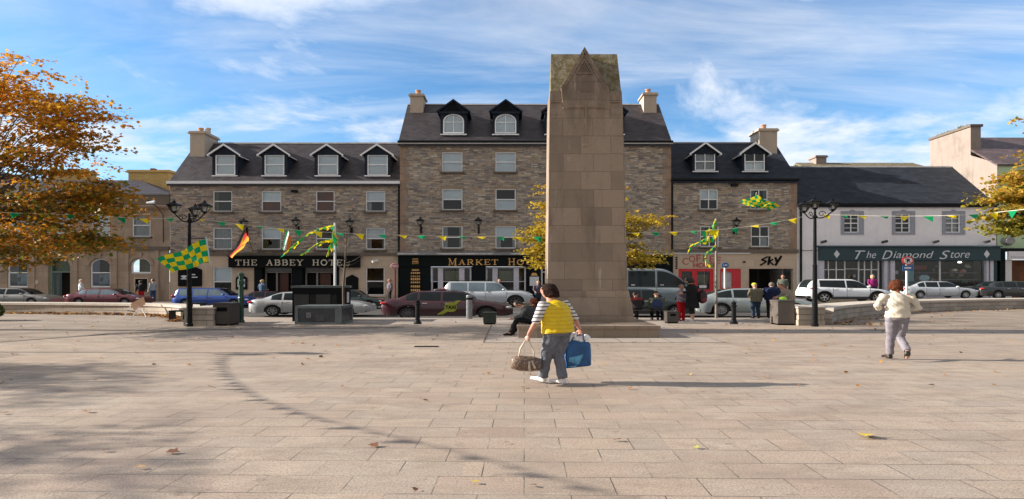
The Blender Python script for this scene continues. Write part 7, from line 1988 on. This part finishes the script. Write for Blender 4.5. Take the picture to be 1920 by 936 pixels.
# --- group between the bollard and the small bin
STAND = {}
person("tall dark haired person in a long black coat wearing a rucksack", (PX(1298, 24.2), 24.2, 0), 160, 1.86,
    dict(elL=(.06, -.22, 1.12), wrL=(.24, -.14, 1.10), elR=(.06, .22, 1.12), wrR=(.22, .12, 1.08), chest=(.02, 0, 1.27), neck=(.05, 0, 1.42), head=(.10, 0, 1.55)), top=dict(mat=blk, bulk=1.12), low=dict(mat=blk, len='short'), shoes=pm("white_shoe", (.55, .55, .58), .6), hair=pm("black_hair", (.012, .010, .010), .6), hairkind='bob', coat_long=.50, stout=1.12, voxel=.017, wrinkle=.003)
t = thing("rucksack", "dark red and black rucksack on the back of the person in the long black coat", "rucksack", (PX(1312, 24.0), 24.1, 1.0))
g = MB(); rc = Vector((PX(1316, 24.2), 24.15, PZ(556, 24.2))); g.ball(rc, (.21, .15, .30), 16, 12); g.build('bag_body', pm("black_red_nylon", (.03, .012, .014), .6, 0, .5, 5), t, smooth=True)
MB().ball(rc + Vector((.04, -.08, -.14)), (.14, .08, .12), 12, 8).build('front_pocket', pm("wine_red_nylon", (.16, .015, .02), .6), t, smooth=True)
g = MB(); g.tube([rc + Vector((-.02, -.12, .24)), rc + Vector((-.16, -.14, .16)), rc + Vector((-.12, -.12, -.18))], .018, 6); g.build('strap', M['black'], t)
person("person in a grey top and bright red trousers facing the black coat", (PX(1277, 24.6), 24.6, 0), -60, 1.52,
    dict(elL=(.10, -.20, 1.12), wrL=(.26, -.08, 1.02), elR=(.10, .20, 1.12), wrR=(.26, .08, 1.02)), top=dict(mat=cloth_mat("pale_grey_purple_cloth", (.30, .27, .33)), bulk=1.05), low=dict(mat=cloth_mat("bright_red_cloth", (.50, .012, .02)), flare=.08), shoes=pm("red_shoe", (.4, .02, .02), .6), hair=pm("sandy_hair", (.25, .13, .06), .6), voxel=.017, hem=.88, wrinkle=.002, skin=SKIN2)
# --- two seated people seen from behind on a low bench
bt = thing("bench", "low dark bench under the two seated people right of the monument", "bench", (PX(1214, 24.9), 24.9, 0))
MB().box(PX(1180, 24.7), PX(1250, 24.7), 24.72, 25.15, .40, .45).build('seat', M['binb'], bt)
for p_ in (1184, 1243): MB().box(PX(p_, 24.7), PX(p_ + 3, 24.7), 24.76, 25.1, 0, .398).build('leg', M['iron'], bt)
SB = dict(pelvis=(0, 0, .52), waist=(.01, 0, .66), chest=(.05, 0, .88), neck=(.08, 0, 1.02), head=(.12, 0, 1.16), hipL=(.03, -.09, .50), hipR=(.03, .09, .50), kneeL=(.40, -.10, .50), kneeR=(.40, .10, .50), ankL=(.30, -.10, .085), ankR=(.30, .10, .085), toeL=(.46, -.10, .03), toeR=(.46, .10, .03),
    shL=(.04, -.18, .97), shR=(.04, .18, .97), elL=(.10, -.25, .72), elR=(.10, .25, .72), wrL=(.30, -.15, .62), wrR=(.30, .15, .62))
person("seated person in a dark jacket with red shoulders right of the monument", (PX(1193, 24.9), 24.9, 0), 95, 1.62, SB, top=dict(mat=(lambda t: (t.set(t.mix(t.mrange(t.xyz(t.obj)[2], .84, .90), (.012, .012, .014), (.26, .015, .02)), .8), t.mat)[-1])(NT("black_red_jacket")), bulk=1.15), low=dict(mat=blk), shoes=blk, hair=pm("dark_hair", (.02, .014, .012), .6), voxel=.017, hem=.52, stout=1.1)
person("seated person in an olive jacket wearing a blue rucksack right of the monument", (PX(1232, 24.9), 24.9, 0), 92, 1.62, SB, top=dict(mat=cloth_mat("olive_cloth", (.09, .10, .06)), bulk=1.25), low=dict(mat=blk), shoes=pm("black_white_trainer", (.08, .08, .085), .6, 0, .9, 30), hair=pm("dark_hair", (.02, .014, .012), .6), hairkind='cap', voxel=.017, hem=.50, stout=1.15)
t = thing("rucksack", "dark blue rucksack on the back of the seated person in olive", "rucksack", (PX(1232, 24.6), 24.6, .6))
MB().ball((PX(1232, 24.62), 24.62, PZ(571, 24.62)), (.24, .11, .25), 16, 12).build('bag_body', pm("navy_nylon", (.012, .03, .12), .6, 0, .3, 5), t, smooth=True)
MB().ball((PX(1232, 24.52), 24.53, PZ(578, 24.52)), (.16, .05, .11), 12, 8).build('front_pocket', pm("dark_navy_nylon", (.008, .012, .04), .6), t, smooth=True)
# --- men by the big bin
navy = cloth_mat("navy_cloth", (.010, .018, .055)); jn2 = cloth_mat("dark_blue_denim", (.02, .04, .075))
Y5 = 26.1
person("man in a khaki jacket and jeans wearing a bright yellow cap", (PX(1417, Y5), Y5, 0), 100, 1.60, dict(head=(.09, 0, 1.55), neck=(.05, 0, 1.42), elL=(.0, -.26, 1.14), wrL=(.15, -.18, 1.0), elR=(.0, .26, 1.14), wrR=(.17, .16, 1.0)), top=dict(mat=cloth_mat("khaki_cloth", (.15, .135, .095)), bulk=1.18, hood=True), low=dict(mat=jn2), shoes=blk, hair=pm("fluorescent_yellow_cap", (.62, .70, .02), .6), hairkind='cap', stout=1.18, voxel=.017, wrinkle=.003, hem=.80)
person("man in a navy jacket seen from behind between khaki jacket and big bin", (PX(1447, Y5), Y5, 0), 75, 1.66, dict(head=(.12, 0, 1.53), neck=(.07, 0, 1.41), elL=(.0, -.30, 1.14), wrL=(.13, -.30, .95), elR=(.05, .28, 1.12), wrR=(.28, .22, 1.02)), top=dict(mat=navy, bulk=1.2, hood=True), low=dict(mat=blk), shoes=blk, hair=pm("greying_hair", (.16, .14, .12), .7), stout=1.2, voxel=.017, wrinkle=.003, hem=.84)
person("ruddy faced man in a tan jacket leaning over the big bin", (PX(1481, 24.6), 24.6, 0), 185, 1.66, dict(waist=(.03, 0, 1.05), chest=(.10, 0, 1.23), neck=(.19, 0, 1.36), head=(.27, 0, 1.47), shL=(.12, -.18, 1.32), shR=(.12, .18, 1.32), elL=(.20, -.20, 1.06), wrL=(.42, -.12, 1.02), elR=(.20, .20, 1.06), wrR=(.42, .12, 1.02)), top=dict(mat=cloth_mat("tan_cloth", (.28, .23, .18)), bulk=1.1), low=dict(mat=cloth_mat("brown_grey_cloth", (.12, .10, .09))), shoes=blk, hair=pm("reddish_cropped_hair", (.20, .07, .04), .7), voxel=.017, skin=SKIN2, wrinkle=.003, stout=1.08)
t = thing("carrier_bag", "small bright green bag resting on the big bin", "plastic bag", (PX(1464, 24.2), 24.2, PZ(563, 24.2)))
MB().ball((PX(1464, 24.2), 24.0, PZ(560, 24.0)), (.16, .10, .09), 12, 8).build('film', pm("bright_green_film", (.30, .60, .02), .4, 0, .2, 20), t, smooth=True)
# --- people on the far side
def far(px, label, top_, low_, hair_, heading, H=1.68, Y=43.6, kind='short', sleeve='long', J=None, stout=1.0, skin=None):
    z = road_z(PX(px, Y), 42) + .2 if Y > 42.4 else road_z(PX(px, Y), Y)
    person(label, (PX(px, Y), Y, z), heading, H, J or dict(elL=(-.06, -.23, 1.14), elR=(.06, .23, 1.12), wrR=(.2, .2, 1.0)), top=dict(mat=cloth_mat("top_cloth", top_), bulk=1.05), low=dict(mat=cloth_mat("low_cloth", low_)), shoes=M['black'], hair=pm("hair", hair_, .7), hairkind=kind, voxel=.022, sleeve=sleeve, stout=stout, skin=skin)
far(152, "person in a white shirt walking past the bank door", (.62, .66, .72), (.05, .05, .06), (.45, .42, .38), 20, 1.70)
far(264, "person in black with a red garment using the bank cash machine", (.012, .012, .014), (.30, .015, .015), (.02, .015, .01), 95, 1.62, kind='bob')
far(287, "person in a grey blue top and jeans waiting by the cash machine", (.30, .34, .38), (.03, .06, .13), (.06, .03, .02), 150, 1.72)
far(492, "fair haired person in a blue top at the hotel entrance", (.06, .10, .17), (.02, .05, .08), (.40, .30, .16), 60, 1.66, kind='bob')
far(731, "man in a grey patterned shirt standing by the pinkish post", (.17, .15, .18), (.02, .02, .025), (.25, .14, .10), 200, 1.72, stout=1.1, skin=SKIN2)
far(936, "person in dark clothes standing behind the silver off road car", (.015, .015, .02), (.02, .02, .02), (.04, .02, .015), -70, 1.72)
far(1009, "pinkish faced person in a dark jacket near the left edge of the monument", (.10, .08, .11), (.03, .05, .07), (.35, .25, .2), -80, 1.78, 41.0, skin=SKIN2)
far(1636, "fair haired woman in a magenta top outside the lilac shop door", (.24, .02, .14), (.03, .03, .05), (.55, .42, .28), -100, 1.74, kind='bob')
far(1468, "grey haired man in a grey green jacket standing in the travel shop doorway", (.10, .11, .09), (.05, .05, .05), (.35, .33, .3), -120, 1.84, 43.4, kind='rim', stout=1.15, skin=SKIN2)
# driver seen through the minibus window is left out of reach of the view
